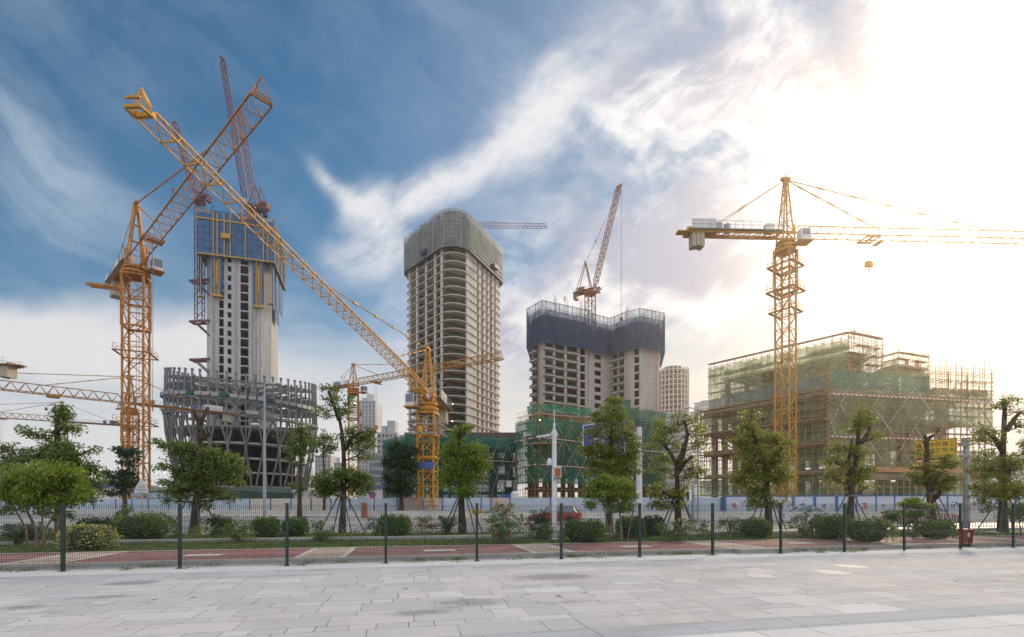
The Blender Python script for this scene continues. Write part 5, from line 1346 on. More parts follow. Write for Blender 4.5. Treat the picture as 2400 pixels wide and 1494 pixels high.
    for s_ in (-1, 1): mb.bar(J(jl, s_*jw/2), J(jl+0.5, s_*jw*0.4, 0.0), 0.10); mb.bar(J(jl, s_*jw/2), J(jl+0.05, 0, jh+0.3), 0.09)
    mb.bar(J(jl-jh*0.6, 0, jh), J(jl+0.05, 0, jh+0.3), 0.10); mb.bar(J(jl+0.05, 0, jh+0.15), J(jl+0.05, 0, jh+0.38), 0.07)
    mb.build('jib', mat, r)
    jw = jw/jtaper; jh = jh/jtaper
    # counter jib: twin girders, cross bracing, walkway and rail
    mb = MB(); cwid = max(1.5*tw, jw*0.9)
    for s_ in (-1, 1): mb.bar(J(-mw*0.4, s_*cwid/2, 0.05), J(-cl, s_*cwid/2, 0.05), 0.16*tw, 0.42*tw)
    n = max(3, int(cl/1.6))
    for k in range(n):
        a, b = -mw*0.4-(cl-mw*0.4)*k/n, -mw*0.4-(cl-mw*0.4)*(k+1)/n
        mb.bar(J(a, -cwid/2, 0), J(b, cwid/2, 0), 0.09*tw); mb.bar(J(b, -cwid/2, 0), J(b, cwid/2, 0), 0.1*tw)
    mb.box(J(-cl*0.84, 0, 0.28), (cl*0.30, cwid*1.05, 0.06), jang)
    mb.bar(J(-cl-0.1, -cwid*0.8, 0.2), J(-cl-0.1, cwid*0.8, 0.2), 0.3, 0.4); mb.box(J(-cl-0.9, 0, 0.1), (1.4, cwid*0.8, 0.12), jang)
    mb.build('counter_jib', mat, r)
    mb = MB()
    for s_ in (-1, 1):
        y = s_*(cwid/2+0.35)
        mb.bar(J(-mw*0.5, y, 0.1), J(-cl, y, 0.1), 0.6, 0.05)
        for q in (0.65, 1.2): mb.bar(J(-mw*0.5, y+s_*0.3, q), J(-cl, y+s_*0.3, q), 0.045)
        for k in range(int(cl/1.2)): mb.bar(J(-mw*0.5-k*1.2, y+s_*0.3, 0.1), J(-mw*0.5-k*1.2, y+s_*0.3, 1.2), 0.045)
    mb.build('handrail', M['grey_metal'], r)
    for k in range(cl_ballast):                            # ballast slabs
        mb = MB(); mb.box(J(-cl*0.95+k*0.62*tw, 0, -1.0*tw+(0.12 if k % 2 else 0)), (0.54*tw, cwid*0.95, 2.2*tw), jang); mb.build('counterweight', M['ballast'], r)
    mb = MB(); mb.box(J(-cl*0.72, 0, 0.95*tw), (1.7*tw, cwid*0.7, 1.1*tw), jang); mb.lathe([(0.45*tw, -0.6), (0.45*tw, 0.6)], J(-cl*0.6, 0, 0.8*tw), 12); mb.build('hoist_winch', M[deckbox] if deckbox else M['grey_metal'], r)
    mb = MB(); mb.box(J(-mw*1.2, 0.1, 0.95), (1.3*tw, 0.8*tw, 1.3*tw), jang); mb.build('control_cabinet', M[white], r)
    if board: 
        a, b, hb, mt = board
        mb = MB(); mb.box(J(-(a+b)/2, -cs*(cwid/2+0.30), 0.3+hb/2), (b-a, 0.07, hb), jang)
        mb.build('sign_board', M[mt], r)
        mb = MB(); mb.box(J(-(a+b)/2, cs*(cwid/2+0.30), 0.3+hb/2), (b-a, 0.07, hb), jang); mb.build('sign_board', M[mt], r)
    # tie bars
    top = J(0, 0, hh)
    for tt in ties:
        q = J(jl*tt, 0, jh*(1-(1-jtaper)*tt))
        mb = MB(); mb.tube([top, q], (0.045 if Ymid < 70 else 0.075)*tw, 5)
        for k in range(1, 6): p = top.lerp(q, k/6); d = (q-top).normalized()*0.5; mb.bar(p-d, p+d, 0.16*tw)
        mb.build('tie_bar', mat, r)
    for s_ in (-1, 1):
        q = J(-cl*0.82, s_*cwid/2, 0.3); mb = MB(); mb.tube([top, q], 0.04*tw, 5); p = top.lerp(q, 0.55); d = (q-top).normalized()*0.4; mb.bar(p-d, p+d, 0.14*tw); mb.build('tie_bar', mat, r)
    # trolley, hook
    if hook:
        l, drop = hook
        mb = MB()
        for s_ in (-1, 1): mb.bar(J(l-1.1, s_*jw*0.62, -0.25), J(l+1.1, s_*jw*0.62, -0.25), 0.14, 0.3)
        for q in (-0.9, 0.0, 0.9): mb.bar(J(l+q, -jw*0.62, -0.3), J(l+q, jw*0.62, -0.3), 0.16)
        mb.box(J(l+1.3, 0, -0.9), (0.8, jw*0.9, 0.08), jang); mb.build('trolley', mat, r)
        mb = MB()
        for q in (-0.35, 0.35): mb.tube([J(l+q, 0, -0.3), J(l+q*0.6, 0, -drop)], 0.022, 4)
        mb.build('hoist_rope', M['cable'], r)
        mb = MB(); c = J(l, 0, -drop-0.4)
        mb.box(c, (1.1, 0.35, 0.75), jang); mb.box(c+Vector((0,0,0.3)), (0.7, 0.3, 0.5), jang)
        pts = [c+Vector((0,0,-0.35)), c+Vector((0,0,-0.7)), c+Vector((ca*0.18, sa*0.18, -0.95)), c+Vector((0,0,-1.15)), c+Vector((-ca*0.2, -sa*0.2, -1.0))]
        mb.tube(pts, [0.09, 0.09, 0.09, 0.08, 0.05], 6); mb.build('hook_block', mat, r)
    return r, J

def from_pix(pm, Ym, ptip, zj):
    """mast column pm at depth Ym; jib level zj; tip seen at ptip -> (base xy, jib angle, jib length)"""
    bx = (pm-CX)*Ym/F; Yt = (zj-EYE)*F/(HY-ptip[1]); tx = (ptip[0]-CX)*Yt/F
    return (bx, Ym), math.atan2(Yt-Ym, tx-bx), math.hypot(tx-bx, Yt-Ym)

# big orange crane at the left, its jib swung out towards the plaza
zj = zof(608, 85); b, a, l = from_pix(319, 85, (612, 235), zj)
cr, J = tower_crane('big orange tower crane left of the round podium, jib rising to the right', b, zj, 3.0, 0.35, a, l, 15.5, 2.2, 2.2, 9.6, M['orange'],
    hook=(l*0.20, 26), ties=(0.22, 0.70), platforms=((15.5, 1.0, None), (27.5, 1.0, None)), cab_side=1, head='legs', tw=1.35, board=(6.5, 11.5, 1.7, 'white_metal'))
mb = MB(); mb.bar((-2.0, -0.9, zj-5.2), (-6.8, -2.2, zj-5.2), 0.35, 0.4); mb.bar((-2.0, 0.3, zj-5.2), (-6.8, -1.2, zj-5.2), 0.35, 0.4); mb.build('climbing_beam', M['orange'], cr)
# yellow crane in the middle, jib overhead to the upper left
zj = zof(928, 68); b, a, l = from_pix(1003, 68, (334, 272), zj)
cr, J = tower_crane('yellow orange crane in the middle, its long jib overhead to the upper left', b, zj, 2.1, -0.12, a, l, 11.5, 1.3, 1.2, 6.4, M['yellow'], jtaper=0.55,
    hook=(4.5, 5.0), ties=(0.30, 0.66), platforms=((11.2, 1.0, M['grey_metal']), (zj-4.2, 1.0, M['grey_metal'])), cab_side=-1, tw=1.05, board=(4.0, 8.2, 1.5, 'white_metal'))
mb = MB(); mb.box((0, -1.35, zof(1093, 68)), (2.1, 0.1, 0.85), -0.12); mb.build('sign_board', M['blue_paint'], cr)
# crane behind the big left one
zj = zof(946, 122); b, a, l = from_pix(305, 122, (0, 913), zj)
cr, J = tower_crane('orange crane behind the big left crane, counter jib before the podium', b, zj, 2.4, 0.2, a, 52, 23, 2.0, 2.0, 6.6, M['orange'],
    hook=None, ties=(0.30, 0.68), cab_side=1, tw=1.1, board=(15.5, 20.0, 1.4, 'white_metal'), deckbox='blue_paint')
mb = MB(); Jl = 14.0
for s_ in (-1, 1):
    mb.bar(J(Jl-1.2, s_*1.1, -0.3), J(Jl+1.2, s_*1.1, -0.3), 0.2, 0.3)
mb.box(J(Jl, 0, -0.5), (2.0, 2.4, 0.12), a); mb.build('trolley', M['orange'], cr)
# low far crane at the left edge, mast behind the first tree
zj = zof(989, 180); b, a, l = from_pix(145, 180, (0, 980), zj)
tower_crane('small distant orange crane whose mast stands behind the bare topped tree', b, zj, 2.2, 0.3, a, 50, 20.5, 1.9, 1.9, 7.2, M['orange'], hook=(16, 16), ties=(0.34, 0.7), cab_side=1, deckbox='blue_paint', tw=1.1)
# counter jib end poking in at the left edge
zj = zof(878, 95); Ym = 90
tower_crane('crane mostly outside the picture, only its ballast end visible at the left edge', ((-165-CX)*Ym/F, Ym), zj, 2.4, 0.2, R(178), 45, 16.3, 2.0, 2.0, 7, M['brown_crane'], ties=(0.4, 0.75))
# crane between the podium and the middle crane
zj = zof(903, 130); b, a, l = from_pix(828, 130, (1174, 842), zj)
tower_crane('slim orange crane between round podium and middle crane, jib rising right', b, zj, 2.3, 0.25, a, l, 8.8, 1.5, 1.5, 5.4, M['orange'], hook=(8.3, 11.5), ties=(0.20, 0.62), cab_side=1, deckbox='grey_metal', platforms=((18, 0.8, None), (21.5, 0.8, None), (25.5, 0.8, None)))
# crane behind the balcony tower
zj = zof(532, 262); b, a, l = from_pix(1088, 262, (1280, 534), zj)
tower_crane('pale distant crane behind the balcony tower, only its right arm visible', b, zj, 2.4, 0.25, a, l, 22, 2.2, 2.2, 3.6, M['red_crane'], ties=(0.6,))
# yellow crane at the right in the glare
zj = zof(553, 72); b, a, l = from_pix(1841, 72, (2400, 566), zj)
cr, J = tower_crane('tall yellow crane at the right before the scaffolded block, counter jib to the left', b, zj, 2.0, 0.62, a, 50, 14.6, 1.55, 1.5, 8.2, M['yellow'],
    hook=(12.6, 3.6), ties=(0.27, 0.62), platforms=((zj-4.6, 0.75, None), (zj-8.3, 0.85, None), (zj-11.3, 0.6, None)), cab_side=-1, board=(10.8, 14.4, 1.35, 'white_metal'))

# luffing cranes
def luffing_crane(label, base, z0, z1, mw, mrot, tip, mat, ped=True, group='luffing cranes', bw=1.8, aframe=9.0, back=6.0, brackets=(), deck=1.0, cabd=1, jib_hook=None):
    """tip: world point of the boom head; base (x, y); mast from z0 to z1"""
    r = thing('luffing_crane', label, 'crane', (base[0], base[1], z0), 0, group)
    tip = Vector(tip)-Vector((base[0], base[1], z0)); H_ = z1-z0
    hd = Vector((tip.x, tip.y, 0)); hd = hd.normalized() if hd.length > 0.1 else Vector((1, 0, 0))
    ang = math.atan2(hd.y, hd.x); sd = Vector((-hd.y, hd.x, 0))
    mb = MB(); lat_box(mb, (0,0,0), (0,0,H_), mw, mw, mw*0.9, 0.16*mw/2+0.05, 0.08*mw/2+0.02, (0,1,0))
    c, s_ = math.cos(mrot), math.sin(mrot); mb.v = [(x*c-y*s_, x*s_+y*c, z) for x, y, z in mb.v]
    mb.build('mast', mat, r)
    mb = MB(); mb.lathe([(mw*0.7, H_), (mw*0.85, H_+0.4), (mw*0.85, H_+1.1), (mw*0.6, H_+1.3)], n=16); mb.build('slewing_ring', mat, r)
    T = lambda l, s2, z: hd*l+sd*s2+Vector((0, 0, H_+1.3+z))
    mb = MB()
    for s2 in (-1, 1): mb.bar(T(mw*0.7, s2*1.1, 0.2), T(-back, s2*1.1, 0.2), 0.3, 0.55)
    for k in range(5): mb.bar(T(-back*k/4, -1.1, 0.2), T(-back*k/4, 1.1, 0.2), 0.25)
    for s2 in (-1, 1):
        for q in (0.9, 1.5): mb.bar(T(mw*0.6, s2*1.7, q), T(-back, s2*1.7, q), 0.06)
        mb.bar(T(mw*0.6, s2*1.5, 0.45), T(-back, s2*1.5, 0.45), 0.6, 0.08)
        for k in range(5): mb.bar(T(-back*k/4, s2*1.7, 0.4), T(-back*k/4, s2*1.7, 1.5), 0.06)
    mb.build('machinery_deck', mat, r)
    mb = MB(); mb.box(T(-back*0.55, 0, 1.2), (back*0.45, 1.9, 1.7), ang); mb.build('machinery_house', mat, r)
    mb = MB(); mb.box(T(-back*0.92, 0, -0.5), (1.4, 2.3, 2.6), ang); mb.build('counterweight', M['ballast'] if deck < 1 else mat, r)
    cb = MB(); cb.box(T(mw*0.9, cabd*1.9, 0.6), (1.7, 1.4, 1.9), ang); co = cb.build('cab', M['grey_metal'], r)
    MB().box(T(mw*0.9+0.87, cabd*1.9, 0.8), (0.04, 1.2, 1.1), ang).build('window', M['window'], co)
    # A-frame
    ap = T(-back*0.30, 0, aframe); mb = MB()
    for s2 in (-1, 1): mb.bar(T(0.6, s2*1.0, 0.4), ap+sd*(s2*0.3), 0.28); mb.bar(T(-back*0.9, s2*1.0, 0.4), ap+sd*(s2*0.3), 0.2)
    for k in (0.3, 0.6): mb.bar(T(0.6, -1, 0.4).lerp(ap, k), T(0.6, 1, 0.4).lerp(ap, k), 0.14)
    mb.bar(ap-sd*0.7, ap+sd*0.7, 0.4); mb.build('a_frame', mat, r)
    # boom
    piv = T(mw*0.55, 0, 0.6); mb = MB(); d = (tip-piv); L = d.length
    q1 = piv+d*0.08; q2 = piv+d*0.94
    lat_box(mb, piv, q1, bw*0.35, 0.3, L, 0.22, 0.11, sd, w2=bw, h2=bw)
    lat_box(mb, q1, q2, bw, bw, bw*0.95, 0.21, 0.11, sd)
    lat_box(mb, q2, tip, bw, bw, bw*0.9, 0.26, 0.15, sd, w2=0.7, h2=0.7)
    dn = d.normalized()
    mb.bar(tip-dn*0.3+hd*-0.8, tip+dn*0.4+hd*0.9, 0.5, 0.7); mb.build('boom', mat, r)
    # pendant ropes
    mb = MB(); 
    for s2 in (-0.3, 0.3): mb.tube([ap+sd*s2, piv+d*0.90+sd*s2], 0.05, 4)
    mb.bar(ap.lerp(piv+d*0.9, 0.33)-sd*0.5, ap.lerp(piv+d*0.9, 0.33)+sd*0.5, 0.35)
    mb.build('pendant_line', M['cable'], r)
    mb = MB(); drop = jib_hook or L*0.45
    for s2 in (-0.25, 0.25): mb.tube([tip+hd*0.8+sd*s2, tip+hd*0.8+sd*s2-Vector((0, 0, drop))], 0.035, 4)
    mb.build('hoist_rope', M['cable'], r)
    mb = MB(); c0 = tip+hd*0.8-Vector((0, 0, drop+0.6)); mb.box(c0, (1.0, 0.5, 1.2), ang); mb.tube([c0, c0-Vector((0,0,1.2)), c0-Vector((0.25,0,1.6)), c0-Vector((0,0,1.9))], 0.1, 6); mb.build('hook_block', mat, r)
    for (zb, tox) in brackets:                             # climbing brackets that tie the mast to the core
        mb = MB(); zz = zb-z0
        for s2 in (-1, 1): mb.bar((-tox[0]*0.0-3.6, s2*1.6, zz), (tox[0], s2*1.6, zz+0.4), 0.5, 0.9)
        mb.bar((-3.4, -1.8, zz), (-3.4, 1.8, zz), 0.4, 0.7); mb.bar((1.6, -1.8, zz), (1.6, 1.8, zz), 0.4, 0.7)
        for s2 in (-1, 1): mb.bar((-1.4, s2*1.6, zz-0.3), (tox[0], s2*1.6, zz-6.5), 0.45, 0.5)
        mb.build('wall_bracket', mat, r)
    return r
Yc = 218
luffing_crane('plum red luffing crane on brackets left of the concrete core, boom steeply up', ((468-CX)*Yc/F, Yc), zof(752, Yc), zof(478, Yc), 3.0, 0.2, at(408, 287, Yc+6), M['purple'],
    brackets=((zof(757, Yc), (5.5,)), (zof(662, Yc), (5.5,)), (zof(846, Yc), (5.5,))), bw=1.9, aframe=8, cabd=-1, jib_hook=30)
luffing_crane('tallest red luffing crane on top of the core, boom leaning left', ((586-CX)*216/F, 216), zof(522, 216), zof(492, 216), 3.2, 0.2, at(521, 138, 208), M['purple'], bw=1.8, aframe=10, back=7, jib_hook=52)
luffing_crane('shorter red luffing crane on the core beside the tallest one', ((603-CX)*232/F, 232), zof(520, 232), zof(496, 232), 3.0, 0.5, at(561, 260, 236), M['red_crane'], bw=2.1, aframe=9, back=7, jib_hook=24)
luffing_crane('brown luffing crane above the blue screened twin towers, boom leaning right', ((1383-CX)*178/F, 178), zof(800, 178), zof(692, 178), 2.8, 0.3, at(1451, 437, 172), M['brown_crane'], bw=1.45, aframe=11, back=6.0, jib_hook=46)

# ------------------------------------------------------------------ plants
def quads_mesh(name, P, A, B, mat, parent=None, tri=False):
    """one small leaf face per row: centre P, half axes A and B"""
    n = len(P); v = np.empty((n*4, 3), dtype=np.float32)
    v[0::4] = P-A; v[1::4] = P-B*0.8+A*0.1; v[2::4] = P+A; v[3::4] = P+B*0.8+A*0.1
    me = bpy.data.meshes.new(name); me.vertices.add(n*4); me.loops.add(n*4); me.polygons.add(n)
    me.vertices.foreach_set('co', v.ravel()); me.loops.foreach_set('vertex_index', np.arange(n*4, dtype=np.int32))
    me.polygons.foreach_set('loop_start', np.arange(0, n*4, 4, dtype=np.int32)); me.polygons.foreach_set('loop_total', np.full(n, 4, dtype=np.int32))
    me.materials.append(mat); me.update(calc_edges=True); me.validate()
    o = bpy.data.objects.new(name, me); C.objects.link(o)
    if parent is not None: o.parent = parent
    return o
def unit(a): return a/np.maximum(np.linalg.norm(a, axis=1, keepdims=True), 1e-6)
def leaf_cloud(centres, per, spread, size, droop=0.0, flat=0.6):
    """leaves round many twig ends; returns centres and two half axes"""
    k = len(centres); P = np.repeat(centres, per, axis=0)
    off = rng.normal(size=(k*per, 3)); off = unit(off)*(rng.random((k*per, 1))**0.5)*spread; off[:, 2] *= flat
    off[:, 2] -= droop*np.linalg.norm(off[:, :2], axis=1)
    P = P+off
    d = unit(off+rng.normal(size=P.shape)*spread*0.5); d[:, 2] -= 0.25+droop; d = unit(d)
    s_ = size*(0.6+0.8*rng.random((len(P), 1)))
    side = unit(np.cross(d, rng.normal(size=P.shape)+np.array([0, 0, 1.2])))
    return P, d*s_*0.5, side*s_*0.27
M['leaf_mid'] = mat_leaf('leaf_mid', (0.028, 0.058, 0.012), (0.18, 0.25, 0.05), 0.35)
M['leaf_bright'] = mat_leaf('leaf_bright', (0.055, 0.105, 0.012), (0.25, 0.34, 0.045), 0.42)
M['leaf_dark'] = mat_leaf('leaf_dark', (0.012, 0.030, 0.012), (0.045, 0.085, 0.028), 0.25)
M['leaf_olive'] = mat_leaf('leaf_olive', (0.05, 0.072, 0.014), (0.28, 0.315, 0.06), 0.45)
M['leaf_var'] = mat_leaf('leaf_variegated', (0.10, 0.15, 0.03), (0.34, 0.36, 0.10), 0.3, ((0.62, 0.58, 0.26), 0.35))
M['leaf_box'] = mat_leaf('leaf_box', (0.03, 0.066, 0.010), (0.17, 0.27, 0.035), 0.25)
M['petal_y'] = mat_paint('yellow_petal', (0.60, 0.42, 0.03), 0.2)
M['petal_p'] = mat_paint('pink_petal', (0.55, 0.05, 0.12), 0.2)
M['bark'] = mat_bark('dark_bark', (0.062, 0.046, 0.034)); M['bark_pale'] = mat_bark('pale_bark', (0.22, 0.17, 0.125))
M['stake'] = mat_paint('tree_stake', (0.09, 0.09, 0.10), 0.3, 2.0)

def tree(name, label, px, Y, z0, blobs, trunk, rad, leaf='leaf_mid', bark='bark', lsize=0.17, spread=0.42, dens=1.0, group=None, cat='tree', stakes=False, limbs=True, droop=0.0, per=26, trunks=None, twigs=True, dY=0.45):
    """blobs: (px, py, half width px, half height px, density) of each leaf mass; trunk: [(px, py)...] from the ground up"""
    X = (px-CX)*Y/F; r = thing(name, label, cat, (X, Y, z0), 0, group)
    k_ = Y/F
    loc = lambda a, b, dy=0.0: Vector(((a-CX)*k_-X, dy, EYE+(HY-b)*k_-z0))
    mb = MB(); tp = [loc(*q, dy=random.uniform(-0.12, 0.12)) for q in trunk]; tp[0].z = -0.25
    n = len(tp); L = [0]
    for i in range(1, n): L.append(L[-1]+(tp[i]-tp[i-1]).length)
    def smooth(pts, rads, m=4):
        out = []; ro = []
        for i in range(len(pts)-1):
            for j in range(m): u = j/m; out.append(pts[i].lerp(pts[i+1], u)+Vector((noise.noise(pts[i]*3+Vector((j, 0, 0))), noise.noise(pts[i]*3+Vector((0, j, 5))), 0))*rads[i]*0.12*(1 if (i or j) else 0)); ro.append(rads[i]+(rads[i+1]-rads[i])*u)
        out.append(pts[-1]); ro.append(rads[-1]); return out, ro
    rad = rad*0.62; rr = [rad*(1-0.55*L[i]/max(L[-1], 0.1))*(1.35 if i == 0 else 1.0) for i in range(n)]
    a, b = smooth(tp, rr); mb.tube(a, b, 8)
    for tr in (trunks or []):
        q = [loc(*p[:2], dy=(p[2] if len(p) > 2 else random.uniform(-0.3, 0.3))) for p in tr]
        if tr[0][1] > trunk[0][1]-6: q[0].z = -0.2
        rs = [rad*0.72*(1-0.5*i/(len(q)-1)) for i in range(len(q))]; a, b = smooth(q, rs); mb.tube(a, b, 7)
    cents = []
    for (bx, by, hw, hh, dn) in blobs:
        rx, rz = hw*k_*1.12, hh*k_*1.04; ry = max(0.35, min(rx, (rx+rz)/2)*0.95); dyc = random.uniform(-0.25, 0.25)*rx
        vol = max(rx*rz, 0.08)
        cnt = max(5, int(vol*44.0*dens*dn/(spread/0.42)**2))
        u = unit(rng.normal(size=(cnt, 3)))*(0.35+0.65*rng.random((cnt, 1))**0.6)
        # clumping: shoots gather into tufts, leaving gaps
        c = u*np.array([rx, ry, rz])+np.array(loc(bx, by, dyc))
        keep = np.array([noise.noise(Vector((float(q[0])*1.15/ max(spread, .3)*.42, float(q[1])*1.15, float(q[2])*1.5))+Vector((px*0.1, 0, 0))) > -0.20-0.08*dn for q in c])
        c = c[keep] if keep.sum() > 3 else c; cents.append(c)
        if limbs:
            root_pt = Vector(loc(bx, by, dyc)); 
            # leave the trunk somewhere below the mass
            best = None
            for i in range(len(tp)-1):
                for u_ in (0, 0.33, 0.66, 1.0):
                    q = tp[i].lerp(tp[i+1], u_)
                    if q.z < root_pt.z-0.10*rz or i == 0:
                        dd = (q-root_pt).length+abs(q.z-(root_pt.z-0.5*rx))*0.6+(2.0 if q.z < tp[-1].z*0.25 else 0)
                        if best is None or dd < best[0]: best = (dd, q, i)
            if best:
                q = best[1]; md = q.lerp(root_pt, 0.5)+Vector((0, 0, -0.08*rx)); rb = max(0.02, rad*0.33*(1-0.5*min(1, q.z/max(tp[-1].z, .1))))
                pts, rs = smooth([q, md, root_pt], [rb, rb*0.65, rb*0.35], 3); mb.tube(pts, rs, 6)
                if twigs:
                    sub = c[:: max(1, len(c)//14)]
                    for t in sub:
                        t = Vector(t); s0 = md.lerp(root_pt, random.random()); mb.tube([s0, s0.lerp(t, 0.55)+Vector((0, 0, 0.05)), t], [rb*0.28+0.006, rb*0.18+0.004, 0.004], 4, cap=False)
    mb.build('trunk', M[bark], r, smooth=True)
    cents = np.concatenate(cents)
    P, A, B = leaf_cloud(cents, per, spread, lsize, droop)
    quads_mesh('crown', P, A, B, M[leaf], r)
    if stakes:
        top = loc(trunk[0][0], trunk[0][1]-stakes); 
        for a in (0.5, 2.2, 3.9, 5.4):
            mb = MB(); g = Vector((math.cos(a)*1.25, math.sin(a)*1.0, -0.05)); mb.tube([g, Vector((top.x+math.cos(a)*rad*1.1, math.sin(a)*rad*1.1, top.z))], 0.035, 6); mb.build('stake', M['stake'], r)
        MB().lathe([(rad*1.15, top.z-0.06), (rad*1.2, top.z), (rad*1.15, top.z+0.06)], n=12).build('tie_band', M['stake'], r)
    return r
G1 = 'street trees along the planted verge'
# small drooping bright tree and its taller neighbour at the left edge
tree('garden_tree', 'broad drooping bright green multi stemmed tree at the far left', 92, 17.0, 0.16, [(95, 1122, 78, 30, 1.5), (150, 1105, 55, 24, 1.2), (40, 1150, 52, 30, 1.4), (120, 1155, 70, 34, 1.5), (165, 1150, 48, 32, 1.2), (30, 1105, 30, 20, 0.8), (88, 1175, 40, 26, 1.0), (20, 1185, 28, 20, 0.9)],
     [(92, 1290), (84, 1240), (70, 1200), (60, 1165)], 0.10, 'leaf_bright', 'bark_pale', 0.115, 0.27, 1.25, G1, droop=0.25, per=34, trunks=[[(105, 1290), (112, 1235), (108, 1190)], [(118, 1286), (128, 1250), (145, 1180)], [(52, 1290), (58, 1240), (48, 1195)], [(96, 1280), (95, 1240), (128, 1200)]])
tree('street_tree', 'tall tree with lopped bare topped trunk behind the drooping tree', 142, 23.5, 0.2, [(145, 968, 20, 20, 1.5), (168, 1003, 20, 16, 1.3), (92, 1022, 40, 14, 0.6), (55, 1012, 28, 9, 0.4), (110, 1055, 52, 24, 1.3), (150, 1060, 48, 28, 1.4), (35, 1062, 42, 20, 0.9), (190, 1080, 44, 22, 0.9), (225, 1090, 24, 18, 0.7), (215, 1060, 24, 10, 0.25), (85, 1095, 70, 24, 1.2), (170, 1120, 60, 30, 1.1), (200, 1150, 35, 26, 1.0), (140, 1200, 34, 26, 0.7), (12, 1085, 26, 22, 0.9)],
     [(142, 1262), (138, 1190), (134, 1100), (131, 1040), (136, 985), (146, 950)], 0.30, 'leaf_mid', lsize=0.16, spread=0.36, dens=1.15, group=G1, trunks=[[(133, 1020), (150, 990), (158, 960)]])
tree('topiary_tree', 'dark tufted tree in the gap left of the site cabin', 290, 66, 0, [(283, 1058, 14, 9, 2), (312, 1066, 15, 14, 2.2), (297, 1088, 14, 12, 1.6), (268, 1122, 26, 18, 1.8), (298, 1126, 22, 22, 1.8), (270, 1150, 24, 14, 1.3), (288, 1065, 9, 8, 1.5)],
     [(291, 1180), (292, 1140), (300, 1100), (303, 1085), (292, 1068)], 0.42, 'leaf_dark', lsize=0.42, spread=0.85, dens=0.9, group=None, per=30)
tree('street_tree', 'dense dark tree with bare forked stump top before the round podium', 457, 25.6, 0.2, [(400, 1055, 42, 24, 1.2), (375, 1048, 24, 16, 0.8), (452, 1062, 46, 26, 1.5), (500, 1078, 36, 32, 1.4), (530, 1110, 34, 40, 1.4), (562, 1120, 22, 28, 0.9), (470, 1105, 58, 36, 1.6), (410, 1105, 40, 22, 1.0), (395, 1140, 34, 22, 1.1), (440, 1145, 44, 28, 1.4), (500, 1150, 40, 26, 1.4), (535, 1165, 22, 18, 0.8), (385, 1172, 24, 14, 0.7), (470, 1180, 34, 18, 0.9), (545, 1085, 24, 22, 0.7), (380, 1095, 24, 14, 0.5)],
     [(457, 1256), (461, 1200), (466, 1130), (469, 1060), (470, 1010), (463, 985), (450, 960)], 0.36, 'leaf_mid', lsize=0.16, spread=0.36, dens=0.85, group=G1, stakes=95, trunks=[[(469, 1010), (480, 985), (488, 955)], [(468, 1030), (480, 1018), (486, 1014)]])
tree('roadside_tree', 'slender airy tree right of the tall street lamp, before the podium', 705, 62, 0, [(706, 1010, 22, 24, 1.2), (690, 1045, 26, 24, 1.4), (722, 1035, 20, 24, 1.2), (708, 1075, 24, 14, 0.6), (684, 1078, 18, 9, 0.8), (700, 1150, 18, 12, 0.8), (688, 1140, 14, 8, 0.5)],
     [(702, 1178), (703, 1120), (705, 1060), (708, 1000)], 0.42, 'leaf_mid', lsize=0.36, spread=0.72, dens=0.8, per=26)
tree('roadside_tree', 'small airy tree between the podium and the sparse topped tree', 760, 66, 0, [(758, 1030, 22, 20, 1.3), (750, 1055, 24, 16, 1.2), (775, 1045, 18, 18, 1.0), (742, 1130, 18, 14, 1.2)],
     [(760, 1178), (760, 1120), (758, 1075), (758, 1040)], 0.30, 'leaf_mid', lsize=0.36, spread=0.7, dens=0.8)
tree('street_tree', 'tall staked tree with sparse top, dark leaning trunk and full skirt', 800, 25.0, 0.2, [(770, 925, 26, 24, 0.62), (785, 955, 34, 26, 0.6), (758, 968, 20, 20, 0.5), (820, 940, 10, 18, 0.35), (812, 972, 12, 14, 0.5), (838, 1012, 36, 22, 0.95), (862, 1030, 20, 24, 0.8), (852, 1060, 32, 22, 0.85), (820, 1045, 22, 20, 0.7), (785, 1130, 44, 26, 2.0), (840, 1135, 34, 24, 2.0), (765, 1150, 26, 16, 1.5), (812, 1115, 30, 18, 1.3), (850, 1118, 20, 16, 1.0), (805, 1030, 14, 16, 0.4)],
     [(802, 1254), (803, 1190), (805, 1120), (806, 1060), (800, 1010), (793, 975)], 0.28, 'leaf_mid', lsize=0.15, spread=0.33, dens=1.15, group=G1, stakes=92, trunks=[[(795, 985), (785, 950), (765, 915)], [(806, 1050), (830, 1025), (850, 1012)]])
tree('roadside_tree', 'very dark bushy tree left of the middle crane mast', 940, 66, 0, [(935, 1062, 24, 20, 1.6), (918, 1085, 18, 18, 1.5), (950, 1090, 24, 24, 1.7), (938, 1125, 34, 28, 1.9), (960, 1140, 20, 18, 1.3), (925, 1150, 24, 14, 1.4), (958, 1055, 22, 20, 0.6), (930, 1045, 10, 8, 1)],
     [(941, 1180), (940, 1120), (936, 1060)], 0.45, 'leaf_dark', lsize=0.40, spread=0.8, dens=0.95, per=30)
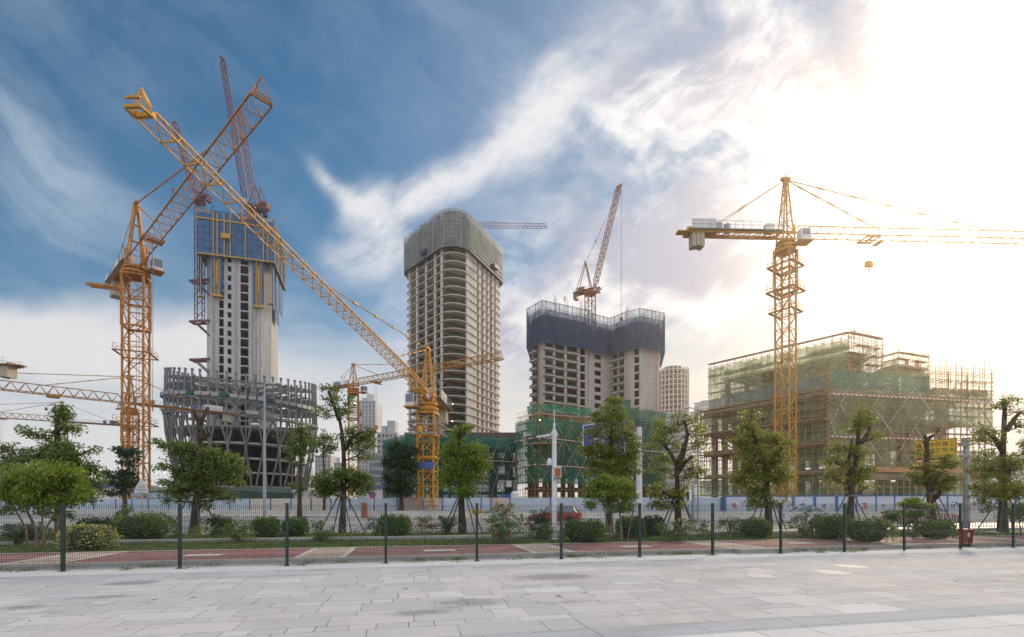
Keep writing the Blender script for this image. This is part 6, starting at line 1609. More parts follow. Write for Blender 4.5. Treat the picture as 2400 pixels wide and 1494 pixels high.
tree('street_tree', 'rounded bright tree with tufted cut trunk right of the middle crane', 1080, 24.6, 0.2, [(1075, 1012, 14, 12, 1.6), (1095, 1005, 12, 9, 1.4), (1066, 1028, 8, 8, 0.6), (1088, 1048, 40, 20, 1.7), (1115, 1065, 32, 26, 1.6), (1062, 1068, 30, 26, 1.5), (1130, 1095, 22, 20, 1.2), (1090, 1090, 40, 28, 1.3), (1058, 1110, 28, 22, 1.2), (1045, 1130, 20, 14, 0.9), (1105, 1120, 28, 18, 1.2), (1088, 1150, 26, 16, 1.0), (1105, 1160, 14, 12, 0.8)],
     [(1085, 1254), (1082, 1190), (1080, 1120), (1078, 1060), (1074, 1022), (1078, 1008)], 0.30, 'leaf_bright', lsize=0.145, spread=0.32, dens=1.2, group=G1, stakes=98, trunks=[[(1078, 1030), (1088, 1016), (1094, 1008)]])
tree('street_tree', 'largest pyramid shaped olive tree in front of the blue road sign', 1428, 27.0, 0.2, [(1440, 942, 16, 18, 1.2), (1430, 968, 30, 18, 1.2), (1455, 985, 28, 18, 1.2), (1405, 988, 28, 18, 1.1), (1390, 1020, 30, 20, 1.2), (1430, 1015, 40, 22, 1.2), (1470, 1030, 30, 22, 1.3), (1500, 1048, 16, 14, 0.8), (1410, 1055, 46, 22, 1.5), (1460, 1068, 42, 22, 1.5), (1385, 1058, 20, 16, 1.0), (1420, 1095, 46, 20, 1.5), (1470, 1100, 30, 18, 1.3), (1390, 1105, 22, 14, 0.9), (1400, 1165, 34, 22, 0.8), (1440, 1130, 40, 20, 0.8)],
     [(1428, 1258), (1428, 1190), (1430, 1110), (1433, 1030), (1438, 960)], 0.30, 'leaf_olive', lsize=0.165, spread=0.36, dens=1.1, group=G1)
tree('garden_tree', 'small bright lime green multi stemmed tree behind the mesh fence', 1432, 20.6, 0.2, [(1425, 1128, 36, 14, 1.6), (1400, 1142, 26, 12, 1.3), (1455, 1138, 24, 12, 1.3), (1385, 1160, 20, 10, 1.0), (1430, 1160, 46, 18, 1.6), (1470, 1162, 20, 10, 0.9), (1440, 1182, 40, 16, 1.3), (1400, 1180, 22, 12, 0.9), (1470, 1190, 24, 10, 0.6)],
     [(1456, 1268), (1455, 1225), (1452, 1190), (1445, 1160)], 0.085, 'leaf_bright', 'bark_pale', 0.11, 0.26, 1.6, G1, droop=0.2, per=32, trunks=[[(1432, 1268), (1424, 1225), (1416, 1185)], [(1440, 1266), (1432, 1230), (1436, 1185)], [(1468, 1266), (1476, 1225), (1482, 1190)]])
tree('street_tree', 'olive tree with dark three forked trunk right of the concrete sign post', 1588, 26.0, 0.2, [(1600, 985, 38, 18, 1.0), (1560, 998, 30, 18, 1.1), (1632, 1010, 22, 22, 0.8), (1548, 1030, 26, 20, 1.1), (1580, 1040, 30, 18, 0.5), (1640, 1050, 22, 26, 0.9), (1555, 1075, 32, 16, 1.1), (1630, 1095, 30, 26, 1.1), (1550, 1100, 26, 14, 0.9), (1610, 1120, 30, 16, 0.8), (1545, 1150, 30, 18, 1.2), (1575, 1175, 36, 24, 1.2), (1600, 1150, 22, 16, 0.8), (1540, 1185, 22, 14, 0.8)],
     [(1590, 1252), (1588, 1190), (1586, 1130), (1584, 1090), (1572, 1062), (1560, 1045)], 0.31, 'leaf_olive', lsize=0.15, spread=0.34, dens=1.0, group=G1, stakes=88, trunks=[[(1585, 1100), (1600, 1068), (1610, 1020), (1606, 985)], [(1586, 1112), (1606, 1085), (1618, 1072)], [(1584, 1085), (1596, 1062), (1602, 1040)]])
tree('street_tree', 'full olive crowned tree in front of the yellow crane mast', 1795, 28.5, 0.2, [(1762, 975, 22, 11, 1.0), (1750, 1005, 24, 20, 1.3), (1785, 1030, 36, 20, 1.4), (1735, 1045, 24, 22, 1.2), (1830, 1040, 24, 20, 1.2), (1770, 1070, 50, 26, 1.6), (1825, 1080, 30, 24, 1.4), (1745, 1105, 34, 22, 1.3), (1800, 1110, 44, 22, 1.5), (1840, 1115, 16, 20, 1.0), (1730, 1130, 22, 14, 0.9), (1780, 1145, 40, 20, 1.4), (1810, 1175, 34, 18, 1.1), (1760, 1180, 26, 14, 1.0)],
     [(1798, 1240), (1800, 1190), (1795, 1130), (1785, 1070), (1768, 1020), (1760, 985)], 0.34, 'leaf_olive', lsize=0.175, spread=0.38, dens=1.05, group=G1, stakes=80, trunks=[[(1796, 1130), (1812, 1090), (1828, 1050)], [(1790, 1090), (1762, 1060), (1745, 1040)]])
tree('street_tree', 'narrow upright olive tree on a forked trunk, right of centre of the scaffolded block', 1992, 28.0, 0.2, [(2010, 968, 26, 14, 1.1), (2030, 985, 22, 14, 1.0), (2000, 1000, 26, 18, 1.2), (2060, 1020, 18, 12, 0.7), (2042, 1030, 24, 12, 0.9), (1968, 1045, 24, 16, 1.1), (2000, 1065, 30, 20, 1.2), (2020, 1100, 26, 16, 1.1), (1960, 1085, 26, 18, 1.2), (1955, 1120, 22, 20, 1.0), (1985, 1130, 24, 16, 0.7), (2030, 1145, 18, 10, 0.7), (2015, 1120, 20, 14, 0.9)],
     [(1992, 1240), (1994, 1180), (1999, 1120), (2008, 1060), (2014, 1000), (2016, 975)], 0.30, 'leaf_olive', lsize=0.165, spread=0.35, dens=1.0, group=G1, stakes=78, trunks=[[(1996, 1150), (1990, 1080), (1990, 1030)], [(2010, 1040), (2030, 1015), (2035, 995)]])
tree('street_tree', 'sparse tree with thick dark forked trunk in front of the yellow road sign', 2182, 29.0, 0.2, [(2175, 1062, 20, 6, 0.7), (2215, 1075, 18, 7, 0.7), (2155, 1095, 22, 7, 1.0), (2198, 1092, 26, 8, 1.1), (2228, 1090, 20, 10, 1.0), (2150, 1120, 22, 9, 1.2), (2165, 1132, 24, 8, 1.0), (2190, 1110, 26, 9, 0.9), (2225, 1125, 24, 9, 1.0), (2205, 1140, 20, 10, 1.1), (2138, 1112, 12, 6, 0.7)],
     [(2184, 1240), (2182, 1190), (2178, 1150), (2174, 1110), (2172, 1060), (2170, 1030), (2164, 1022)], 0.36, 'leaf_olive', lsize=0.16, spread=0.33, dens=1.5, group=G1, stakes=82, trunks=[[(2180, 1150), (2192, 1130), (2202, 1108)], [(2171, 1040), (2176, 1028), (2178, 1022)], [(2186, 1180), (2196, 1160), (2204, 1145)]])
tree('street_tree', 'tall open tree at the right edge with wide low skirt', 2352, 27.0, 0.2, [(2360, 942, 32, 10, 0.6), (2385, 960, 22, 16, 0.8), (2345, 955, 22, 14, 0.5), (2395, 1000, 18, 24, 0.7), (2300, 1005, 26, 12, 0.7), (2330, 1025, 30, 16, 0.7), (2290, 1030, 16, 10, 0.5), (2345, 1075, 40, 22, 1.2), (2310, 1105, 34, 24, 1.3), (2375, 1105, 34, 24, 1.2), (2300, 1150, 30, 24, 1.2), (2345, 1150, 40, 26, 1.3), (2390, 1155, 26, 26, 1.1), (2310, 1185, 26, 16, 0.9), (2370, 1195, 28, 18, 0.8), (2420, 1060, 30, 40, 1.0)],
     [(2352, 1242), (2352, 1190), (2352, 1130), (2354, 1070), (2356, 1010), (2360, 960), (2354, 940)], 0.32, 'leaf_olive', lsize=0.16, spread=0.35, dens=1.05, group=G1, stakes=70, trunks=[[(2353, 1060), (2335, 1025), (2315, 1012)], [(2357, 1010), (2376, 985), (2392, 965)]])
tree('topiary_tree', 'little cloud pruned tree in front of the red car', 2145, 22.0, 0.2, [(2128, 1182, 20, 4, 1.6), (2160, 1186, 20, 4, 1.6), (2143, 1206, 17, 4, 1.8), (2140, 1174, 12, 4, 1)], [(2144, 1262), (2145, 1230), (2148, 1205), (2156, 1188)], 0.07, 'leaf_bright', 'bark_pale', 0.10, 0.2, 2.2, None, trunks=[[(2145, 1222), (2136, 1200), (2130, 1186)]])
tree('young_tree', 'thin young tree left of the little cloud pruned tree', 2093, 26.0, 0.2, [(2085, 1205, 14, 8, 1.0), (2102, 1200, 12, 8, 0.9), (2092, 1215, 14, 7, 1.0)], [(2091, 1240), (2091, 1225), (2090, 1208)], 0.06, 'leaf_mid', 'bark_pale', 0.12, 0.22, 1.6, None, trunks=[[(2091, 1232), (2098, 1215), (2102, 1203)]])
tree('young_tree', 'thin leggy young tree in the right corner', 2392, 24.0, 0.2, [(2385, 1205, 20, 16, 0.9), (2405, 1195, 16, 16, 0.8)], [(2390, 1250), (2388, 1225), (2386, 1205)], 0.06, 'leaf_mid', 'bark_pale', 0.12, 0.24, 1.4, None)

def shrub(label, px, py, hw, hh, kind='dome', leaf='leaf_box', name='shrub', dens=1.0, flower=None, group='shrubs in the verge', py_top=None, sq=0.6):
    """px, py of the foot centre; hw, hh half width and full height in picture units at its own depth"""
    z0 = 0.19; Y = (EYE-z0)*F/(py-HY); k_ = Y/F; X = (px-CX)*k_; r = thing(name, label, 'shrub', (X, Y, z0), 0, group)
    w, hgt = hw*k_, hh*k_; dep = w*0.75
    if kind == 'dome':
        n = int(2600*dens*(w*hgt)/1.4)+800
        u = unit(rng.normal(size=(n, 3))); u[:, 2] = np.abs(u[:, 2])*1.0
        # super-ellipsoid, clipped hedge outline with small bumps
        pw = sq; u = np.sign(u)*np.abs(u)**pw; u = u/np.maximum(1e-6, (np.abs(u)**(2/pw)).sum(1, keepdims=True)**(pw/2))
        bump = np.array([1+0.15*noise.noise(Vector((float(q[0])*3+px, float(q[1])*3, float(q[2])*3))) for q in u])[:, None]
        rad = bump*(1-0.16*rng.random((n, 1))**2+0.13*(rng.random((n, 1)) > 0.9)*rng.random((n, 1)))
        P = u*rad*np.array([w, dep, hgt]); P[:, 2] = np.maximum(P[:, 2], 0.02)
        d = unit(u+rng.normal(size=u.shape)*0.7); side = unit(np.cross(d, rng.normal(size=u.shape))); s_ = 0.085*(0.6+0.7*rng.random((n, 1)))
        quads_mesh('foliage', P, d*s_*0.5, side*s_*0.33, M[leaf], r)
        # the twiggy mass inside
        mb = MB(); vs = []
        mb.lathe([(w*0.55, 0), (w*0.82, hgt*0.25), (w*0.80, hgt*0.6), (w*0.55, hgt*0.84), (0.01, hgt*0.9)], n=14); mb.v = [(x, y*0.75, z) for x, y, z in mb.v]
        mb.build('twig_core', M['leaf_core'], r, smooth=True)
    elif kind == 'loose':
        k = int(26*dens*(w*hgt)/0.7)+10
        u = unit(rng.normal(size=(k, 3)))*(0.3+0.7*rng.random((k, 1))**0.7); c = u*np.array([w*0.95, dep*0.9, hgt*0.5]); c[:, 2] += hgt*0.52
        keep = np.array([noise.noise(Vector((float(q[0])*1.6+px, float(q[1])*1.6, float(q[2])*1.8))) > -0.22 for q in c]); c = c[keep] if keep.sum() > 5 else c
        P, A, B = leaf_cloud(c, 30, 0.20, 0.095); P[:, 2] = np.maximum(P[:, 2], 0.03)
        quads_mesh('foliage', P, A, B, M[leaf], r)
        mb = MB()
        for q in c[::2]: s0 = Vector((random.uniform(-0.12, 0.12)*w, random.uniform(-0.1, 0.1), 0)); mb.tube([s0, s0.lerp(Vector(q), 0.5)+Vector((0, 0, 0.05)), Vector(q)], [0.016, 0.011, 0.004], 4, cap=False)
        mb.build('stems', M['bark_pale'], r)
    if flower:
        kf = 8; u = unit(rng.normal(size=(kf, 3))); u[:, 1] = -np.abs(u[:, 1]); P = u*np.array([w, dep, hgt*0.5])*0.98; P[:, 2] += hgt*0.52
        mb = MB()
        for q in P: 
            for a in range(4): ang = a*math.pi/2; mb.quad(tuple(q), (q[0]+0.045*math.cos(ang-.5), q[1]-0.02, q[2]+0.045*math.sin(ang-.5)), (q[0]+0.06*math.cos(ang), q[1]-0.03, q[2]+0.06*math.sin(ang)), (q[0]+0.045*math.cos(ang+.5), q[1]-0.02, q[2]+0.045*math.sin(ang+.5)))
        mb.build('blossom', M[flower], r)
    return r
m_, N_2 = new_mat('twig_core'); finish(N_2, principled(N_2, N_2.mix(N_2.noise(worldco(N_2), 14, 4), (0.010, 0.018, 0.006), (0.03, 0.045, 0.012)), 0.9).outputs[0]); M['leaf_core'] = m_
shrub('round yellow and cream variegated bush beside the second fence post', 208, 1287, 54, 58, 'dome', 'leaf_var')
shrub('widest clipped dark dome hedge right behind the variegated bush', 334, 1264, 66, 60, 'dome', sq=0.55)
shrub('dark low hedge half hidden between variegated bush and drooping tree', 225, 1266, 40, 52, 'dome', 'leaf_dark')
shrub('leggy loose shrub standing above the left clipped hedge', 292, 1262, 26, 84, 'loose', 'leaf_mid', dens=0.8)
shrub('loose open bush left of the third fence post', 556, 1272, 42, 56, 'loose', 'leaf_mid')
shrub('clipped bush directly left of the third fence post', 624, 1262, 32, 50, 'dome', 'leaf_box')
shrub('clipped bush directly right of the third fence post', 692, 1258, 28, 44, 'dome', 'leaf_box')
shrub('sprawling flowering bush behind the dark staked tree', 500, 1262, 30, 56, 'loose', 'leaf_dark', flower='petal_y')
shrub('loose bush with splayed stems left of the sparse topped tree', 754, 1270, 34, 52, 'loose', 'leaf_mid', dens=1.2)
shrub('clipped round bush behind the fourth fence post', 925, 1262, 40, 56, 'dome', 'leaf_box')
shrub('dark bush between fourth fence post and the sparse topped tree', 880, 1256, 26, 44, 'loose', 'leaf_dark')
shrub('small leafy bush with pink flowers left of the cycad', 992, 1256, 30, 48, 'loose', 'leaf_mid', flower='petal_p')
shrub('tall loose flowering bush right of the fifth fence post', 1178, 1272, 58, 92, 'loose', 'leaf_box', dens=1.4, flower='petal_p')
shrub('loose dark bush left of the white camera pole', 1262, 1262, 40, 66, 'loose', 'leaf_dark', dens=1.2)
shrub('little open bush just behind the white camera pole', 1278, 1266, 20, 42, 'loose', 'leaf_mid')
shrub('clipped wide hedge right of the white camera pole', 1368, 1268, 50, 50, 'dome', sq=0.55)
shrub('clipped hedge behind the lime green tree', 1478, 1260, 34, 50, 'dome')
shrub('clipped low hedge between lime green tree and forked olive tree', 1530, 1256, 28, 46, 'dome', 'leaf_dark')
shrub('sprawling bush with yellow flowers below the forked olive tree', 1582, 1268, 44, 56, 'loose', 'leaf_mid', dens=1.4, flower='petal_y')
shrub('straggly yellow flowering bush beside the traffic signal post', 1640, 1258, 28, 50, 'loose', 'leaf_mid', dens=0.6, flower='petal_y')
shrub('loose yellow flowering bush between the eighth and ninth fence posts', 1706, 1256, 34, 50, 'loose', 'leaf_mid', dens=0.9, flower='petal_y')
shrub('round soft bush below the tree in front of the yellow crane', 1772, 1260, 36, 46, 'dome', 'leaf_mid', sq=0.8)
shrub('tall loose bush with pink flowers in front of the white car', 1886, 1256, 44, 62, 'loose', 'leaf_mid', dens=1.3, flower='petal_p')
shrub('left part of the long clipped hedge at the tenth fence post', 1950, 1262, 44, 56, 'dome')
shrub('right part of the long clipped hedge at the tenth fence post', 2032, 1268, 50, 54, 'dome', sq=0.55)
shrub('small dark bush with pink flowers beside the eleventh fence post', 2128, 1252, 28, 46, 'loose', 'leaf_dark', flower='petal_p')
shrub('round clipped hedge directly left of the litter bin', 2192, 1262, 38, 44, 'dome', sq=0.6)
shrub('dark hedge under the drooping tree', 60, 1275, 60, 50, 'loose', 'leaf_dark', dens=1.2)
shrub('low dark hedge right of the dark staked tree', 520, 1254, 22, 40, 'dome', 'leaf_dark')

def cycad(label, px, py, hw, hh, nfr=34):
    z0 = 0.19; Y = (EYE-z0)*F/(py-HY); k_ = Y/F; r = thing('cycad', label, 'plant', ((px-CX)*k_, Y, z0), 0, 'cycads in the verge')
    R_ = hw*k_; H_ = hh*k_; Ps = []; As = []; Bs = []; mb = MB()
    for i in range(nfr):
        a = 2*math.pi*i/nfr*3.17; el = 0.15+1.2*random.random(); pts = []
        for j in range(9):
            u = j/8; rr = R_*math.sin(u*1.45)*math.cos(el*0.75); zz = H_*(0.25+math.sin(el)*0.85*math.sin(u*2.0)-0.22*u*u); pts.append(Vector((rr*math.cos(a), rr*math.sin(a), max(0.04, zz))))
        mb.tube(pts, [0.012*(1-0.8*j/8) for j in range(9)], 3, cap=False)
        for j in range(1, 8):
            for q in (0, 0.33, 0.66):
                p = pts[j].lerp(pts[j+1], q); d = (pts[j+1]-pts[j]).normalized(); sd = d.cross(Vector((0, 0, 1))).normalized()
                for s_ in (-1, 1): v = (sd*s_+d*0.5-Vector((0, 0, 0.2))).normalized()*0.10*(1-0.45*j/8); Ps.append(p+v); As.append(v); Bs.append(d*0.010)
    mb.build('frond', M['leaf_dark'], r); quads_mesh('leaflets', np.array(Ps, dtype=np.float32), np.array(As, dtype=np.float32), np.array(Bs, dtype=np.float32), M['leaf_dark'], r)
    MB().lathe([(0.12, -0.05), (0.17, 0.15), (0.12, H_*0.3), (0.02, H_*0.36)], n=10).build('stump', M['bark'], r)
cycad('spiky dark cycad at the foot of the bright tree, right of centre of the fence', 1048, 1256, 40, 50)
cycad('large dark cycad half hidden under the drooping tree at the left edge', 45, 1278, 56, 54, 40)
cycad('small spiky cycad left of the soft bush by the yellow crane tree', 1740, 1254, 26, 40, 24)
cycad('thin spiky plant on a stalk behind the bush right of the third fence post', 706, 1246, 18, 40, 16)

# grass blades on the lawn, weeds along the kerb
n = 42000; s_ = rng.uniform(-24, 30, n); t_ = 18.45+rng.random(n)**1.3*8.5
zc = np.array([lawn_z(a, b) for a, b in zip(s_, t_)]); X_ = s_*EX-t_*EY; Y_ = s_*EY+t_*EX; ok = (Y_ < 25.4+0.055*X_) & (np.abs(t_-21.4) > 0.2)
P = np.stack([X_, Y_, zc+0.025], 1)[ok]; k = len(P); A = np.stack([rng.normal(0, 0.012, k), rng.normal(0, 0.012, k), 0.02+0.028*rng.random(k)], 1); B = np.stack([rng.normal(0, 0.012, k), rng.normal(0, 0.006, k), np.zeros(k)], 1)
M['grass'] = mat_leaf('grass_blade', (0.045, 0.075, 0.014), (0.14, 0.19, 0.04), 0.3, ((0.22, 0.18, 0.08), 0.12))
o = quads_mesh('grass', P, A, B*1.6, M['grass']); tag(o, 'short patchy mown grass on the verge between path and road', 'grass', kind='stuff')
cl = []
for i in range(230):
    s0 = random.uniform(-16, 26); 
    if noise.noise(Vector((s0*0.6, 0, 0))) < -0.05: continue
    t0 = 14.90-abs(random.gauss(0, 0.10)) if random.random() < 0.72 else random.uniform(14.15, 14.6)
    m = random.randint(8, 42); cl.append(np.stack([rng.normal(s0, 0.11, m), rng.normal(t0, 0.035, m), np.abs(rng.normal(0.0, 0.035, m))+0.01], 1))
c = np.concatenate(cl); P = np.stack([c[:, 0]*EX-c[:, 1]*EY, c[:, 0]*EY+c[:, 1]*EX, c[:, 2]], 1); k = len(P)
d = unit(rng.normal(size=(k, 3))+np.array([0, 0, 0.8]))*0.026; sd = unit(np.cross(d, rng.normal(size=(k, 3))))*0.013
tag(quads_mesh('weeds', P, d, sd, M['leaf_mid']), 'low weeds growing in the joint between plaza and path kerb', 'weeds', kind='stuff')
# fallen leaves and grit on the plaza
k = 500; s_ = rng.uniform(-12, 22, k); t_ = 6.5+7*rng.random(k)**0.7; q = np.array([noise.noise(Vector((a*0.7, b*0.7, 3))) > 0.12 or a > 9 for a, b in zip(s_, t_)])
P = np.stack([s_*EX-t_*EY, s_*EY+t_*EX, np.full(k, 0.006)], 1)[q]; k = len(P); a = rng.random(k)*6.28
A = np.stack([np.cos(a)*0.03, np.sin(a)*0.03, rng.normal(0, 0.004, k)], 1)*rng.uniform(0.4, 1.1, (k, 1)); B = np.stack([-np.sin(a)*0.016, np.cos(a)*0.016, rng.normal(0, 0.004, k)], 1)
tag(quads_mesh('fallen_leaves', P, A, B, M['rust']), 'scattered brown leaf bits on the pale paving', 'fallen leaves', kind='stuff')

# knee high ground cover between the shrubs
k = 46000; s_ = rng.uniform(-24, 30, k); t_ = rng.uniform(21.9, 27.5, k); X_ = s_*EX-t_*EY; Y_ = s_*EY+t_*EX
q = np.array([noise.noise(Vector((a*0.45, b*0.8, 7))) for a, b in zip(s_, t_)]); ok = (Y_ < 25.0+0.055*X_) & (q > 0.10) & (np.abs(t_-21.4) > 0.3)
hgt = 0.5*np.clip((q-0.10)*3, 0.15, 1.0)*rng.random(k)**0.5; zc = np.array([lawn_z(a, b) for a, b in zip(s_, t_)])
P = np.stack([X_, Y_, zc+hgt], 1)[ok]; n_ = len(P); d = unit(rng.normal(size=(n_, 3)))*0.05; sd = unit(np.cross(d, rng.normal(size=(n_, 3))))*0.026
tag(quads_mesh('ground_cover', P, d, sd, M['leaf_box']), 'low leafy ground cover in patches between the shrubs of the verge', 'ground cover', kind='stuff')

# ------------------------------------------------------------------ street furniture
def pole_tube(mb, pts, r, n=12): mb.tube(pts, r, n)
# white camera pole by the sixth fence post
Y = 20.6; X = (1299-CX)*Y/F; z0 = 0.2
cp = thing('camera_pole', 'white steel camera pole with side arm, dome camera and rusty box', 'camera pole', (X, Y, z0))
zt_ = zof(1008, Y)-z0
mb = MB(); mb.tube([(0, 0, 0), (0, 0, zt_*0.45), (0, 0, zt_)], [0.115, 0.105, 0.095], 14); mb.lathe([(0.2, 0), (0.2, 0.02), (0.13, 0.04)], n=14); mb.tube([(0, 0, zt_), (0, 0, zt_+0.28)], 0.05, 8); mb.build('pole', M['white_metal'], cp, smooth=False)
MB().tube([(0, 0, zt_+0.2), (0, 0, zt_+0.85)], 0.018, 6).build('lightning_rod', M['white_metal'], cp)
mb = MB(); za = zof(1019, Y)-z0; mb.tube([(0, 0, za), (-0.75, 0, za-0.1)], [0.06, 0.035], 8); mb.lathe([(0.13, za-0.13), (0.13, za+0.1)], n=12); mb.box((0, 0, za), (0.34, 0.28, 0.03)); mb.bar((-0.62, 0, za-0.05), (-0.62, 0, za-0.2), 0.03); mb.build('arm', M['white_metal'], cp)
mb = MB(); zc = zof(1085, Y)-z0; mb.box((-0.12, 0, zc+0.12), (0.2, 0.05, 0.05)); mb.lathe([(0.02, 0.2), (0.09, 0.14), (0.11, 0.0), (0.10, -0.08), (0.07, -0.15), (0.0, -0.19)], (-0.20, 0, zc), 14); dm = mb.build('dome_camera', M['white_metal'], cp)
MB().lathe([(0.085, -0.09), (0.065, -0.15), (0.0, -0.18)], (-0.20, -0.01, zc-0.01), 14).build('lens_dome', M['window'], dm)
mb = MB(); zb_ = zof(1108, Y)-z0; mb.box((0.12, -0.12, zb_), (0.30, 0.24, 0.42)); mb.box((0.12, -0.12, zb_+0.225), (0.34, 0.28, 0.03)); bx = mb.build('equipment_box', M['white_metal'], cp)
MB().box((0.12, -0.245, zb_-0.01), (0.25, 0.012, 0.36)).build('rusty_door', M['rust'], bx, label='orange rusted door')
mb = MB(); mb.tube([(0, -0.1, zb_-0.2), (-0.03, -0.12, zb_-0.35), (0.05, -0.12, zb_-0.3), (0.08, -0.12, zb_-0.2)], 0.012, 5); mb.build('wire', M['cable'], bx)

# tall double lamp at the left
Y = 46; X = (620-CX)*Y/F
M['lamp_pole'] = mat_paint('lamp_pole_blue_grey', (0.27, 0.31, 0.37), 0.12, 0.6, 0.35, 0.2)
def street_lamp(label, px, Y, pyt, arms, r0=0.11, group='tall street lamps', z0=0.0):
    X = (px-CX)*Y/F; r = thing('street_lamp', label, 'street lamp', (X, Y, z0), 0, group); zt = zof(pyt, Y)-z0
    MB().tube([(0, 0, 0), (0, 0, zt*0.3), (0, 0, zt)], [r0*1.3, r0*1.1, r0*0.6], 12).build('pole', M['lamp_pole'], r)
    MB().lathe([(r0*2.6, 0), (r0*2.6, 0.05), (r0*1.6, 0.1), (r0*1.4, 0.4)], n=12).build('base', M['lamp_pole'], r)
    for (dpx, dpy, py0) in arms:
        L = dpx*Y/F; za = zof(py0, Y)-z0; dz = dpy*Y/F
        mb = MB(); mb.tube([(0, 0, za), (L*0.4, 0, za+dz*0.7), (L*0.75, 0, za+dz)], [r0*0.45, r0*0.4, r0*0.35], 8); mb.build('arm', M['lamp_pole'], r)
        sg = 1 if L > 0 else -1; c = Vector((L*0.95, 0, za+dz*1.05)); l = abs(L)*0.36+0.25; mb = MB(); prof = []
        mb.tube([c-Vector((sg*l*0.6, 0, 0.02)), c-Vector((sg*l*0.3, 0, -0.02)), c+Vector((sg*l*0.3, 0, 0.02)), c+Vector((sg*l*0.62, 0, -0.02))], [0.07, 0.17, 0.18, 0.03], 10); mb.v = [(x, y, c.z+(z-c.z)*0.6) for x, y, z in mb.v]
        hd = mb.build('lamp_head', M['white_metal'], r, smooth=True); 
        MB().box((c.x, 0, c.z-0.10), (l*0.6, 0.2, 0.03)).build('lens', M['window'], hd)
    return r
street_lamp('tall blue grey double armed street lamp in front of the round podium', 620, 40, 898, [(30, 2, 901), (-24, 14, 1010)])
street_lamp('street lamp whose head shows between round shell tower and scaffolded block', 1636, 46, 958, [(-28, 6, 962), (22, 2, 1032)], 0.09)
# traffic signal post seen edge-on
Y = 24.6; r = thing('signal_post', 'grey traffic signal post behind the mesh fence near the eighth fence post', 'signal post', gnd(1624, Y, 0.2)); zt_ = zof(1128, Y)-0.2
mb = MB(); mb.tube([(0, 0, 0), (0, 0, zt_)], [0.085, 0.075], 10); mb.lathe([(0.16, 0), (0.16, 0.03), (0.10, 0.05)], n=12); mb.build('pole', M['grey_metal'], r)
mb = MB(); mb.box((-0.18, -0.02, zof(1163, Y)-0.2), (0.14, 0.3, 0.5)); mb.bar((-0.15, 0, zof(1154, Y)-0.2), (0, 0, zof(1154, Y)-0.2), 0.03); mb.bar((-0.15, 0, zof(1172, Y)-0.2), (0, 0, zof(1172, Y)-0.2), 0.03); sg = mb.build('signal_head', M['white_metal'], r)
MB().box((-0.255, -0.02, zof(1163, Y)-0.2), (0.02, 0.24, 0.42)).build('visor', M['dark_metal'], sg)
mb = MB(); mb.box((0, 0, 0.06), (0.9, 0.7, 0.06)); tag(mb.build('stone_slab', M['kerb']), 'flat stone slab at the foot of the traffic signal post', 'slab').location = gnd(1618, Y-0.4, 0.19)

# yellow road works sign on its steel column
Y = 32.0; z0 = 0.0; X = (2265-CX)*Y/F
ys = thing('roadworks_sign', 'yellow metro construction sign with Chinese text on a thick steel column', 'sign', (X, Y, z0)); zt_ = zof(1027, Y)
mb = MB(); mb.tube([(0, 0, 0), (0, 0, zt_)], [0.19, 0.16], 16); mb.lathe([(0.20, zt_-0.28), (0.23, zt_-0.25), (0.23, zt_-0.02), (0.16, zt_+0.05), (0.02, zt_+0.08)], n=16); mb.lathe([(0.3, 0), (0.3, 0.05), (0.22, 0.08)], n=16); mb.build('column', M['grey_metal'], ys)
for py in (1043, 1070):
    mb = MB(); z = zof(py, Y); mb.lathe([(0.26, z-0.06), (0.26, z+0.06)], n=16); mb.bar((0, 0, z), (-0.55, -0.05, z), 0.12, 0.12); mb.box((-0.3, 0, z), (0.2, 0.36, 0.16)); mb.build('bracket', M['grey_metal'], ys)
# board: nearer end at the right, as its top edge rises to the right
pR = Vector(((2243-CX)*(Y-0.1)/F-X, -0.1, 0)); YL = (Y-0.1)*(1181-1026)/(1181-1035); pL = Vector(((2142-CX)*YL/F-X, YL-Y, 0))
e = (pR-pL); LB = e.length; e.normalize(); ang = math.atan2(e.y, e.x); zt_b = zof(1026, Y-0.1); zb_b = zof(1096, Y-0.1); HB = zt_b-zb_b
def on_board(u, v, out=0.03): p = pL+e*(u*LB); n = Vector((e.y, -e.x, 0)); return Vector((p.x+n.x*out, p.y+n.y*out, zb_b+v*HB))
M['sign_yellow'] = mat_paint('sign_yellow', (0.72, 0.46, 0.03), 0.08, 0.5, 0.4, 0, 0.05); M['sign_black'] = mat_paint('sign_black', (0.03, 0.025, 0.02), 0.2); M['sign_red'] = mat_paint('sign_red', (0.50, 0.03, 0.03), 0.1)
mb = MB(); c = on_board(0.5, 0.5, 0); mb.box(c, (LB, 0.05, HB), ang); board = mb.build('board', M['sign_yellow'], ys)
mb = MB()
for (u0, v0, u1, v1) in ((0.02, 0.03, 0.98, 0.03), (0.02, 0.97, 0.98, 0.97), (0.02, 0.03, 0.02, 0.97), (0.98, 0.03, 0.98, 0.97)): mb.bar(on_board(u0, v0, 0.03), on_board(u1, v1, 0.03), 0.012, 0.03)
mb.build('border', M['sign_black'], board)
mb = MB()
tri = [(0.05, 0.56), (0.25, 0.56), (0.15, 0.88)]
for i in range(3): mb.bar(on_board(*tri[i], 0.032), on_board(*tri[(i+1) % 3], 0.032), 0.014, 0.05)
mb.bar(on_board(0.13, 0.60, .032), on_board(0.145, 0.68, .032), 0.012, 0.035); mb.bar(on_board(0.15, 0.60, .032), on_board(0.145, 0.68, .032), 0.012, 0.03); mb.bar(on_board(0.145, 0.68, .032), on_board(0.155, 0.74, .032), 0.012, 0.045); mb.bar(on_board(0.15, 0.72, .032), on_board(0.175, 0.67, .032), 0.012, 0.025)
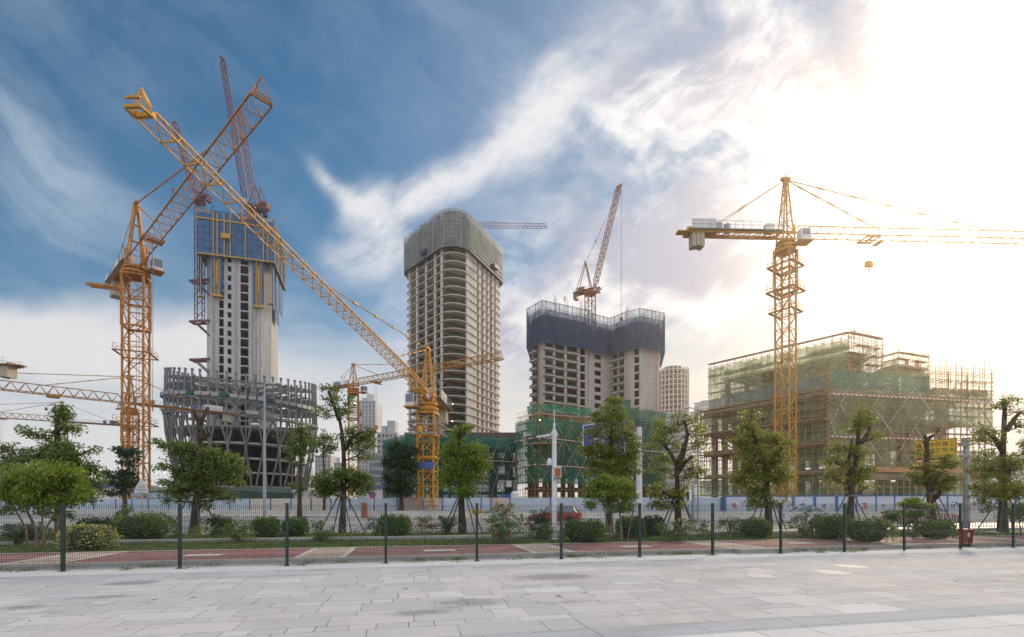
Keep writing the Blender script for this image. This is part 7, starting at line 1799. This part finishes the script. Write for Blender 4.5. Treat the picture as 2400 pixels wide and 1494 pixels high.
mb.bar(on_board(0.152, 0.755, .032), on_board(0.158, 0.775, .032), 0.012, 0.05); mb.add([on_board(0.175, 0.59, .034), on_board(0.225, 0.59, .034), on_board(0.20, 0.65, .034)], [(0, 1, 2)]); mb.build('road_works_symbol', M['sign_black'], board)
mb = MB(); cdisc = on_board(0.145, 0.28, 0.03); pts = [cdisc+e*(0.26*math.cos(a))+Vector((0, 0, 0.26*math.sin(a))) for a in np.linspace(0, 2*math.pi, 28)[:-1]]; mb.add(pts, [tuple(range(27))]); dsc = mb.build('no_entry_disc', M['sign_red'], board)
mb = MB(); mb.bar(cdisc-e*0.19+Vector((e.y, -e.x, 0))*0.01, cdisc+e*0.19+Vector((e.y, -e.x, 0))*0.01, 0.012, 0.09); mb.build('white_bar', M['white_metal'], dsc)
def text(body, name, loc, size, rot, mat, parent, align='LEFT', ext=0.004):
    cu = bpy.data.curves.new(name, 'FONT'); cu.body = body; cu.size = size; cu.align_x = align; cu.extrude = ext; cu.materials.append(mat)
    tmp = bpy.data.objects.new('tmp', cu); C.objects.link(tmp); bpy.context.view_layer.update(); dg = bpy.context.evaluated_depsgraph_get()
    me = bpy.data.meshes.new_from_object(tmp.evaluated_get(dg)); bpy.data.objects.remove(tmp); me.materials.clear(); me.materials.append(mat)
    o = bpy.data.objects.new(name, me); C.objects.link(o); o.location = loc; o.rotation_euler = rot; o.parent = parent; return o
for body, v in (('前方地铁施工', 0.76), ('海德三道艺苑大', 0.54), ('道白行车辆慢走', 0.32), ('减速慢行', 0.12)):
    text(body, 'lettering', on_board(0.97, v, 0.033), 0.36, (R(90), 0, ang), M['sign_black'], board, 'RIGHT')

# big blue road sign behind the pyramid tree, on a concrete coloured post
Y = 44; X = (1498-CX)*Y/F
bs = thing('road_direction_sign', 'large blue direction sign seen through the pyramid shaped tree on a thick pale post', 'sign', (X, Y, 0)); zt_ = zof(1002, Y)
MB().tube([(0, 0, 0), (0, 0, zt_)], [0.30, 0.24], 10).build('post', M['white_metal'], bs)
pa = at(1366, 1000, 45); pb = at(1468, 988, 41); zt1 = zof(988, 43); zb1 = zof(1070, 43)
a2, b2 = (pa.x-X, pa.y-Y), (pb.x-X, pb.y-Y); mb = MB(); wall_panel(mb, a2, b2, zb1, zt1, 0.08); bb = mb.build('board', mat_paint('road_sign_blue', (0.035, 0.06, 0.30), 0.1), bs)
mb = MB(); ee = Vector((b2[0]-a2[0], b2[1]-a2[1])).normalized(); nn_ = Vector((ee.y, -ee.x))*0.06; Pz = lambda u, z: (a2[0]+(b2[0]-a2[0])*u+nn_.x, a2[1]+(b2[1]-a2[1])*u+nn_.y, z)
for u0, z_0, u1, z_1 in ((0.02, zt1-0.1, 0.98, zt1-0.1), (0.02, zb1+0.1, 0.98, zb1+0.1), (0.02, zb1+0.1, 0.02, zt1-0.1), (0.98, zb1+0.1, 0.98, zt1-0.1), (0.5, zb1+0.5, 0.5, zt1-0.5), (0.3, zb1+1.6, 0.7, zb1+1.6)): mb.bar(Pz(u0, z_0), Pz(u1, z_1), 0.09)
mb.build('white_line', M['white_metal'], bb)
mb = MB(); mb.bar((0, 0, zt_-0.7), (b2[0], b2[1]+0.15, zt_-0.7), 0.18); mb.bar((0, 0, zt_-2.2), (b2[0], b2[1]+0.15, zt_-2.2), 0.18); mb.bar((b2[0], b2[1]+0.15, zt_-0.7), (a2[0], a2[1]+0.15, zt_-0.7), 0.14); mb.build('arm', M['white_metal'], bs)

# triangular sign from behind
Y = 32; X = (331-CX)*Y/F; r = thing('warning_sign', 'triangular sign with plate below seen from its grey back, left', 'sign', (X, Y, 0))
MB().tube([(0, 0.06, 0), (0, 0.06, zof(1128, Y))], 0.04, 8).build('pole', M['grey_metal'], r)
zt_ = zof(1120, Y); mb = MB(); k = Y/F; mb.add([(-16*k, 0, zof(1147, Y)), (16*k, 0, zof(1147, Y)), (0, 0, zt_), (-16*k, 0.02, zof(1147, Y)), (16*k, 0.02, zof(1147, Y)), (0, 0.02, zt_)], [(0, 1, 2), (5, 4, 3), (0, 3, 4, 1), (1, 4, 5, 2), (2, 5, 3, 0)]); mb.build('triangle_plate', M['white_metal'], r)
MB().box((0, 0.01, zof(1152.5, Y)), (32*k, 0.02, 9*k)).build('lower_plate', M['white_metal'], r)
mb = MB(); 
for py in (1138, 1143, 1150, 1155): mb.box((0, -0.012, zof(py, Y)), (20*k, 0.02, 0.03))
mb.build('back_rail', M['grey_metal'], r)
# no stopping sign
Y = 58; X = (873-CX)*Y/F; r = thing('no_stopping_sign', 'round blue and red no stopping sign in front of the hoarding', 'sign', (X, Y, 0))
MB().tube([(0, 0.05, 0), (0, 0.05, zof(1152, Y))], 0.05, 8).build('pole', M['white_metal'], r)
zc = zof(1161, Y); 
def disc(rad, y, m, nm, par, n=24): mb = MB(); mb.add([(rad*math.cos(2*math.pi*i/n), y, zc+rad*math.sin(2*math.pi*i/n)) for i in range(n)], [tuple(range(n))]); return mb.build(nm, m, par)
d1 = disc(0.42, -0.03, M['sign_red'], 'disc', r); disc(0.33, -0.035, M['blue_paint'], 'blue_face', d1)
mb = MB(); 
for s_ in (-1, 1): mb.bar((-0.25, -0.05, zc-0.25*s_), (0.25, -0.05, zc+0.25*s_), 0.02, 0.07)
mb.build('red_cross', M['sign_red'], d1)
# rusty stack beside it
mb = MB(); mb.box((-0.45, 0, 0.9), (0.6, 0.3, 1.8)); mb.box((-0.4, -0.02, 1.2), (0.7, 0.32, 0.12)); o = mb.build('rusty_cabinet', M['rust']); o.location = gnd(862, 59.5); tag(o, 'rust streaked cabinet beside the round no stopping sign', 'cabinet')
# chevron board
Y = 50; r = thing('chevron_sign', 'small yellow and black chevron board behind the fifth fence post', 'sign', gnd(1117, Y)); z = zof(1200, Y)
MB().box((0, 0, z), (1.3, 0.04, 0.46)).build('board', M['sign_yellow'], r); 
for s_ in (-0.5, 0.5): MB().box((s_, 0.05, z/2), (0.05, 0.05, z)).build('leg', M['grey_metal'], r)
mb = MB()
for k in range(3): x = -0.35+k*0.35; mb.bar((x-0.08, -0.03, z+0.17), (x+0.08, -0.03, z), 0.02, 0.09); mb.bar((x+0.08, -0.03, z), (x-0.08, -0.03, z-0.17), 0.02, 0.09)
mb.build('chevron', M['sign_black'], r)

# litter bin by the path
Y = 17.75; r = thing('litter_bin', 'brown slatted litter bin with black canopy frame behind the twelfth fence post', 'litter bin', gnd(2263, Y, 0.15), TH); r.scale = (0.78, 0.8, 0.98)
M['bin_wood'] = mat_paint('bin_brown', (0.22, 0.075, 0.045), 0.25, 3.0, 0.5)
mb = MB(); mb.add([(-0.17, -0.15, 0.12), (0.17, -0.15, 0.12), (0.17, 0.15, 0.12), (-0.17, 0.15, 0.12), (-0.22, -0.17, 0.62), (0.22, -0.17, 0.62), (0.22, 0.17, 0.62), (-0.22, 0.17, 0.62)], [(3,2,1,0), (4,5,6,7), (0,1,5,4), (1,2,6,5), (2,3,7,6), (3,0,4,7)])
for k in range(5): x = -0.17+0.085*k; mb.bar((x*0.8, -0.163, 0.13), (x, -0.183, 0.61), 0.05, 0.012)
b = mb.build('body', M['bin_wood'], r)
mb = MB(); 
for s_ in (-1, 1): mb.bar((s_*0.205, 0, 0.0), (s_*0.225, 0, 0.90), 0.035, 0.05)
mb.bar((-0.26, 0, 0.91), (0.26, 0, 0.89), 0.34, 0.03); mb.box((0, 0, 0.635), (0.46, 0.36, 0.025)); mb.build('frame', M['dark_metal'], r)
for s_ in (-1, 1): MB().box((s_*0.15, 0, 0.05), (0.07, 0.25, 0.10)).build('foot', M['dark_metal'], r)
mb = MB(); mb.box((-0.06, -0.178, 0.44), (0.14, 0.012, 0.16)); lb = mb.build('label_plate', M['white_metal'], r)
mb = MB(); 
for a in (0, 2.094, 4.189): mb.bar((-0.06+0.035*math.cos(a), -0.187, 0.455+0.035*math.sin(a)), (-0.06+0.035*math.cos(a+2.0), -0.187, 0.455+0.035*math.sin(a+2.0)), 0.006, 0.014)
mb.box((-0.06, -0.186, 0.385), (0.09, 0.004, 0.018)); mb.build('recycling_mark', M['blue_paint'], lb)

# ------------------------------------------------------------------ cars
def car(label, px, Y, paint, heading, kind='hatch', L=4.3, W_=1.78, Hh=1.48):
    r = thing('car', label, 'car', gnd(px, Y, 0.0), heading, 'cars on the road'); h = L/2
    # side profile: lower body with wheel arches, then greenhouse; loft across the width
    body = [(-h, 0.42), (-h+0.03, 0.72), (-h+0.10, 0.90), (-h+0.5, 0.96), (h-1.35, 0.94), (h-0.6, 0.84), (h-0.08, 0.70), (h, 0.48), (h-0.02, 0.24), (h-0.42, 0.20)]
    def arch(cx): return [(cx+0.36*math.cos(a), 0.30+0.36*math.sin(a)) for a in np.linspace(-0.2, math.pi+0.2, 9)]
    prof = body+arch(h-0.82)+[(h-1.25, 0.19), (-h+1.22, 0.19)]+arch(-h+0.80)+[(-h+0.40, 0.20), (-h+0.02, 0.26)]
    n = len(prof); mb = MB(); secs = [(-1.0, 0.985, 0.0), (-0.93, 1.0, 0.0), (0.93, 1.0, 0.0), (1.0, 0.985, 0.0)]; vs = []; fs = []
    for yy, sc_f, _ in secs:
        for x, z in prof: vs.append((x*sc_f, yy*W_/2*(1.0 if z < 0.8 else 0.965), z))
    for k in range(3):
        for i in range(n): j = (i+1) % n; fs.append((k*n+i, k*n+j, (k+1)*n+j, (k+1)*n+i))
    fs += [tuple(range(n-1, -1, -1)), tuple(3*n+i for i in range(n))]; mb.add(vs, fs)
    b = mb.build('body', paint, r)
    gh = [(-h+0.28, 0.93), (-h+0.62, Hh-0.10), (-h+0.95, Hh), (0.25, Hh), (0.62, Hh-0.08), (h-1.25, 0.93)] if kind == 'hatch' else [(-h+0.62, 0.93), (-h+1.25, Hh-0.05), (-0.4, Hh), (0.2, Hh-0.02), (h-1.35, 0.93)]
    g = MB(); vs = []; k = len(gh)
    for s_ in (-1, 1):
        for x, z in gh: vs.append((x, s_*(W_/2*(0.95 if z < 1.0 else 0.76)), z))
    g.add(vs, [tuple(range(k-1, -1, -1)), tuple(range(k, 2*k))]+[(i, (i+1) % k, k+(i+1) % k, k+i) for i in range(k)]); g.build('windows', M['window'], b)
    g = MB(); tops = [q for q in gh if q[1] > 1.2]; g.add([(x, s_*W_/2*0.765, z+0.02) for s_ in (-1, 1) for x, z in tops], [tuple(range(len(tops)-1, -1, -1))[::-1] if False else (i, i+1, len(tops)+i+1, len(tops)+i) for i in range(len(tops)-1)])
    for s_ in (-1, 1):
        for i in (0, k-2): 
            p, q = gh[i], gh[i+1]; g.bar((p[0], s_*W_/2*(0.95 if p[1] < 1 else 0.77), p[1]), (q[0], s_*W_/2*(0.95 if q[1] < 1 else 0.77), q[1]), 0.06)
        g.bar((-0.1, s_*W_/2*0.955, 0.93), (-0.12, s_*W_/2*0.78, Hh-0.02), 0.07)
    g.build('roof', paint, b)
    for cx in (h-0.82, -h+0.80):
        for s_ in (-1, 1):
            t_ = MB(); t_.lathe([(0.20, -0.10), (0.30, -0.10), (0.32, -0.06), (0.32, 0.06), (0.30, 0.10), (0.20, 0.10)], n=20); t_.v = [(cx+x, s_*(W_/2-0.12)+z, 0.32+y) for x, y, z in t_.v]; wo = t_.build('wheel', M['tyre'], r)
            t_ = MB(); t_.lathe([(0.20, -0.08), (0.05, -0.09), (0.0, -0.09)], n=14); t_.v = [(cx+x, s_*(W_/2-0.12)-s_*(-1)*abs(z), 0.32+y) for x, y, z in t_.v]; t_.build('rim', M['grey_metal'], wo)
    for s_ in (-1, 1): MB().box((h-0.10, s_*W_*0.36, 0.66), (0.16, 0.34, 0.13)).build('headlight', M['white_metal'], r); MB().box((-h+0.05, s_*W_*0.38, 0.78), (0.10, 0.26, 0.2)).build('tail_light', M['sign_red'], r)
    return r
M['tyre'] = mat_paint('tyre_rubber', (0.018, 0.018, 0.019), 0.2, 3.0, 0.8)
M['car_red'] = mat_paint('car_red', (0.24, 0.03, 0.028), 0.06, 0.5, 0.22); M['car_white'] = mat_paint('car_white', (0.60, 0.62, 0.65), 0.05, 0.5, 0.22); M['car_maroon'] = mat_paint('car_dusty_red', (0.26, 0.06, 0.065), 0.06, 0.5, 0.25)
car('red hatchback on the road right of the white camera pole', 1302, 42, M['car_red'], HA+math.pi, 'hatch', 4.4)
car('dusty red saloon behind the cloud pruned tree at the right', 2148, 37.5, M['car_maroon'], HA+math.pi, 'saloon', 4.6)
car('white saloon behind the tall flowering bush at the right', 1902, 41, M['car_white'], HA, 'saloon', 4.6)

# floodlights lit on the cranes and frames
m, N = new_mat('lit_lamp'); em = N.node('ShaderNodeEmission'); em.inputs['Color'].default_value = (1.0, 0.85, 0.55, 1); em.inputs['Strength'].default_value = 14; finish(N, em.outputs[0]); M['lit'] = m
for px, py, Y, lab in ((831, 945, 128.2, 'lit floodlight on the mast of the slim orange crane'), (1061, 947, 80, 'lit floodlight by the ballast of the middle crane'), (1060, 988, 186, 'lit work lamp inside a low balcony of the balcony tower'), (1265, 985, 104, 'lit floodlight on the corner of the green netted block'),
                       (198, 1108, 75, 'warm site lamp glowing behind the drooping tree'), (219, 1148, 75, 'warm site lamp low behind the drooping tree'), (367, 1110, 95, 'left of two small site lamps beside the dark staked tree'), (387, 1109, 95, 'right of two small site lamps beside the dark staked tree')):
    p = at(px, py, Y); r = thing('floodlight', lab, 'floodlight', p, 0, 'lit site floodlights'); s_ = 0.0016*Y
    MB().box((0, 0, 0), (s_*1.3, s_*0.7, s_*1.1)).build('housing', M['dark_metal'], r); MB().box((0, -s_*0.4, 0), (s_, 0.03, s_*0.9)).build('lamp', M['lit'], r); MB().bar((0, 0.1, 0), (0, 0.8, -0.4), 0.05).build('bracket', M['dark_metal'], r)

# ------------------------------------------------------------------ haze in the air
mb = MB(); mb.box((0, 262, 80), (1310, 730, 162)); hz_ = mb.build('haze', M['cover'])
m, N = new_mat('haze_air'); pv = N.node('ShaderNodeVolumePrincipled'); pv.inputs['Color'].default_value = (0.97, 0.90, 0.82, 1); pv.inputs['Density'].default_value = 0.00046; pv.inputs['Anisotropy'].default_value = 0.83
out = N.node('ShaderNodeOutputMaterial'); N.link(pv.outputs[0], out.inputs['Volume'])
hz_.data.materials.clear(); hz_.data.materials.append(m); tag(hz_, 'thin warm evening haze over the whole site', 'haze', kind='stuff')

# two workers, tiny at the top of the buildings
def worker(label, p, ang, shirt, arm=0.5):
    r = thing('person', label, 'person', p, ang)
    bm_pts = [((0, 0, 0.95), 0.15), ((0, 0, 1.15), 0.14), ((0, 0, 1.40), 0.17), ((0, 0, 1.50), 0.06), ((0, 0, 1.58), 0.06), ((0, 0, 1.66), 0.10), ((0, 0, 1.76), 0.06)]
    vs = [q[0] for q in bm_pts]; rd = [q[1] for q in bm_pts]; es = [(i, i+1) for i in range(len(vs)-1)]
    for s_ in (-1, 1):
        k = len(vs); vs += [(s_*0.10, 0, 0.88), (s_*0.13, s_*0.10, 0.48), (s_*0.13, s_*0.16, 0.06), (s_*0.13, s_*0.16-0.14, 0.03)]; rd += [0.095, 0.065, 0.045, 0.04]; es += [(0, k), (k, k+1), (k+1, k+2), (k+2, k+3)]
        k = len(vs); vs += [(s_*0.20, 0, 1.40), (s_*0.27, -0.08, 1.14), (s_*0.22, -0.30, 1.05+arm*0.1)]; rd += [0.06, 0.045, 0.035]; es += [(2, k), (k, k+1), (k+1, k+2)]
    me = bpy.data.meshes.new('body'); me.from_pydata(vs, es, []); o = bpy.data.objects.new('body', me); C.objects.link(o)
    md = o.modifiers.new('skin', 'SKIN'); 
    for i, q in enumerate(rd): me.skin_vertices[0].data[i].radius = (q, q*0.85)
    me.skin_vertices[0].data[0].use_root = True
    o.modifiers.new('sub', 'SUBSURF').levels = 1; o.modifiers['sub'].render_levels = 1; me.materials.append(shirt); o.parent = r
    mb = MB(); mb.lathe([(0.15, 1.74), (0.125, 1.80), (0.08, 1.86), (0.0, 1.88)], n=12); mb.build('hard_hat', M['sign_yellow'], r, smooth=True)
worker('worker standing on the roof edge of the blue screened twin towers', at(1323, 708, 163), 0.4, M['dark_metal'])
worker('worker at the top corner of the scaffolded block at the right', at(2002, 796, 87.5), -0.5, M['rust'])

# stored material that rises just above the hoarding, each pile where the photograph has one
pl_ = MB()
for k in range(14): pl_.tube([(-2.2+random.uniform(-.2, .2), 0.1*(k % 4), 2.0+0.16*(k//4)), (2.2, 0.1*(k % 4), 2.0+0.16*(k//4))], 0.07, 6)
for x in (-1.6, 1.6): pl_.box((x, 0.2, 1.0), (0.2, 0.8, 2.0))
o = pl_.build('pipe_stack', M['pole']); o.location = gnd(955, 69.5); tag(o, 'rack of rusty scaffold tubes behind the hoarding left of the middle crane', 'pipe stack')
o = MB().box((0, 0, 1.6), (1.5, 1.4, 3.2)).box((0, -0.72, 1.5), (0.8, 0.05, 2.2)).build('portable_toilet', M['blue_paint']); o.location = gnd(1187, 78); tag(o, 'blue upright site cubicle before the dark green podium', 'cubicle')
o = MB().lathe([(0.55, 0), (0.6, 0.1), (0.6, 3.3), (0.3, 3.6), (0, 3.65)], n=16).build('water_tank', M['white_metal']); o.location = gnd(1206, 76); tag(o, 'small pale upright tank beside the blue site cubicle', 'tank')
